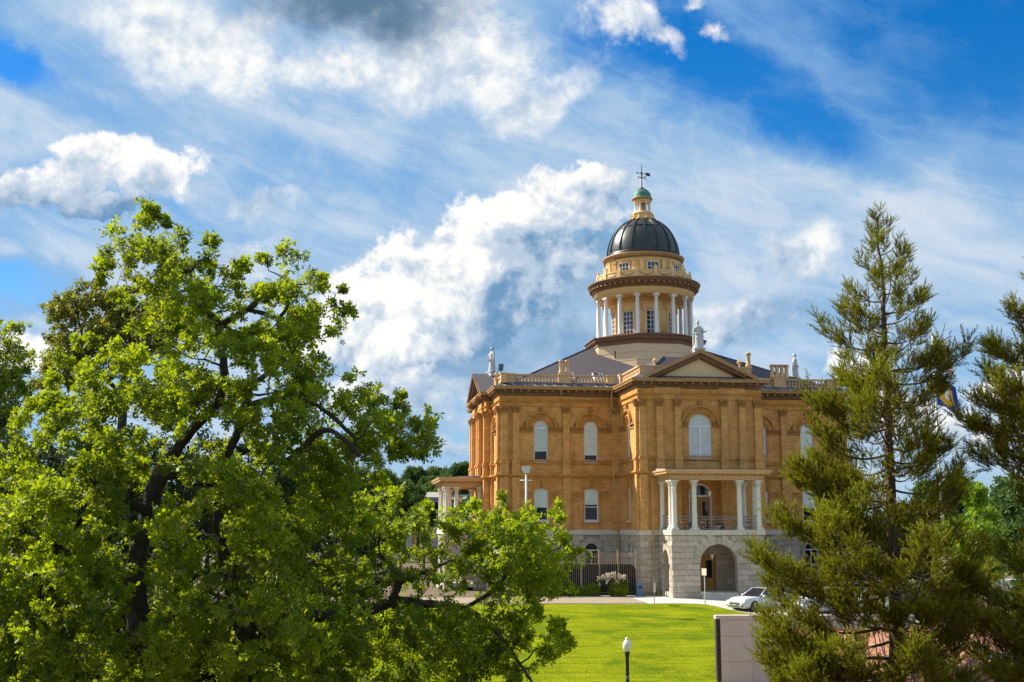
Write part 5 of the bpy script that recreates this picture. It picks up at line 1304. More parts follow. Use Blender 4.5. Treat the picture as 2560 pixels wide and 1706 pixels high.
fs = np.argsort(-(P[:, 2] * 0.6 - P[:, 1] * 0.9) - rs.rand(520) * 0.35)[:90]; fp = P[fs] + np.array([0, -0.10, 0.08])
PV, PF = rosette(6, 2, True)
tag(build_leaves('flowers', fp, frames(rs, 90, 0.6, np.tile([[0, -0.8, 0.5]], (90, 1))), rs.uniform(0.10, 0.16, 90), rs.rand(90), PV, PF, 'petal', ro), kind='stuff')
# ------------------------------------------------------------------ fence with outward curving pickets
FO = thing('fence', 'tall tan picket fence with outward curving tops and black screening by the granite wall', 'fence', Wd(-11.2, -16.9, -5.0), TH)
fz = lambda z: z + 5.0
mb = MB()
pk = MB(); pp = [(0, 0, 0.05), (0, 0, fz(-2.6)), (0, -0.03, fz(-2.35)), (0, -0.14, fz(-2.05)), (0, -0.30, fz(-1.80))]
pk.tube(pp, 0.016, 4, smooth=False); p0 = pk.obj('picket', 'iron_tan', FO)
x = -5.7; first = True; i = 0
while x < 5.75:
    if first: p0.location = (x, 0, 0); first = False
    else: inst(p0, FO, (x, 0, 0))
    x += 0.152
pm = MB(); pm.box(-0.05, 0.05, -0.05, 0.05, 0, fz(-1.62)).box(-0.06, 0.06, -0.06, 0.06, fz(-1.62), fz(-1.58)); q0 = pm.obj('post', 'iron_tan', FO)
for i in range(9):
    xx = 5.8 - i * 1.43
    if i == 0: q0.location = (xx, 0.04, 0)
    else: inst(q0, FO, (xx, 0.04, 0))
for z, n in ((-2.60, 0.0), (-2.08, -0.10), (-4.75, 0.0)):
    MB().box(-5.75, 5.8, n - 0.02, n + 0.02, fz(z) - 0.025, fz(z) + 0.025).obj('rail', 'iron_tan', FO)
mb = MB(); mb.prism([(-5.75, 0.02), (5.75, 0.02), (5.75, 1.95), (5.62, 2.25), (5.35, 2.36), (-5.75, 2.36)], 0.05, 0.07); mb.obj('screen', 'black_screen', FO)
# ------------------------------------------------------------------ small things by the wall
b = Wd(-5.35, -17.55, -5.0)
o = thing('trash_bin', 'blue grey rubbish bin standing at the right end of the clipped bushes', 'bin', b, TH)
MB().frustum((-0.24, 0.24, -0.24, 0.24, 0.0), (-0.28, 0.28, -0.28, 0.28, 0.85)).obj('body', 'bin_blue', o); MB().frustum((-0.30, 0.30, -0.30, 0.30, 0.85), (-0.22, 0.22, -0.22, 0.22, 1.02)).obj('lid', 'bin_blue', o); MB().box(-0.15, 0.15, -0.30, -0.27, 0.62, 0.74).obj('flap', 'plastic_dark', o)
o = thing('bench', 'low tan wooden bench against the granite wall by the downpipe', 'bench', Wd(-4.35, -17.15, -5.0), TH)
for k in range(3): MB().box(-0.75, 0.75, -0.22 + k * 0.15, -0.09 + k * 0.15, 0.40, 0.44).obj('slat', 'wood_tan', o)
for sx_ in (-0.6, 0.6): MB().box(sx_ - 0.04, sx_ + 0.04, -0.2, 0.2, 0, 0.40).obj('leg', 'wood_tan', o)
def planter(lab, u, v, mat, s, seed):
    o = thing('planter', lab, 'planter', Wd(u, v, -0.08), TH, 'planters on the balcony')
    MB().lathe([(0.15 * s, 0), (0.22 * s, 0.30 * s), (0.25 * s, 0.31 * s), (0.25 * s, 0.37 * s), (0.2 * s, 0.37 * s), (0.2 * s, 0.33 * s), (0, 0.33 * s)], 14).obj('pot', mat, o)
    rs = np.random.RandomState(seed); n = 70; d = rs.normal(size=(n, 3)); d /= np.linalg.norm(d, axis=1)[:, None]
    build_leaves('foliage', d * np.array([0.22, 0.22, 0.18]) * s * rs.rand(n, 1) ** 0.4 + np.array([0, 0, 0.52 * s]), frames(rs, n, 0.3), rs.uniform(0.05, 0.09, n) * s, rs.rand(n) * 0.3, BV, BF, 'leaf_oak', o)
planter('pale planter on the balcony right of the door', 0.95, -17.4, 'white_paint', 0.95, 1); planter('dark planter with shrub on the balcony left of the door', -1.1, -17.2, 'plastic_dark', 1.0, 2); planter('dark planter with shrub right behind the middle railing', 0.0, -17.5, 'plastic_dark', 1.05, 3); planter('small dark planter beside the pale one', 1.35, -17.3, 'plastic_dark', 0.8, 4)
def lamp_on_wall():
    o = thing('security_camera', 'small white camera on the granite wall beside the narrow arched window', 'camera', TPL_world(-14.6, 0.1, -1.9), TH)
    MB().tube([(0.1, 0, 0), (-0.2, 0, 0)], 0.03, 6).obj('bracket', 'white_paint', o); MB().lathe([(0, -0.16), (0.12, -0.1), (0.12, 0.05), (0, 0.08)], 10, c=(-0.22, 0)).obj('housing', 'white_paint', o)
def TPL_world(s, n, z): return Wd(-4.95 - n, s, z)
lamp_on_wall()
# ------------------------------------------------------------------ street furniture
g = Vector((0.95, 79.6, gz(0.95, 79.6)))
o = thing('light_pole', 'white light pole with a boxy lamp head and short crossbar above the oak', 'lamp post', g)
zt = 3.72 - g.z
MB().tube([(0, 0, 0), (0, 0, zt)], [0.085, 0.065], 10).obj('pole', 'white_paint', o)
MB().tube([(-0.42, 0, zt - 0.50), (0.42, 0, zt - 0.50)], 0.035, 6).obj('crossbar', 'white_paint', o)
mb = MB(); mb.frustum((-0.20, 0.20, -0.12, 0.12, zt), (-0.275, 0.275, -0.17, 0.17, zt + 0.40)); mb.box(-0.285, 0.285, -0.18, 0.18, zt + 0.40, zt + 0.44); h = mb.obj('lamp_head', 'white_paint', o)
MB().prism([(-0.17, zt + 0.04), (0.17, zt + 0.04), (0.23, zt + 0.36), (-0.23, zt + 0.36)], -0.19, -0.12).obj('lens', 'lamp_clear', h)
def signpost(lab, x, yb, ytop, pl0, pl1, wdt, rz):
    g = gpt(x, yb); o = thing('sign_post', lab, 'sign', g, rz); k = ppm(g.y)
    MB().box(-0.03, 0.03, -0.02, 0.02, 0, (yb - ytop) / k).obj('post', 'galv', o)
    mb = MB(); mb.box(-wdt, wdt, -0.035, -0.022, (yb - pl1) / k, (yb - pl0) / k); mb.obj('plate', 'sign_cream', o)
signpost('thin sign post with cream plate at the back edge of the lawn, left one', 1636, 1513, 1444, 1459, 1482, 0.23, rad(62)); signpost('sign post with short cream plate in front of the entrance arch', 1763, 1513, 1424, 1424, 1441, 0.23, rad(-55))
g = at(1567.5, 1594, 52.0); gb = gz(g.x, 52.0); zt = g.z - gb
o = thing('street_lamp', 'black lamp post with a white acorn globe standing on the lawn', 'street lamp', (g.x, 52.0, gb))
mb = MB(); mb.lathe([(0.20, 0), (0.20, 0.10), (0.15, 0.16), (0.15, 0.60), (0.17, 0.64), (0.10, 0.76), (0.085, 0.9), (0.075, zt - 0.95), (0.085, zt - 0.80), (0.11, zt - 0.66), (0.12, zt - 0.60), (0.10, zt - 0.58)], 16); mb.obj('post', 'paint_black', o)
mb = MB()
for zz in (zt - 1.62, zt - 1.70): mb.lathe([(0.075, zz - 0.012), (0.088, zz), (0.075, zz + 0.012)], 14)
mb.obj('band', 'galv', o)
MB().lathe([(0.09, zt - 0.60), (0.135, zt - 0.55), (0.18, zt - 0.44), (0.195, zt - 0.33), (0.185, zt - 0.26), (0.15, zt - 0.18), (0.10, zt - 0.12), (0.065, zt - 0.10), (0.075, zt - 0.07), (0.07, zt - 0.03), (0.03, zt), (0, zt + 0.01)], 20).obj('globe', 'globe', o)
# flagpole and its two flags
fp_b = gz(27.6, 78.0)
o = thing('flagpole', 'tall white flagpole rising behind the big conifer', 'flagpole', (28.15, 78.0, fp_b))
MB().tube([(0, 0, 0), (0, 0, 8), (0, 0, 16.2 - fp_b - 3.4)], [0.12, 0.10, 0.06], 10).obj('pole', 'white_paint', o); MB().lathe([(0, -0.12), (0.12, 0), (0, 0.12)], 10, T=lambda x, y, z: (x, y, z + 12.85 - fp_b)).obj('finial', 'flag_gold', o)
def flagwave(u, v): return 0.10 * math.sin(u * 9 + v * 2.0) * (0.3 + u), 0.30 * u * u + 0.10 * u
def flag(lab, zt, wdt, hgt, cells, rz=0.25, sag=0.5):
    o = thing('flag', lab, 'flag', (28.15, 77.9, zt), rz)
    bym = {}
    NU, NV = 14, 13
    for i in range(NU):
        for j in range(NV):
            q = []
            for a, b in ((i, j), (i + 1, j), (i + 1, j + 1), (i, j + 1)):
                u, v = a / NU, b / NV; wy_, dz = flagwave(u, v)
                q.append((0.07 + u * wdt * 0.62, wy_ * 1.6, -v * hgt - sag * (dz * wdt)))
            bym.setdefault(cells((i + 0.5) / NU, (j + 0.5) / NV), []).append(q)
    for mt, qs in bym.items():
        mb = MB()
        for q in qs: mb.face(q, True)
        mb.obj({'flag_red': 'red_stripes', 'flag_white': 'white_field', 'flag_blue': 'blue_field', 'flag_gold': 'gold_emblem'}[mt], mt, o, fix=False)
flag('red and white striped flag with blue canton flying half hidden by the conifer', 12.6, 1.9, 1.8, lambda u, v: 'flag_blue' if (u < 0.38 and v < 7 / 13) else ('flag_red' if int(v * 13) % 2 == 0 else 'flag_white'), sag=0.75)
def second(u, v):
    if (u - 0.5) ** 2 / 0.09 + (v - 0.5) ** 2 / 0.12 < 0.35: return 'flag_white'
    if (u - 0.5) ** 2 / 0.09 + (v - 0.5) ** 2 / 0.12 < 1.6: return 'flag_gold'
    return 'flag_blue'
flag('blue and gold flag hanging below the striped one beside the conifer', 9.9, 2.4, 1.8, second, sag=0.55)
# ------------------------------------------------------------------ cars
def car(lab, x, y, head, suv=False, scale=1.0):
    L, Wd_, H = (4.75, 0.92, 1.68) if suv else (4.8, 0.92, 1.48)
    g = gpt(x, y); c_, s_ = math.cos(head), math.sin(head); wx_, wy_ = 1.45, 0.86
    cx_, cy_ = g.x - (wx_ * c_ - wy_ * s_), g.y - (wx_ * s_ + wy_ * c_)
    o = thing('car', lab, 'car', (cx_, cy_, g.z), head, 'white cars by the courthouse')
    hz = 1.05 if suv else 0.92
    st = [(-2.38, 0.45, 0.72, 0.80), (-2.30, 0.30, 0.90, 0.88), (-2.05, 0.24, hz + 0.06, 0.90), (-1.6, 0.22, hz + 0.06, 0.91), (-1.1, 0.20, hz + 0.02, 0.92), (-0.4, 0.20, hz, 0.92), (0.3, 0.20, hz, 0.92), (0.75, 0.20, hz + 0.02, 0.92), (1.0, 0.2, hz + 0.03, 0.92), (1.5, 0.22, hz - 0.01, 0.91), (1.95, 0.22, hz - 0.06, 0.89), (2.2, 0.22, hz - 0.13, 0.84), (2.36, 0.24, hz - 0.24, 0.76), (2.43, 0.32, 0.60, 0.68)]
    mb = MB(); rows = []
    for X, zb, zt_, hw in st:
        cr = 0.035 if X > 1.0 or X < -1.6 else 0.0
        sec = [(-hw * 0.90, zb), (-hw, lerp(zb, zt_, 0.35)), (-hw * 0.985, lerp(zb, zt_, 0.72)), (-hw * 0.93, zt_ - 0.03), (-hw * 0.78, zt_ + cr), (0, zt_ + cr * 1.8), (hw * 0.78, zt_ + cr), (hw * 0.93, zt_ - 0.03), (hw * 0.985, lerp(zb, zt_, 0.72)), (hw, lerp(zb, zt_, 0.35)), (hw * 0.90, zb)]
        rows.append([mb.pt((X, a, b)) for a, b in sec])
    for j in range(len(rows) - 1):
        for i in range(10): mb.idx((rows[j][i], rows[j][i + 1], rows[j + 1][i + 1], rows[j + 1][i]), True)
        mb.idx((rows[j][10], rows[j][0], rows[j + 1][0], rows[j + 1][10]))
    mb.idx(rows[0]); mb.idx(rows[-1]); mb.obj('body', 'car_white', o)
    rz_ = H; rear = -2.1 if suv else -1.75; r0 = -1.7 if suv else -0.95
    gst = [(rear, hz + 0.02, 0.80), (r0, rz_ - 0.06, 0.62), (-0.3, rz_, 0.63), (0.15, rz_ - 0.03, 0.62), (0.98, hz + 0.03, 0.80)]
    mb = MB(); rows = []
    for X, zt_, hw in gst:
        zt_ = max(zt_, hz + 0.03)
        rows.append([mb.pt(p) for p in ((X, -lerp(0.86, hw, (zt_ - hz) / (rz_ - hz)), lerp(hz - 0.02, zt_, 1.0)), (X, 0, zt_ + 0.03), (X, lerp(0.86, hw, (zt_ - hz) / (rz_ - hz)), zt_))])
    for j in range(4):
        for i in range(2):
            if j in (1, 2): mb.idx((rows[j][i], rows[j][i + 1], rows[j + 1][i + 1], rows[j + 1][i]), True)
    mb.obj('roof', 'car_white', o)
    mb = MB()
    for j in (0, 3):
        a, b = gst[j], gst[j + 1]
        A = lambda g_: (g_[0], lerp(0.86, g_[2], (max(g_[1], hz + 0.03) - hz) / (rz_ - hz)), max(g_[1], hz + 0.03))
        p, q = A(a), A(b); mb.face([(p[0], -p[1], p[2]), (p[0], p[1], p[2]), (q[0], q[1], q[2]), (q[0], -q[1], q[2])])
    mb.obj('windscreen', 'glass_dark', o)
    for sg in (-1, 1):
        for (xa, xb) in ((-1.45 if not suv else -1.85, -0.42), (-0.34, 0.82)):
            def top(x): return np.interp(x, [g_[0] for g_ in gst], [max(g_[1], hz + 0.03) for g_ in gst])
            def hw_at(z): return lerp(0.87, 0.635, (z - hz) / (rz_ - hz))
            N_ = 6; mb = MB()
            for i in range(N_):
                a, b = lerp(xa, xb, i / N_), lerp(xa, xb, (i + 1) / N_); za, zb2 = top(a) - 0.05, top(b) - 0.05
                mb.face([(a, sg * hw_at(hz + 0.04), hz + 0.03), (b, sg * hw_at(hz + 0.04), hz + 0.03), (b, sg * hw_at(zb2), max(zb2, hz + 0.035)), (a, sg * hw_at(za), max(za, hz + 0.035))])
            mb.obj('side_window', 'glass_dark', o, fix=False)
        P = [(g_[0], sg * (lerp(0.86, g_[2], (max(g_[1], hz + 0.03) - hz) / (rz_ - hz)) + 0.005), max(g_[1], hz + 0.03)) for g_ in gst]
        MB().tube(P, 0.035, 5).obj('pillar', 'car_white', o); MB().tube([(-0.38, sg * 0.86, hz), (-0.38, sg * 0.64, rz_ - 0.03)], 0.035, 5).obj('pillar', 'car_white', o)
        m_ = MB(); m_.box(0.62, 0.80, *sorted((sg * 0.90, sg * 1.06)), hz + 0.02, hz + 0.16); m_.obj('mirror', 'car_white', o)
        m_ = MB(); m_.frustum((2.02, 2.40, *sorted((sg * 0.52, sg * 0.835)), 0.575), (1.80, 2.30, *sorted((sg * 0.55, sg * 0.885)), 0.715)); m_.obj('headlight', 'lamp_clear', o)
        m_ = MB(); m_.box(2.10, 2.43, *sorted((sg * 0.48, sg * 0.74)), 0.34, 0.42); m_.obj('fog_light', 'plastic_dark', o)
        for dz in (0.42, 0.60):
            MB().box(-0.05 if dz > 0.5 else -0.05, 0.02, sg * 0.92 - 0.004, sg * 0.92 + 0.004, dz, dz + 0.01)
        m_ = MB()
        for xx in (0.85, -0.38, -1.25): m_.box(xx - 0.008, xx + 0.008, sg * 0.918 - 0.006, sg * 0.918 + 0.008, 0.32, hz - 0.05)
        m_.obj('door_seam', 'plastic_dark', o)
        for xx in (0.0, -1.15): m_ = MB(); m_.box(xx - 0.42, xx - 0.22, sg * 0.915 - 0.01, sg * 0.915 + 0.025, hz - 0.17, hz - 0.14); m_.obj('door_handle', 'car_white', o)
        for X in (1.45, -1.40):
            YT = lambda p, q, zz, X=X, sg=sg: (X + p, sg * (0.70 + zz), 0.33 + q)
            MB().lathe([(0.385, 0.0), (0.385, 0.225)], 24, T=YT).obj('wheel_arch', 'plastic_dark', o)
            wh = MB().lathe([(0.20, 0.02), (0.31, 0.02), (0.33, 0.06), (0.33, 0.20), (0.31, 0.235), (0.23, 0.24)], 24, T=YT).obj('wheel', 'tyre', o)
            m_ = MB(T=YT); m_.lathe([(0.235, 0.225), (0.22, 0.245), (0.20, 0.235)], 20, T=YT)
            for i in range(5):
                a = 2 * PI * i / 5 + 0.3; m_.box(-0.035, 0.035, 0.03, 0.215, 0.215, 0.24, lambda s, n, z, a=a: YT(n * math.cos(a) - s * math.sin(a), n * math.sin(a) + s * math.cos(a), z))
            m_.lathe([(0.06, 0.20), (0.06, 0.245)], 10, T=YT); m_.obj('rim', 'rim', wh)
    m_ = MB()
    for zz, xf in ((0.475, 2.462), (0.525, 2.462), (0.575, 2.455), (0.625, 2.43)): m_.box(2.20, xf, -0.46, 0.46, zz, zz + 0.02)
    m_.obj('grille', 'rim', o); MB().frustum((2.1, 2.445, -0.46, 0.46, 0.47), (2.1, 2.405, -0.46, 0.46, 0.655)).obj('grille_backing', 'plastic_dark', o)
    MB().box(2.25, 2.44, -0.44, 0.44, 0.34, 0.40).obj('air_intake', 'plastic_dark', o); MB().box(2.43, 2.468, -0.16, 0.16, 0.405, 0.465).obj('number_plate', 'sign_cream', o)
    return o
car('white saloon car with its nose beside the entrance arch, partly behind conifer branches', 1887, 1530, PI + rad(32))
car('white sport utility car half hidden behind conifer branches, behind the saloon', 2035, 1538, PI + rad(26), True)
car('white car deep behind the conifer trunk at the right edge of the road', 2175, 1528, PI + rad(20))
vp = at(2455, 1512, 76.0); vp.z = gz(vp.x, 76)
o = thing('van', 'white box van glimpsed through the dark conifers above the brown roof', 'van', (vp.x, 76, vp.z), rad(184))
MB().box(-2.9, 1.1, -1.0, 1.0, 0.55, 2.45).obj('cargo_box', 'car_white', o)
mb = MB(); mb.prism([(1.15, 0.4), (2.75, 0.4), (2.75, 1.05), (2.45, 1.2), (1.95, 2.05), (1.15, 2.1)], -0.95, 0.95); mb.obj('cab', 'car_white', o)
mb = MB(); mb.prism([(1.3, 1.25), (2.25, 1.25), (1.90, 1.95), (1.3, 1.98)], -0.97, 0.97); mb.obj('cab_window', 'glass_dark', o)
MB().box(-2.8, 2.6, -0.8, 0.8, 0.35, 0.55).obj('chassis', 'plastic_dark', o)
for X in (-2.0, 1.95):
    for sg in (-1, 1):
        m_ = MB(); m_.lathe([(0.2, 0), (0.36, 0.02), (0.37, 0.2), (0.2, 0.24)], 18, T=lambda p, q, zz, X=X, sg=sg: (X + p, sg * (0.76 + zz), 0.37 + q)); m_.obj('wheel', 'tyre', o)
# ------------------------------------------------------------------ concrete wall at the lawn's edge
YW = 58.0
x0 = at(1790, 1539, YW).x; ztop = at(1790, 1539, YW).z
o = thing('concrete_wall', 'mauve grey concrete wall with stained end at the right side of the lawn', 'wall', (x0, YW, -10.0), rad(1.5))
zt = ztop + 10.0; wl_ = 9.6
MB().box(0.02, wl_, 0.02, 0.38, 0, zt - 0.24).obj('core', 'wall_concrete', o)
xs_ = [0.02, 1.73, 3.7, 5.7, 7.7, wl_]; zs_ = [0, zt - 2.15, zt - 0.98, zt - 0.17]
for a, b in zip(xs_, xs_[1:]):
    for c, d in zip(zs_, zs_[1:]): MB().box(a + 0.008, b - 0.008, -0.012, 0.05, c + 0.008, d - 0.008).obj('panel', 'wall_concrete', o)
MB().box(-0.03, wl_, -0.05, 0.43, zt - 0.165, zt).obj('coping', 'wall_concrete', o)
MB().box(-0.012, 0.19, -0.018, 0.40, 0, zt - 0.17).obj('stained_edge', 'wall_stain', o)
# ------------------------------------------------------------------ houses at the lower right
hb = at(2205, 1620, 47.0)
o = thing('house', 'low house with a pinkish ribbed roof under the big conifer', 'house', (hb.x, 47.0, -9.6), rad(-14))
zf = lambda z: z + 9.6
zr, ze = zf(-3.95), zf(-5.50)
MB().box(-3.3, 3.3, -2.7, 5.5, 0, ze - 0.1).obj('wall', 'stucco_grey', o)
pm = MB(); sl_len = math.hypot(6.4, 2 * 0 + (zr - ze))
T = lambda s, n, z: (s, -3.2 + n, ze + (zr - ze) * n / 3.4 * 1.0 + z)
pm.frustum((0.01, 0.27, 0, 3.4, 0.0), (0.02, 0.26, 0, 3.4, 0.05), T); pp0 = pm.obj('roof_panel', 'roof_terracotta', o); rbm = MB(); rbm.box(-0.02, 0.02, 0, 3.4, 0.0, 0.09, T); rb0 = rbm.obj('roof_rib', 'roof_terracotta', o)
for i in range(24):
    X = -3.5 + i * 0.29
    if i == 0: pp0.location = (X, 0, 0); rb0.location = (X, 0, 0)
    else: inst(pp0, o, (X, 0, 0)); inst(rb0, o, (X, 0, 0))
mb = MB(); mb.face([(-3.5, -3.2, ze - 0.01), (3.5, -3.2, ze - 0.01), (3.5, 0.2, zr - 0.01), (-3.5, 0.2, zr - 0.01)]); mb.face([(-3.5, 0.2, zr), (3.5, 0.2, zr), (3.5, 5.8, ze - 0.6), (-3.5, 5.8, ze - 0.6)]); mb.obj('roof_deck', 'roof_terracotta', o, fix=False)
MB().box(-3.55, 3.55, -3.32, -3.20, ze - 0.12, ze + 0.02).obj('gutter', 'white_paint', o); MB().box(-3.5, 3.5, 0.1, 0.3, zr, zr + 0.08).obj('ridge_cap', 'roof_terracotta', o)
hb = at(2470, 1620, 46.0)
o = thing('house', 'house with brown shingle roof and a small sided gable at the lower right corner', 'house', (hb.x, 46.0, -9.6), rad(4))
zr, ze = zf(-3.75), zf(-4.75)
MB().box(-2.6, 4.6, 0.4, 6.0, 0, ze).obj('wall', 'stucco_grey', o)
nrow = 9
for i in range(nrow):
    n0_, n1_ = 2.6 * i / nrow, 2.6 * (i + 1) / nrow; ins = 1.9 * (i + 0.5) / nrow
    z0_ = lerp(ze, zr, i / nrow); mb = MB(); mb.frustum((-2.9 + ins, 4.9, n0_ - 0.03, n1_ + 0.05, z0_ + 0.01), (-2.9 + ins, 4.9, n0_ - 0.03, n1_ + 0.05, z0_ + 0.05), lambda s, n, z, n0_=n0_: (s, n, z + (n - n0_) * (zr - ze) / 2.6)); mb.obj('shingle_course', 'roof_shingle', o)
mb = MB(); mb.face([(-2.9, 0, ze), (4.9, 0, ze), (4.9, 2.6, zr), (-1.0, 2.6, zr)]); mb.face([(-2.9, 0, ze), (-1.0, 2.6, zr), (-1.0, 3.4, zr), (-2.9, 6, ze)]); mb.face([(-1.0, 3.4, zr), (4.9, 3.4, zr), (4.9, 6, ze), (-2.9, 6, ze)]); mb.obj('roof_deck', 'roof_shingle', o, fix=False)
MB().box(-2.95, 4.9, -0.12, 0.0, ze - 0.08, ze + 0.03).obj('gutter', 'white_paint', o); MB().box(-2.8, 4.8, 0.0, 0.1, ze - 0.35, ze - 0.08).obj('fascia', 'siding_brown', o)
MB().tube([(-2.9, 0, ze + 0.03), (-1.0, 2.6, zr + 0.05), (4.9, 2.6, zr + 0.05)], 0.07, 6).obj('ridge_cap', 'roof_terracotta', o)
gzt, gze = zf(-4.86), zf(-5.42)
for i in range(10):
    z0_ = gze - 0.12 * (i + 1); mb = MB(); mb.frustum((-1.35, 0.35, -3.0, -2.9, z0_), (-1.35, 0.35, -2.97, -2.9, z0_ + 0.115)); mb.obj('siding_board', 'siding_brown', o)
for i in range(4):
    hh = (gzt - gze - 0.08); z0_ = gze + i * hh / 4; w_ = 0.9 * (1 - (i + 0.6) / 4); mb = MB(); mb.frustum((-0.5 - w_, -0.5 + w_, -3.0, -2.9, z0_), (-0.5 - w_ * 0.9, -0.5 + w_ * 0.9, -2.97, -2.9, z0_ + hh / 4 - 0.005)); mb.obj('siding_board', 'siding_brown', o)
mb = MB()
for sg in (-1, 1):
    mb.prism([(-0.5, gzt), (-0.5 + sg * 1.15, gze - 0.10), (-0.5 + sg * 1.15, gze - 0.02), (-0.5, gzt + 0.09)], -3.15, -0.1)
mb.obj('gable_roof', 'roof_shingle', o)
mb = MB()
for sg in (-1, 1): mb.prism([(-0.5, gzt - 0.10), (-0.5 + sg * 1.12, gze - 0.20), (-0.5 + sg * 1.15, gze - 0.09), (-0.5, gzt + 0.01)], -3.18, -3.10)
mb.obj('barge_board', 'wood_tan', o)
MB().box(-1.3, 0.3, -2.88, 0.4, 0, gze).obj('porch_wall', 'siding_brown', o)
# ------------------------------------------------------------------ far houses on the left
def far_house(lab, x0_, x1_, yt, yb, Y, roofmat):
    a, b = at(x0_, yt, Y), at(x1_, yb, Y); g_ = gz(a.x, Y) - 0.5; wd = b.x - a.x
    o = thing('far_house', lab, 'house', ((a.x + b.x) / 2, Y, g_), 0, 'pale roofed houses on the far hill')
    zt_, ze_ = a.z - g_, b.z - g_
    MB().box(-wd / 2 + 0.4, wd / 2 - 0.4, 0.6, 7.4, 0, ze_).obj('wall', 'stucco_grey', o)
    mb = MB(T=lambda s, n, z: (s, n, z)); mb.face([(-wd / 2, 0, ze_), (wd / 2, 0, ze_), (wd / 2, 4, zt_), (-wd / 2, 4, zt_)]); mb.face([(-wd / 2, 8, ze_), (wd / 2, 8, ze_), (wd / 2, 4, zt_), (-wd / 2, 4, zt_)])
    mb.face([(-wd / 2, 0, ze_ - 0.3), (wd / 2, 0, ze_ - 0.3), (wd / 2, 0, ze_), (-wd / 2, 0, ze_)]); mb.obj('roof', roofmat, o, fix=False)
    for i in range(3): MB().box(-wd / 2 + 1.2 + i * wd / 3.4, -wd / 2 + 2.6 + i * wd / 3.4, 0.55, 0.62, ze_ - 1.9, ze_ - 0.8).obj('window', 'glass_dark', o)
    return o
far_house('long house with a pale roof behind the left side porch', 1062, 1112, 1229, 1243, 190, 'roof_pale'); far_house('pale roofed wing of a house seen between the porch columns', 1128, 1172, 1235, 1247, 200, 'roof_pale'); fh = far_house('low house with white roof and brick chimney in the far trees', 1004, 1026, 1236, 1244, 180, 'roof_pale')
mb = MB(); mb.box(0.7, 1.2, 3.5, 4.0, 0, at(1026, 1231, 180).z - gz(-15, 180) + 0.9); mb.obj('chimney', 'brick', fh)
# ------------------------------------------------------------------ trees
def wig(a, b, rs, amp, k=5):
    a, b = np.array(a), np.array(b); L = np.linalg.norm(b - a); P = [a]
    off = rs.normal(size=(3, 3)) * amp * L
    for i in range(1, k):
        t = i / k; P.append(a + (b - a) * t + off[0] * math.sin(PI * t) + off[1] * 0.6 * math.sin(2 * PI * t))
    P.append(b); return P
def in_poly(x, y, poly):
    c = False; j = len(poly) - 1
    for i in range(len(poly)):
        xi, yi = poly[i]; xj, yj = poly[j]
        if (yi > y) != (yj > y) and x < (xj - xi) * (y - yi) / (yj - yi) + xi: c = not c
        j = i
    return c
def edge_dist(x, y, poly):
    d = 1e9
    for i in range(len(poly)):
        (ax, ay), (bx, by) = poly[i], poly[(i + 1) % len(poly)]
        t = max(0, min(1, ((x - ax) * (bx - ax) + (y - ay) * (by - ay)) / ((bx - ax) ** 2 + (by - ay) ** 2 + 1e-9)))
        d = min(d, math.hypot(x - ax - t * (bx - ax), y - ay - t * (by - ay)))
    return d
RV, RF = rosette(7, 1)
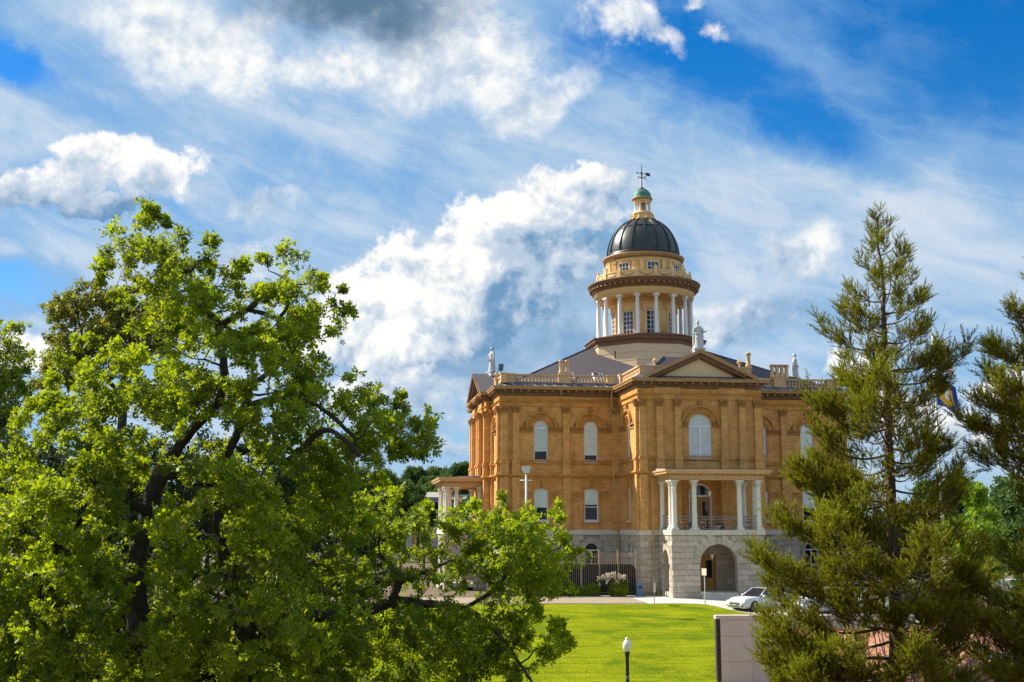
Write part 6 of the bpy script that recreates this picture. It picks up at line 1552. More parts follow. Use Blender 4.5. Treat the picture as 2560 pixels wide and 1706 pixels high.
def broadleaf(name, lab, cat, D, base_px, limbs, poly, spacing, depth, seed, leaf, size, dsh=lambda x, y: 0.0, per=34, crad=0.46, group=None, gap=0.20, holes=(), extra=(), bark='bark_oak', tintbias=0.0, jit=1.0, rag=0.0):
    """trunk and limbs drawn as joints (x, y, depth offset, radius); leaf clumps fill the crown volume and twigs grow out to each of them"""
    rs = np.random.RandomState(seed)
    g = at(base_px[0], base_px[1], D); root = thing(name, lab, cat, (g.x, D, gz(g.x, D)), 0, group)
    RO = np.array(root.location)
    nodes, mb = [], MB()
    def add_line(P, R0, R1, n=8):
        k = len(P); rr = [lerp(R0, R1, (i / (k - 1)) ** 0.8) for i in range(k)]
        mb.tube([Vector(p) - Vector(RO) for p in P], rr, n); return rr
    for li, L in enumerate(limbs):
        pts = [np.array(at(x, y, D + dd + dsh(x, y))) for x, y, dd, r in L]; rr = [q[3] * 0.84 for q in L]
        if li == 0 or L[0][1] > 1690: pts.insert(0, np.array((pts[0][0] + 0.1, pts[0][1], gz(pts[0][0], D) - 0.2))); rr.insert(0, rr[0] * 1.35)
        # catmull style refinement with bumps
        P2, R2 = [], []
        for i in range(len(pts) - 1):
            p0, p1, p2, p3 = pts[max(i - 1, 0)], pts[i], pts[i + 1], pts[min(i + 2, len(pts) - 1)]
            m_ = 4
            for j in range(m_):
                t = j / m_; q = 0.5 * ((2 * p1) + (p2 - p0) * t + (2 * p0 - 5 * p1 + 4 * p2 - p3) * t * t + (3 * p1 - p0 - 3 * p2 + p3) * t ** 3)
                P2.append(q + rs.normal(size=3) * rr[i] * 0.10); R2.append(lerp(rr[i], rr[i + 1], t) * rs.uniform(0.92, 1.10))
        P2.append(pts[-1]); R2.append(rr[-1])
        mb.tube([Vector(p) - Vector(RO) for p in P2], R2, 10)
        for p, r in zip(P2, R2): nodes.append((p, r))
    trunk = mb.obj('trunk', bark, root)
    # clumps
    xs_ = [p[0] for p in poly]; ys_ = [p[1] for p in poly]; C = []
    bx0, bx1, by0, by1 = min(xs_), max(xs_), min(ys_), max(ys_)
    target = None; cells = {}
    tries = 0; area = (bx1 - bx0) * (by1 - by0); NT_ = int(area / (spacing * spacing) * 3.5)
    for _ in range(NT_):
        x, y = rs.uniform(bx0, bx1), rs.uniform(by0, by1)
        if not in_poly(x, y, poly): continue
        if any(((x - hx) / hrx) ** 2 + ((y - hy) / hry) ** 2 < 1 and rs.rand() < hp for hx, hy, hrx, hry, hp in holes): continue
        n_ = mnoise.noise(Vector((x / 95.0, y / 80.0, seed * 3.1))) 
        e_ = edge_dist(x, y, poly)
        if n_ < -0.25 + gap * 0.5 and e_ > 60 and rs.rand() < 0.8: continue
        if rag and e_ < 75 and y < 1420 and mnoise.noise(Vector((x / 38.0, y / 38.0, seed * 1.7))) < 0.02 + 0.12 * rag: continue
        th_ = depth * min(1.0, (e_ / 260.0)) ** 0.6
        dd = rs.choice([-1, 1]) * th_ * rs.uniform(0.25, 1.0) if rs.rand() < 0.8 else rs.uniform(-th_, th_)
        key = (int(x // spacing), int(y // spacing), int((dd + 20) // 1.5))
        if cells.get(key, 0) >= 2: continue
        cells[key] = cells.get(key, 0) + 1
        p = np.array(at(x, y, D + dd + dsh(x, y)))
        if p[2] < gz(p[0], p[1]) + 0.8: continue
        C.append((p, crad * rs.uniform(0.65, 1.25) * min(1.0, 0.55 + e_ / 120)))
    for x, y, dd, r in extra: C.append((np.array(at(x, y, D + dd + dsh(x, y))), r))
    NP = np.array([n[0] for n in nodes]); NR = np.array([n[1] for n in nodes])
    d0 = np.array([np.min(np.linalg.norm(NP - c[0], axis=1)) for c in C]); order = np.argsort(d0)
    bm1 = MB(); tw = MB(); LP_, LD = [], []
    for oi in order:
        c, cr = C[oi]; d = np.linalg.norm(NP - c, axis=1)
        cost = d * (1.0 + 0.25 * (NR < 0.02)) + 0.25 * np.maximum(0, NP[:, 2] - c[2]); i = int(np.argmin(cost)); a = NP[i]; r0 = min(NR[i] * 0.75, 0.016 + 0.020 * d[i] + 0.006)
        k = max(3, int(d[i] / 0.35)); P = wig(a, c, rs, 0.09, k); r1 = max(0.007, r0 * 0.45)
        rr = [lerp(r0, r1, j / k) for j in range(k + 1)]
        bm1.tube([Vector(p) - Vector(RO) for p in P], rr, 5, cap=False)
        NP = np.concatenate([NP, np.array(P[1:])]); NR = np.concatenate([NR, np.array(rr[1:])])
        nt = rs.randint(3, 6)
        for _ in range(nt):
            v = rs.normal(size=3); v /= np.linalg.norm(v); e = c + v * cr * rs.uniform(0.6, 1.0) * np.array([1, 1, 0.8]); tw.tube([Vector(q - RO) for q in wig(c, e, rs, 0.12, 3)], [0.009, 0.007, 0.005, 0.003], 3, cap=False)
            m_ = int(per * rs.uniform(0.6, 1.3) / nt)
            t = rs.rand(m_, 1) ** 0.6
            LP_.append(c + (e - c) * (0.25 + 0.85 * t) + rs.normal(size=(m_, 3)) * cr * 0.24 * jit); LD.append(np.tile(v * 0.7, (m_, 1)))
    tag(bm1.obj('branches', bark, root, fix=False), kind='stuff'); tag(tw.obj('twigs', 'twig_grey', root, fix=False), kind='stuff')
    P = np.concatenate(LP_); N = len(P); d = np.concatenate(LD)
    # tone drifts in noise patches through the crown and varies at random per spray
    cl = np.array([mnoise.noise(Vector(p * 0.55)) for p in P])
    tint = np.clip(0.48 + cl * 0.65 + rs.normal(size=N) * 0.24 + tintbias, 0, 1)
    build_leaves('crown', P - RO, frames(rs, N, 0.45, d), rs.uniform(0.55, 1.35, N) * size, tint, RV, RF, leaf, root)
    return root, N
OAK = [(375, 522), (400, 540), (440, 548), (500, 585), (560, 610), (600, 650), (612, 690), (640, 680), (660, 640), (680, 615), (735, 610), (790, 660), (840, 700), (868, 745), (890, 800), (868, 850), (850, 905), (905, 915), (950, 950), (990, 972), (1035, 955), (1080, 1010), (1094, 1065), (1088, 1130), (1050, 1150), (985, 1150), (960, 1185), (985, 1220), (1040, 1240), (1085, 1245), (1160, 1268), (1235, 1255), (1275, 1235), (1320, 1240), (1380, 1255), (1412, 1290), (1425, 1335), (1460, 1370), (1468, 1420), (1420, 1450), (1415, 1490), (1360, 1510), (1345, 1535), (1400, 1565), (1425, 1615), (1360, 1650), (1330, 1600), (1290, 1640), (1310, 1720), (1300, 1800), (900, 1850), (0, 1800), (-120, 1700), (-120, 1150), (20, 1090), (60, 1000), (110, 960), (150, 890), (230, 820), (285, 770), (240, 760), (250, 690), (235, 640), (255, 600), (300, 560)]
LIMBS = [
    [(368, 1706, 0, .30), (352, 1600, 0, .27), (338, 1480, 0, .26), (345, 1380, .1, .24), (372, 1280, .2, .23), (395, 1200, .3, .22), (425, 1145, .4, .17)],
    [(372, 1280, .2, .16), (335, 1262, -.3, .13), (300, 1235, -.8, .11), (270, 1205, -1.2, .08), (235, 1210, -1.6, .05)],
    [(425, 1145, .4, .15), (480, 1075, .2, .14), (530, 1020, 0, .14), (553, 990, -.2, .13), (562, 950, -.3, .11), (555, 880, -.2, .10), (545, 810, 0, .09)],
    [(553, 815, 0, .085), (515, 775, -.4, .085), (490, 735, -.6, .08), (470, 690, -.7, .07), (440, 660, -.6, .045), (390, 645, -.8, .03), (340, 630, -1, .02)],
    [(550, 815, 0, .085), (590, 790, -.4, .08), (630, 765, -.6, .08), (655, 738, -.8, .07)],
    [(620, 775, -.5, .06), (660, 785, -.7, .06), (695, 795, -1, .05), (720, 760, -1.1, .04), (715, 700, -.8, .03)],
    [(395, 1200, .3, .12), (440, 1190, .6, .10), (500, 1210, .9, .08), (560, 1215, 1.1, .05)],
    [(640, 1706, .8, .24), (600, 1560, .8, .20), (560, 1390, .8, .16), (545, 1310, .7, .14), (556, 1220, .6, .13), (575, 1130, .5, .13), (600, 1060, .4, .12), (618, 1000, .2, .11), (622, 960, 0, .09)],
    [(620, 1015, .2, .09), (680, 1000, -.3, .08), (760, 1000, -.8, .06), (830, 1040, -1.2, .055), (890, 1100, -1.3, .045)],
    [(622, 965, .1, .08), (660, 940, -.3, .07), (700, 910, -.6, .06), (730, 885, -.8, .04)],
    [(640, 1155, -.4, .05), (720, 1150, -1.0, .08), (800, 1080, -1.3, .07), (850, 1090, -1.5, .06), (900, 1140, -1.6, .05)],
    [(600, 1580, .5, .19), (680, 1545, 0, .18), (760, 1540, -.3, .17), (860, 1535, -.6, .17), (940, 1520, -.8, .16), (985, 1503, -.9, .16), (1060, 1510, -.9, .11), (1130, 1515, -.8, .09), (1180, 1530, -.7, .08), (1225, 1565, -.6, .07), (1265, 1610, -.6, .055), (1300, 1660, -.6, .045), (1340, 1720, -.6, .03)],
    [(975, 1505, -.9, .12), (992, 1475, -1, .115), (1000, 1445, -1.1, .105), (975, 1415, -1.2, .09), (950, 1390, -1.2, .05), (900, 1380, -1.2, .035)],
    [(995, 1450, -1.1, .07), (1030, 1440, -1.3, .06), (1090, 1420, -1.4, .04), (1130, 1400, -1.5, .03)],
    [(1160, 1520, -.7, .06), (1230, 1480, -.5, .055), (1275, 1425, -.4, .055), (1305, 1405, -.3, .05), (1345, 1392, -.2, .035), (1400, 1370, -.1, .02)],
    [(1100, 1575, -.6, .05), (1130, 1600, -.5, .045), (1150, 1640, -.5, .04), (1180, 1680, -.5, .03)],
    [(130, 1706, 1.5, .20), (105, 1500, 1.5, .16), (125, 1400, 1.4, .14), (155, 1340, 1.3, .12), (215, 1290, 1.2, .08)],
    [(110, 1480, 1.5, .09), (70, 1430, 1.3, .08), (20, 1450, 1.2, .07), (-60, 1470, 1.1, .05)],
    [(640, 1706, .8, .16), (700, 1500, 1.4, .14), (760, 1420, 1.9, .10), (850, 1370, 2.0, .06)],
]
HOLES = [(400, 800, 100, 100, .65), (225, 830, 80, 90, .65), (1080, 1350, 90, 40, .4), (1250, 1330, 60, 40, .4), (820, 1420, 60, 60, .5), (200, 1400, 80, 60, .5), (480, 1050, 60, 50, .4), (250, 1100, 60, 40, .4), (320, 1330, 70, 60, .75), (640, 1190, 60, 50, .5), (345, 1450, 52, 270, .75), (480, 1090, 60, 60, .5), (560, 1320, 30, 90, .6), (1090, 1480, 130, 45, .55), (1235, 1590, 40, 40, .6), (700, 640, 35, 60, 1), (905, 870, 40, 50, 1), (820, 1000, 25, 40, .9), (930, 1150, 50, 40, .9), (470, 700, 26, 70, .45), (610, 785, 60, 22, .45), (560, 960, 25, 60, .6), (300, 700, 30, 50, .8), (640, 760, 60, 22, .4)]
EXT = [(372, 530, 0, .28), (345, 560, 0, .35), (280, 570, .3, .35), (700, 625, .3, .36), (745, 640, .2, .4), (860, 790, -.2, .35), (1075, 1050, -.8, .32), (1060, 1110, -.7, .3), (1395, 1340, -.1, .35), (1440, 1400, 0, .34), (1380, 1640, -.5, .26), (1375, 1585, -.5, .26), (1300, 1560, -.5, .3), (1260, 1530, -.4, .3), (1225, 1625, -.5, .34), (1265, 1690, -.6, .3), (1195, 1655, -.4, .36), (1325, 1680, -.5, .3), (1175, 1600, -.6, .36), (1150, 1670, -.3, .38), (1345, 1620, -.4, .3), (1100, 1640, -.5, .4), (1050, 1600, -.4, .4), (1050, 1680, -.2, .4), (980, 1640, -.4, .42), (1390, 1610, -.4, .24), (1240, 1560, -.2, .34), (1420, 1465, -.1, .26), (1400, 1430, 0, .3), (1350, 1420, -.3, .34), (1300, 1350, -.5, .34), (1180, 1340, -.6, .36)] + [(1000 + 46 * i + 17 * (j % 2), 1560 + 36 * j, -.7 + .35 * ((i * 3 + j * 5) % 5), .36) for i in range(7) for j in range(4) if (i * 7 + j * 3) % 4] + [(1080 + 50 * i, 1290 + 44 * j, -.8 + .4 * ((i * 3 + j) % 4), .36) for i in range(6) for j in range(4) if (i * 5 + j * 2) % 3]
oak, n1 = broadleaf('oak_tree', 'huge spreading oak filling the left half, its right limb hanging over the lawn', 'tree', 26.0, (365, 1706), LIMBS, OAK, 36, 2.9, 4, 'leaf_oak', 0.138, per=22, crad=0.32, rag=0.6, dsh=lambda x, y: 3.0 * sst(720, 960, x) * sst(1130, 1300, y), holes=HOLES, extra=EXT)
L2 = [(-60, 780), (0, 790), (50, 830), (70, 880), (60, 930), (75, 1010), (55, 1080), (40, 1180), (-60, 1260), (-300, 1250), (-300, 800)]
oak2, n2 = broadleaf('oak_tree', 'neighbouring oak cut off by the left edge of the picture', 'tree', 31.0, (-180, 1706), [[(-180, 1706, 0, .25), (-170, 1400, 0, .22), (-150, 1150, 0, .18), (-120, 1000, 0, .12), (-70, 900, 0, .08)], [(-150, 1150, 0, .10), (-60, 1080, -.5, .08), (10, 1060, -.8, .04)]], L2, 40, 2.4, 9, 'leaf_oak', 0.13, per=26, crad=0.5, tintbias=-0.18)
L3 = [(120, 760), (160, 720), (235, 690), (260, 740), (330, 700), (380, 690), (430, 720), (490, 760), (500, 850), (440, 900), (330, 930), (200, 960), (90, 970), (100, 880), (130, 830)]
mad, n3 = broadleaf('evergreen_tree', 'brownish green tree showing behind the upper left of the oak', 'tree', 38.0, (300, 1706), [[(300, 1706, 0, .25), (300, 1300, 0, .2), (310, 1000, 0, .15), (340, 850, 0, .1), (370, 740, 0, .05)], [(310, 1000, 0, .1), (220, 880, 0, .06), (190, 760, 0, .03)]], L3, 34, 2.2, 12, 'leaf_olive', 0.14, per=30, crad=0.5, tintbias=0.0, gap=-0.2)
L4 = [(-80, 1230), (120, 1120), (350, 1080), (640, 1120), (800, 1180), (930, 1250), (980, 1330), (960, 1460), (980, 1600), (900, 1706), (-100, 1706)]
und, n4 = broadleaf('oak_tree', 'oak behind the big oak with crown shade coloured into its leaves, seen through its branches', 'tree', 36.0, (480, 1706), [[(480, 1706, 0, .25), (470, 1500, 0, .22), (460, 1300, 0, .16), (440, 1180, 0, .08)], [(470, 1450, 0, .12), (700, 1330, 0, .08), (830, 1300, 0, .04)], [(470, 1450, 0, .12), (250, 1330, 0, .08), (100, 1280, 0, .04)]], L4, 46, 2.6, 23, 'leaf_dark_shade', 0.16, per=22, crad=0.7, tintbias=-0.25, gap=-0.3)
# ---- tall conifers with rope like foliage in upswept brushes
def tuft_template(seed, cords=8, per=17):
    """a brush of cord like shoots, each set with short scale leaves"""
    rs = np.random.RandomState(seed); V, Fc, vt = [], [], []
    for c in range(cords):
        a = 2 * PI * c / cords + rs.uniform(-0.4, 0.4); sp_ = rs.uniform(0.15, 1.0); d = np.array([math.cos(a) * sp_, math.sin(a) * sp_, rs.uniform(0.7, 1.0)]); d /= np.linalg.norm(d)
        b = np.array([rs.normal() * 0.05, rs.normal() * 0.05, rs.uniform(0.0, 0.40)]); L = rs.uniform(0.32, 0.58)
        for i in range(per):
            t = (i + rs.rand()) / per; p = b + d * L * t + np.array([0, 0, 0.10 * L * t * t])
            x = np.cross(d, rs.normal(size=3)); x /= np.linalg.norm(x); q = d * rs.uniform(0.7, 1.0) + x * rs.uniform(0.25, 0.75) + np.array([0, 0, 0.15]); q /= np.linalg.norm(q)
            s_ = np.cross(q, rs.normal(size=3)); s_ /= np.linalg.norm(s_); l = rs.uniform(0.10, 0.20) * (1.1 - 0.35 * t); w_ = 0.013
            o = len(V); V += [p, p + q * l * 0.5 + s_ * w_, p + q * l, p + q * l * 0.5 - s_ * w_]; Fc += [(o, o + 1, o + 2), (o, o + 2, o + 3)]
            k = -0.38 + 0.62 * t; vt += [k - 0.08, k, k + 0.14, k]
        o = len(V); e = b + d * L; s_ = np.cross(d, rs.normal(size=3)); s_ /= np.linalg.norm(s_); s2 = np.cross(d, s_)
        for u in (s_, s2):
            o = len(V); V += [b - u * 0.010, b + u * 0.010, e + u * 0.006, e - u * 0.006]; Fc += [(o, o + 1, o + 2), (o, o + 2, o + 3)]; vt += [-0.45, -0.45, 0.1, 0.1]
    return np.array(V), np.array(Fc), np.array(vt)
TT = [tuft_template(s) for s in (1, 2, 3)]
def conifer(lab, D, line, wprof, seed, y_low, size=1.0, clip=None, tufts=1.0, dead=14, group='tall conifers at the right', forced=()):
    rs = np.random.RandomState(seed)
    top = at(line[0][0], line[0][1], D); bx = at(line[-1][0], line[-1][1], D); root = thing('conifer_tree', lab, 'tree', (bx.x, D, gz(bx.x, D)), 0, group); RO = np.array(root.location)
    mb = MB(); pts = [at(x, y, D) for x, y in line] + [Vector((bx.x + 0.05, D, gz(bx.x, D) - 0.2))]; k = len(pts)
    H = top.z - pts[-1].z
    rad_ = lambda z: 0.02 + 0.30 * ((top.z - z) / H) ** 0.9
    P2 = []
    for i in range(k - 1):
        for j in range(4): P2.append(pts[i].lerp(pts[i + 1], j / 4) + Vector((rs.normal() * 0.02, rs.normal() * 0.02, 0)))
    P2.append(pts[-1]); mb.tube([p - Vector(RO) for p in P2], [rad_(p.z) * rs.uniform(0.93, 1.07) for p in P2], 10); mb.obj('trunk', 'bark_red', root)
    def tx(y):
        for (xa, ya), (xb, yb) in zip(line, line[1:]):
            if y <= yb: return lerp(xa, xb, (y - ya) / (yb - ya))
        return line[-1][0]
    pm_ = ppm(D); br = MB(); tw = MB(); TP, TQ, TS, TC = [], [], [], []
    y = line[0][1] + 10; phi = rs.uniform(0, 6)
    def branch(P, L, step_t=0.0):
        kk = len(P) - 1
        r0 = min(0.075, 0.018 + 0.013 * L)
        br.tube([Vector(p - RO) for p in P], [lerp(r0, 0.008, i / kk) for i in range(kk + 1)], 5, cap=False)
        nb = max(3, int(min(L, 2.6) * 5.0 * tufts + max(0, L - 2.6) * 3.2 * tufts))
        for b in range(nb):
            t = 1.0 - 0.72 * (b / nb) ** 1.15 if L > 0.8 else 1.0 - 0.8 * b / nb
            i0 = min(kk - 1, int(t * kk)); f = t * kk - i0; p = P[i0] * (1 - f) + P[i0 + 1] * f; dr = P[i0 + 1] - P[i0]; dr = dr / np.linalg.norm(dr)
            side = np.cross(dr, [0, 0, 1]); side /= np.linalg.norm(side) + 1e-9; sg = 1 if b % 2 else -1
            sl_ = (0.10 + 0.30 * L * (1 - t) + 0.2 * rs.rand()) * (0 if b == 0 else 1) * min(1.0, 0.4 + L * 0.3)
            q = p + (side * sg * rs.uniform(0.6, 1.0) + dr * 0.5) * sl_ + np.array([0, 0, rs.uniform(0.0, 0.25) * sl_])
            if b: tw.tube([Vector(p - RO), Vector((p + q) / 2 - RO + np.array([0, 0, -0.02])), Vector(q - RO)], [0.010, 0.008, 0.006], 3, cap=False)
            for h in range(2 if (rs.rand() < 0.65 and L > 0.7) else 1):
                ax = dr * rs.uniform(0.35, 0.8) + side * sg * rs.uniform(0.0, 0.4) + np.array([0, 0, rs.uniform(0.55, 1.0)]) + rs.normal(size=3) * 0.15; ax /= np.linalg.norm(ax)
                x = np.cross(ax, rs.normal(size=3)); x /= np.linalg.norm(x)
                TP.append(q + rs.normal(size=3) * 0.10 - ax * 0.1); TQ.append(np.stack([x, np.cross(ax, x), ax], axis=1)); TS.append(size * rs.uniform(0.60, 1.0) * min(1.22, 0.72 + L * 0.17))
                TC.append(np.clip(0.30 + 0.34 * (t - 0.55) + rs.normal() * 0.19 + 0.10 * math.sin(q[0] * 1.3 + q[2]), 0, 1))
    while y < y_low:
        wpx = np.interp(y, [q[0] for q in wprof], [q[1] for q in wprof])
        step = np.interp(y, [500, 700, 1200, 1700], [10, 13, 14, 14])
        phi += 2.39996 + rs.normal() * 0.35
        base = np.array(at(tx(y), y, D)); L = wpx / pm_ * (rs.uniform(0.64, 1.08) if y < 1250 else rs.uniform(0.64, 1.0))
        if y > 980 and math.cos(phi) > 0.2: L *= 0.66
        c_, s_ = math.cos(phi), math.sin(phi)
        if clip and c_ * L > clip: y += step; continue
        up0 = np.interp(y, [500, 800, 1300], [0.75, 0.15, -0.12]); curl = np.interp(y, [500, 800, 1300], [0.25, 0.30, 0.42])
        kk = 7; P = []
        bend = rs.normal() * 0.15
        for i in range(kk + 1):
            t = i / kk; r = L * t; a = phi + bend * t
            P.append(base + np.array([math.cos(a) * r, math.sin(a) * r, L * (up0 * t - 0.30 * t * (1 - t) + curl * t * t * t * 0.9)]))
        branch(P, L)
        y += step * rs.uniform(0.7, 1.3)
    for x1, y1, yb, dd in forced:                                 # long limbs that stand out in the outline
        x1 += 34 if x1 < 2200 else -30; y1 += 14
        p0, p1 = np.array(at(tx(yb), yb, D)), np.array(at(x1, y1, D + dd)); L = np.linalg.norm(p1 - p0); kk = 7
        P = [p0 + (p1 - p0) * (i / kk) + np.array([0, 0, -0.16 * L * math.sin(PI * i / kk) * (i / kk)]) for i in range(kk + 1)]
        branch(P, L)
    # leader
    for dz in (0.02, 0.25, 0.5, 0.8):
        TP.append(np.array(top) + np.array([rs.normal() * 0.05, rs.normal() * 0.05, -dz - 0.25])); TQ.append(np.eye(3)); TS.append(0.5 * size); TC.append(0.25)
    for _ in range(dead):                                        # bare grey twigs low on the stem
        yy = rs.uniform(1150, 1650); b0 = np.array(at(tx(yy), yy, D)); a = rs.uniform(PI * 0.9, PI * 2.1); L = rs.uniform(0.8, 2.4)
        e = b0 + np.array([math.cos(a) * L, math.sin(a) * L, rs.uniform(-0.35, 0.15) * L]); tw.tube([Vector(p - RO) for p in wig(b0, e, rs, 0.06, 5)], [0.026, 0.022, 0.018, 0.013, 0.010, 0.006], 4, cap=False)
    tag(br.obj('branches', 'bark_red', root, fix=False), kind='stuff'); tag(tw.obj('twigs', 'twig_grey', root, fix=False), kind='stuff')
    TP, TQ, TS, TC = np.array(TP), np.array(TQ), np.array(TS), np.array(TC)
    which = rs.randint(0, 3, len(TP))
    for i in range(3):
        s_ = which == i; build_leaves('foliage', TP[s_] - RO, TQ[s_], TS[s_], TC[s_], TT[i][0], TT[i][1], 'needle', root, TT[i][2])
    return root, len(TP)
WP = [(530, 8), (610, 34), (680, 70), (760, 105), (860, 145), (930, 165), (1000, 190), (1080, 205), (1200, 235), (1300, 305), (1400, 365), (1500, 380), (1640, 370), (1900, 380)]
seq, n5 = conifer('tall conifer with upswept brushes of foliage in front of the right wing', 42.0, [(2192, 540), (2205, 700), (2212, 850), (2217, 1000), (2226, 1200), (2233, 1400), (2239, 1560), (2243, 1706)], WP, 6, 1800, forced=[(1862, 1385, 1470, -1.0), (1915, 1300, 1370, -0.5), (1960, 1190, 1260, 0.3), (1955, 1150, 1220, -1.2), (1998, 985, 1060, -0.5), (2060, 930, 1000, 0.6), (1872, 1640, 1690, -0.5), (1905, 1580, 1650, -1.2), (1990, 1660, 1700, -2.2), (1925, 1700, 1760, -1.0), (2060, 1630, 1700, -2.8), (2075, 1500, 1580, -2.4), (2385, 965, 1010, 0.2), (2370, 880, 930, -0.4), (2330, 735, 790, 0.1), (2070, 770, 840, 0.2), (2400, 1110, 1180, -0.5), (2030, 1290, 1350, -2.2), (2120, 1400, 1460, -2.6), (2320, 1520, 1580, -2.5), (2360, 1630, 1690, -2.0), (1935, 1620, 1720, 0.8), (1900, 1670, 1780, 0.6)])
WP2 = [(480, 20), (600, 50), (760, 105), (880, 150), (1000, 215), (1130, 230), (1220, 165), (1400, 150), (1500, 250), (1900, 290)]
seq2, n6 = conifer('darker conifer entering from the right edge of the picture', 40.0, [(2665, 480), (2665, 900), (2670, 1300), (2675, 1706)], WP2, 15, 1760, dead=5, forced=[(2500, 1560, 1600, -1.5), (2520, 1680, 1700, -1.5), (2490, 1000, 1040, 0), (2470, 1120, 1160, -.4), (2440, 1040, 1090, .3), (2510, 860, 920, 0)])
seq3, n7 = conifer('smaller dark conifer behind the big one at the lower right', 54.0, [(2470, 1400), (2472, 1500), (2474, 1600), (2475, 1706)], [(1400, 10), (1480, 90), (1550, 120), (1700, 130)], 25, 1650, 1.0, tufts=0.8, dead=3)
# ---- background trees
FV, FF = rosette(5, 9, True)
def far_tree(lab, x, ytop, ybot, wpx, Y, mat, seed, leafs=1400, size=0.5, bias=0.0, name='tree', lobes=9, group='trees behind the courthouse and lawn'):
    rs = np.random.RandomState(seed); t, b = at(x, ytop, Y), at(x, ybot, Y); gzb = gz(b.x, Y)
    o = thing(name, lab, 'tree', (b.x, Y, gzb), 0, group); H = t.z - gzb; Rw = wpx / ppm(Y) / 2; cz = max(b.z - gzb, H * 0.18); hz_ = (H - cz) / 2; czm = cz + hz_
    mb = MB(); mb.tube([(0, 0, -0.3), (0.1, 0, H * 0.3), (0, 0.1, H * 0.75)], [max(0.15, H * 0.022), H * 0.016, 0.05], 7)
    cs = []
    for i in range(lobes):
        a = 2 * PI * i / lobes + rs.rand(); zz = rs.uniform(-0.75, 0.72); rr = math.sqrt(1 - zz * zz) * rs.uniform(0.45, 0.75)
        c = np.array([math.cos(a) * rr * Rw, math.sin(a) * rr * Rw, czm + zz * hz_]); cs.append((c, rs.uniform(0.30, 0.50) * min(Rw, hz_ * 1.2)))
        mb.tube([(0, 0, H * 0.3), tuple((c + np.array([0, 0, H * 0.35])) / 2), tuple(c)], [0.10, 0.07, 0.03], 5)
    cs.append((np.array([0, 0, H - 0.35 * min(Rw, hz_)]), 0.35 * min(Rw, hz_))); cs.append((np.array([0, 0, czm]), 0.6 * min(Rw, hz_)))
    mb.obj('trunk', 'bark_oak', o)
    P, Dn = [], []
    wsum = sum(r * r for c, r in cs)
    for c, r in cs:
        n = int(leafs * r * r / wsum) + 20; d = rs.normal(size=(n, 3)); d /= np.linalg.norm(d, axis=1)[:, None]
        P.append(c + d * r * (rs.rand(n, 1) ** 0.35) * np.array([1, 1, 0.85]) * (1 + 0.25 * rs.normal(size=(n, 1)) * 0.5)); Dn.append(d)
    P = np.concatenate(P); Dn = np.concatenate(Dn); N = len(P)
    tint = np.clip(0.42 + bias + 0.35 * np.array([mnoise.noise(Vector(p * 0.5)) for p in P]) + rs.normal(size=N) * 0.15, 0, 1)
    build_leaves('crown', P, frames(rs, N, 0.3, Dn), size * rs.uniform(0.6, 1.25, N), tint, FV, FF, mat, o)
    return o
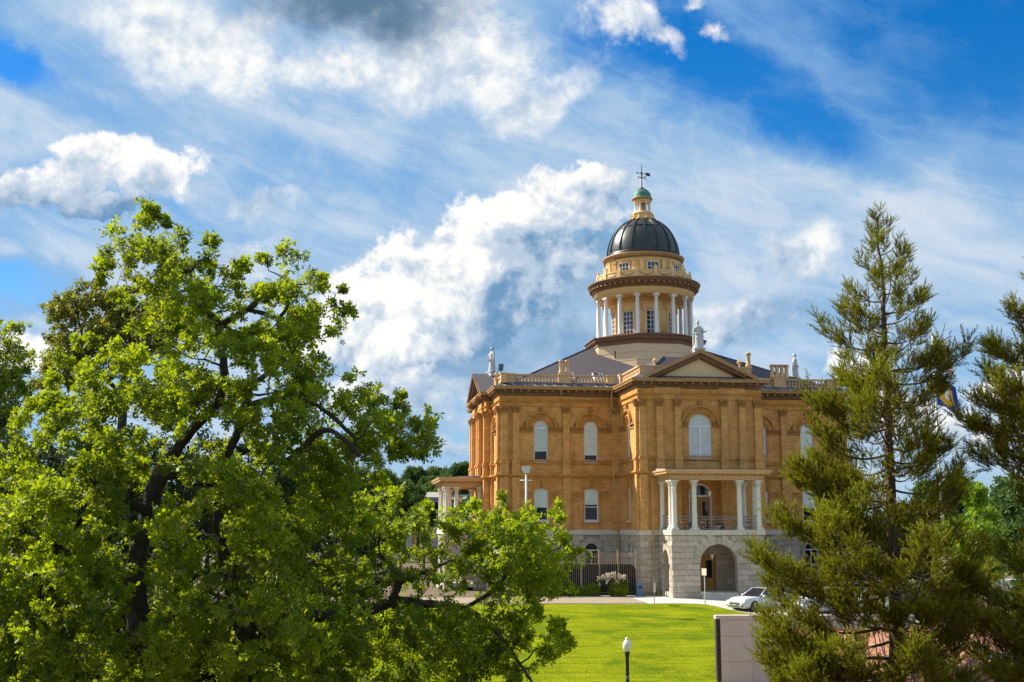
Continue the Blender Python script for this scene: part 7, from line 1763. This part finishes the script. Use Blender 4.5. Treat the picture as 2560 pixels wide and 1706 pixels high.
FAR = [  # x, ytop, ybot, width, distance, material, size, bias, description
    (905, 1160, 1290, 150, 150, 'leaf_far', .55, .25, 'rounded mid green tree just right of the oak crown on the hill'),
    (965, 1175, 1290, 110, 165, 'leaf_far', .6, .15, 'smaller round tree below the hanging oak branch'),
    (1010, 1195, 1300, 120, 175, 'leaf_far', .6, .05, 'dusky round tree above the low white roof on the hill'),
    (1000, 1250, 1330, 50, 172, 'leaf_far', .4, .4, 'small grey green shrub tree between the far white roofs'),
    (1045, 1168, 1250, 80, 230, 'leaf_far', .7, -.25, 'dark tree at the left end of the far skyline'),
    (1090, 1165, 1260, 110, 235, 'leaf_far', .7, -.3, 'dark rounded tree in the middle of the far skyline'),
    (1085, 1190, 1260, 130, 205, 'leaf_far', .65, .2, 'olive green tree below the far skyline, above the long pale roof'),
    (1145, 1155, 1280, 100, 225, 'leaf_far', .7, -.2, 'tall dark tree on the skyline left of the courthouse corner'),
    (1180, 1160, 1290, 90, 232, 'leaf_far', .7, -.25, 'dark tree on the skyline touching the courthouse corner'),
    (1098, 1205, 1250, 50, 197, 'leaf_far', .5, .55, 'bright yellow green tree above the left porch roof'),
    (1180, 1235, 1330, 80, 150, 'leaf_far', .5, .1, 'leafy tree seen between the columns of the left porch'),
    (1125, 1262, 1330, 60, 140, 'leaf_far', .45, .15, 'pale shrubby tree behind the front column of the left porch'),
    (1060, 1255, 1340, 60, 150, 'leaf_far', .45, .2, 'shrubby tree in front of the long pale roofed house'),
    (820, 1150, 1300, 170, 140, 'leaf_far', .6, .1, 'tree hidden behind the right part of the oak crown'),
    (700, 1160, 1320, 190, 130, 'leaf_far', .6, 0, 'tree glimpsed through the middle of the oak crown'),
    (520, 1170, 1340, 220, 135, 'leaf_far', .6, 0, 'tree glimpsed behind the oak trunk'),
    (300, 1170, 1340, 240, 140, 'leaf_far', .6, 0, 'tree glimpsed behind the left oak limbs'),
    (80, 1160, 1340, 260, 140, 'leaf_far', .6, 0, 'tree glimpsed at the far left behind the oaks'),
]
for i, (x, yt, yb, wd, Y, mt, sz, bi, lab) in enumerate(FAR): far_tree(lab, x, yt, yb, wd, Y, mt, 100 + i, 2600, sz * 0.72, bi + 0.08)
NEAR = [
    (2452, 1205, 1500, 190, 72, 'leaf_bright', .30, .25, 4200, 'bright yellow green leafy tree between the two conifers'),
    (2330, 1200, 1480, 170, 88, 'leaf_far', .42, .35, 2600, 'dark leafy tree behind the flagpole'),
    (2250, 1260, 1480, 180, 92, 'leaf_far', .42, .25, 2400, 'dark leafy tree behind the big conifer trunk'),
    (2130, 1320, 1500, 170, 96, 'leaf_far', .42, .15, 2200, 'dark leafy tree beside the right wing, behind conifer branches'),
    (2540, 1190, 1500, 220, 80, 'leaf_far', .42, .2, 2800, 'dark leafy tree at the right edge behind the dark conifer'),
    (2400, 1180, 1400, 150, 100, 'leaf_far', .45, .1, 2200, 'leafy tree on the skyline right of the flagpole'),
    (2640, 1240, 1560, 260, 66, 'leaf_far', .42, .2, 2600, 'dark leafy tree cut off by the right edge'),
    (2340, 1440, 1560, 150, 64, 'leaf_far', .30, .3, 2000, 'low dark leafy shrub tree behind the brown roof'),
]
for i, (x, yt, yb, wd, Y, mt, sz, bi, nl, lab) in enumerate(NEAR): far_tree(lab, x, yt, yb, wd, Y, mt, 300 + i, nl, sz, bi)
# far wood closing the horizon
rs = np.random.RandomState(77); P = []
for i in range(5200):
    a = rs.uniform(-0.75, 0.80); d = rs.uniform(260, 420)
    if -0.12 < a < -0.03 and d < 240: continue
    X, Yy = d * math.sin(a), d * math.cos(a); P.append((X, Yy, gz(X, Yy) + rs.uniform(0, 7.5) * (0.75 + 0.25 * math.sin(a * 40 + d * 0.1))))
P = np.array(P); N = len(P)
tag(build_leaves('far_wood', P, frames(rs, N, 0.3), rs.uniform(1.4, 2.8, N), rs.rand(N) * 0.5, FV, FF, 'leaf_far'), 'distant wooded skyline', None, None, 'stuff')
print('leaves', n1, n2, n3, n4, 'tufts', n5, n6, n7)
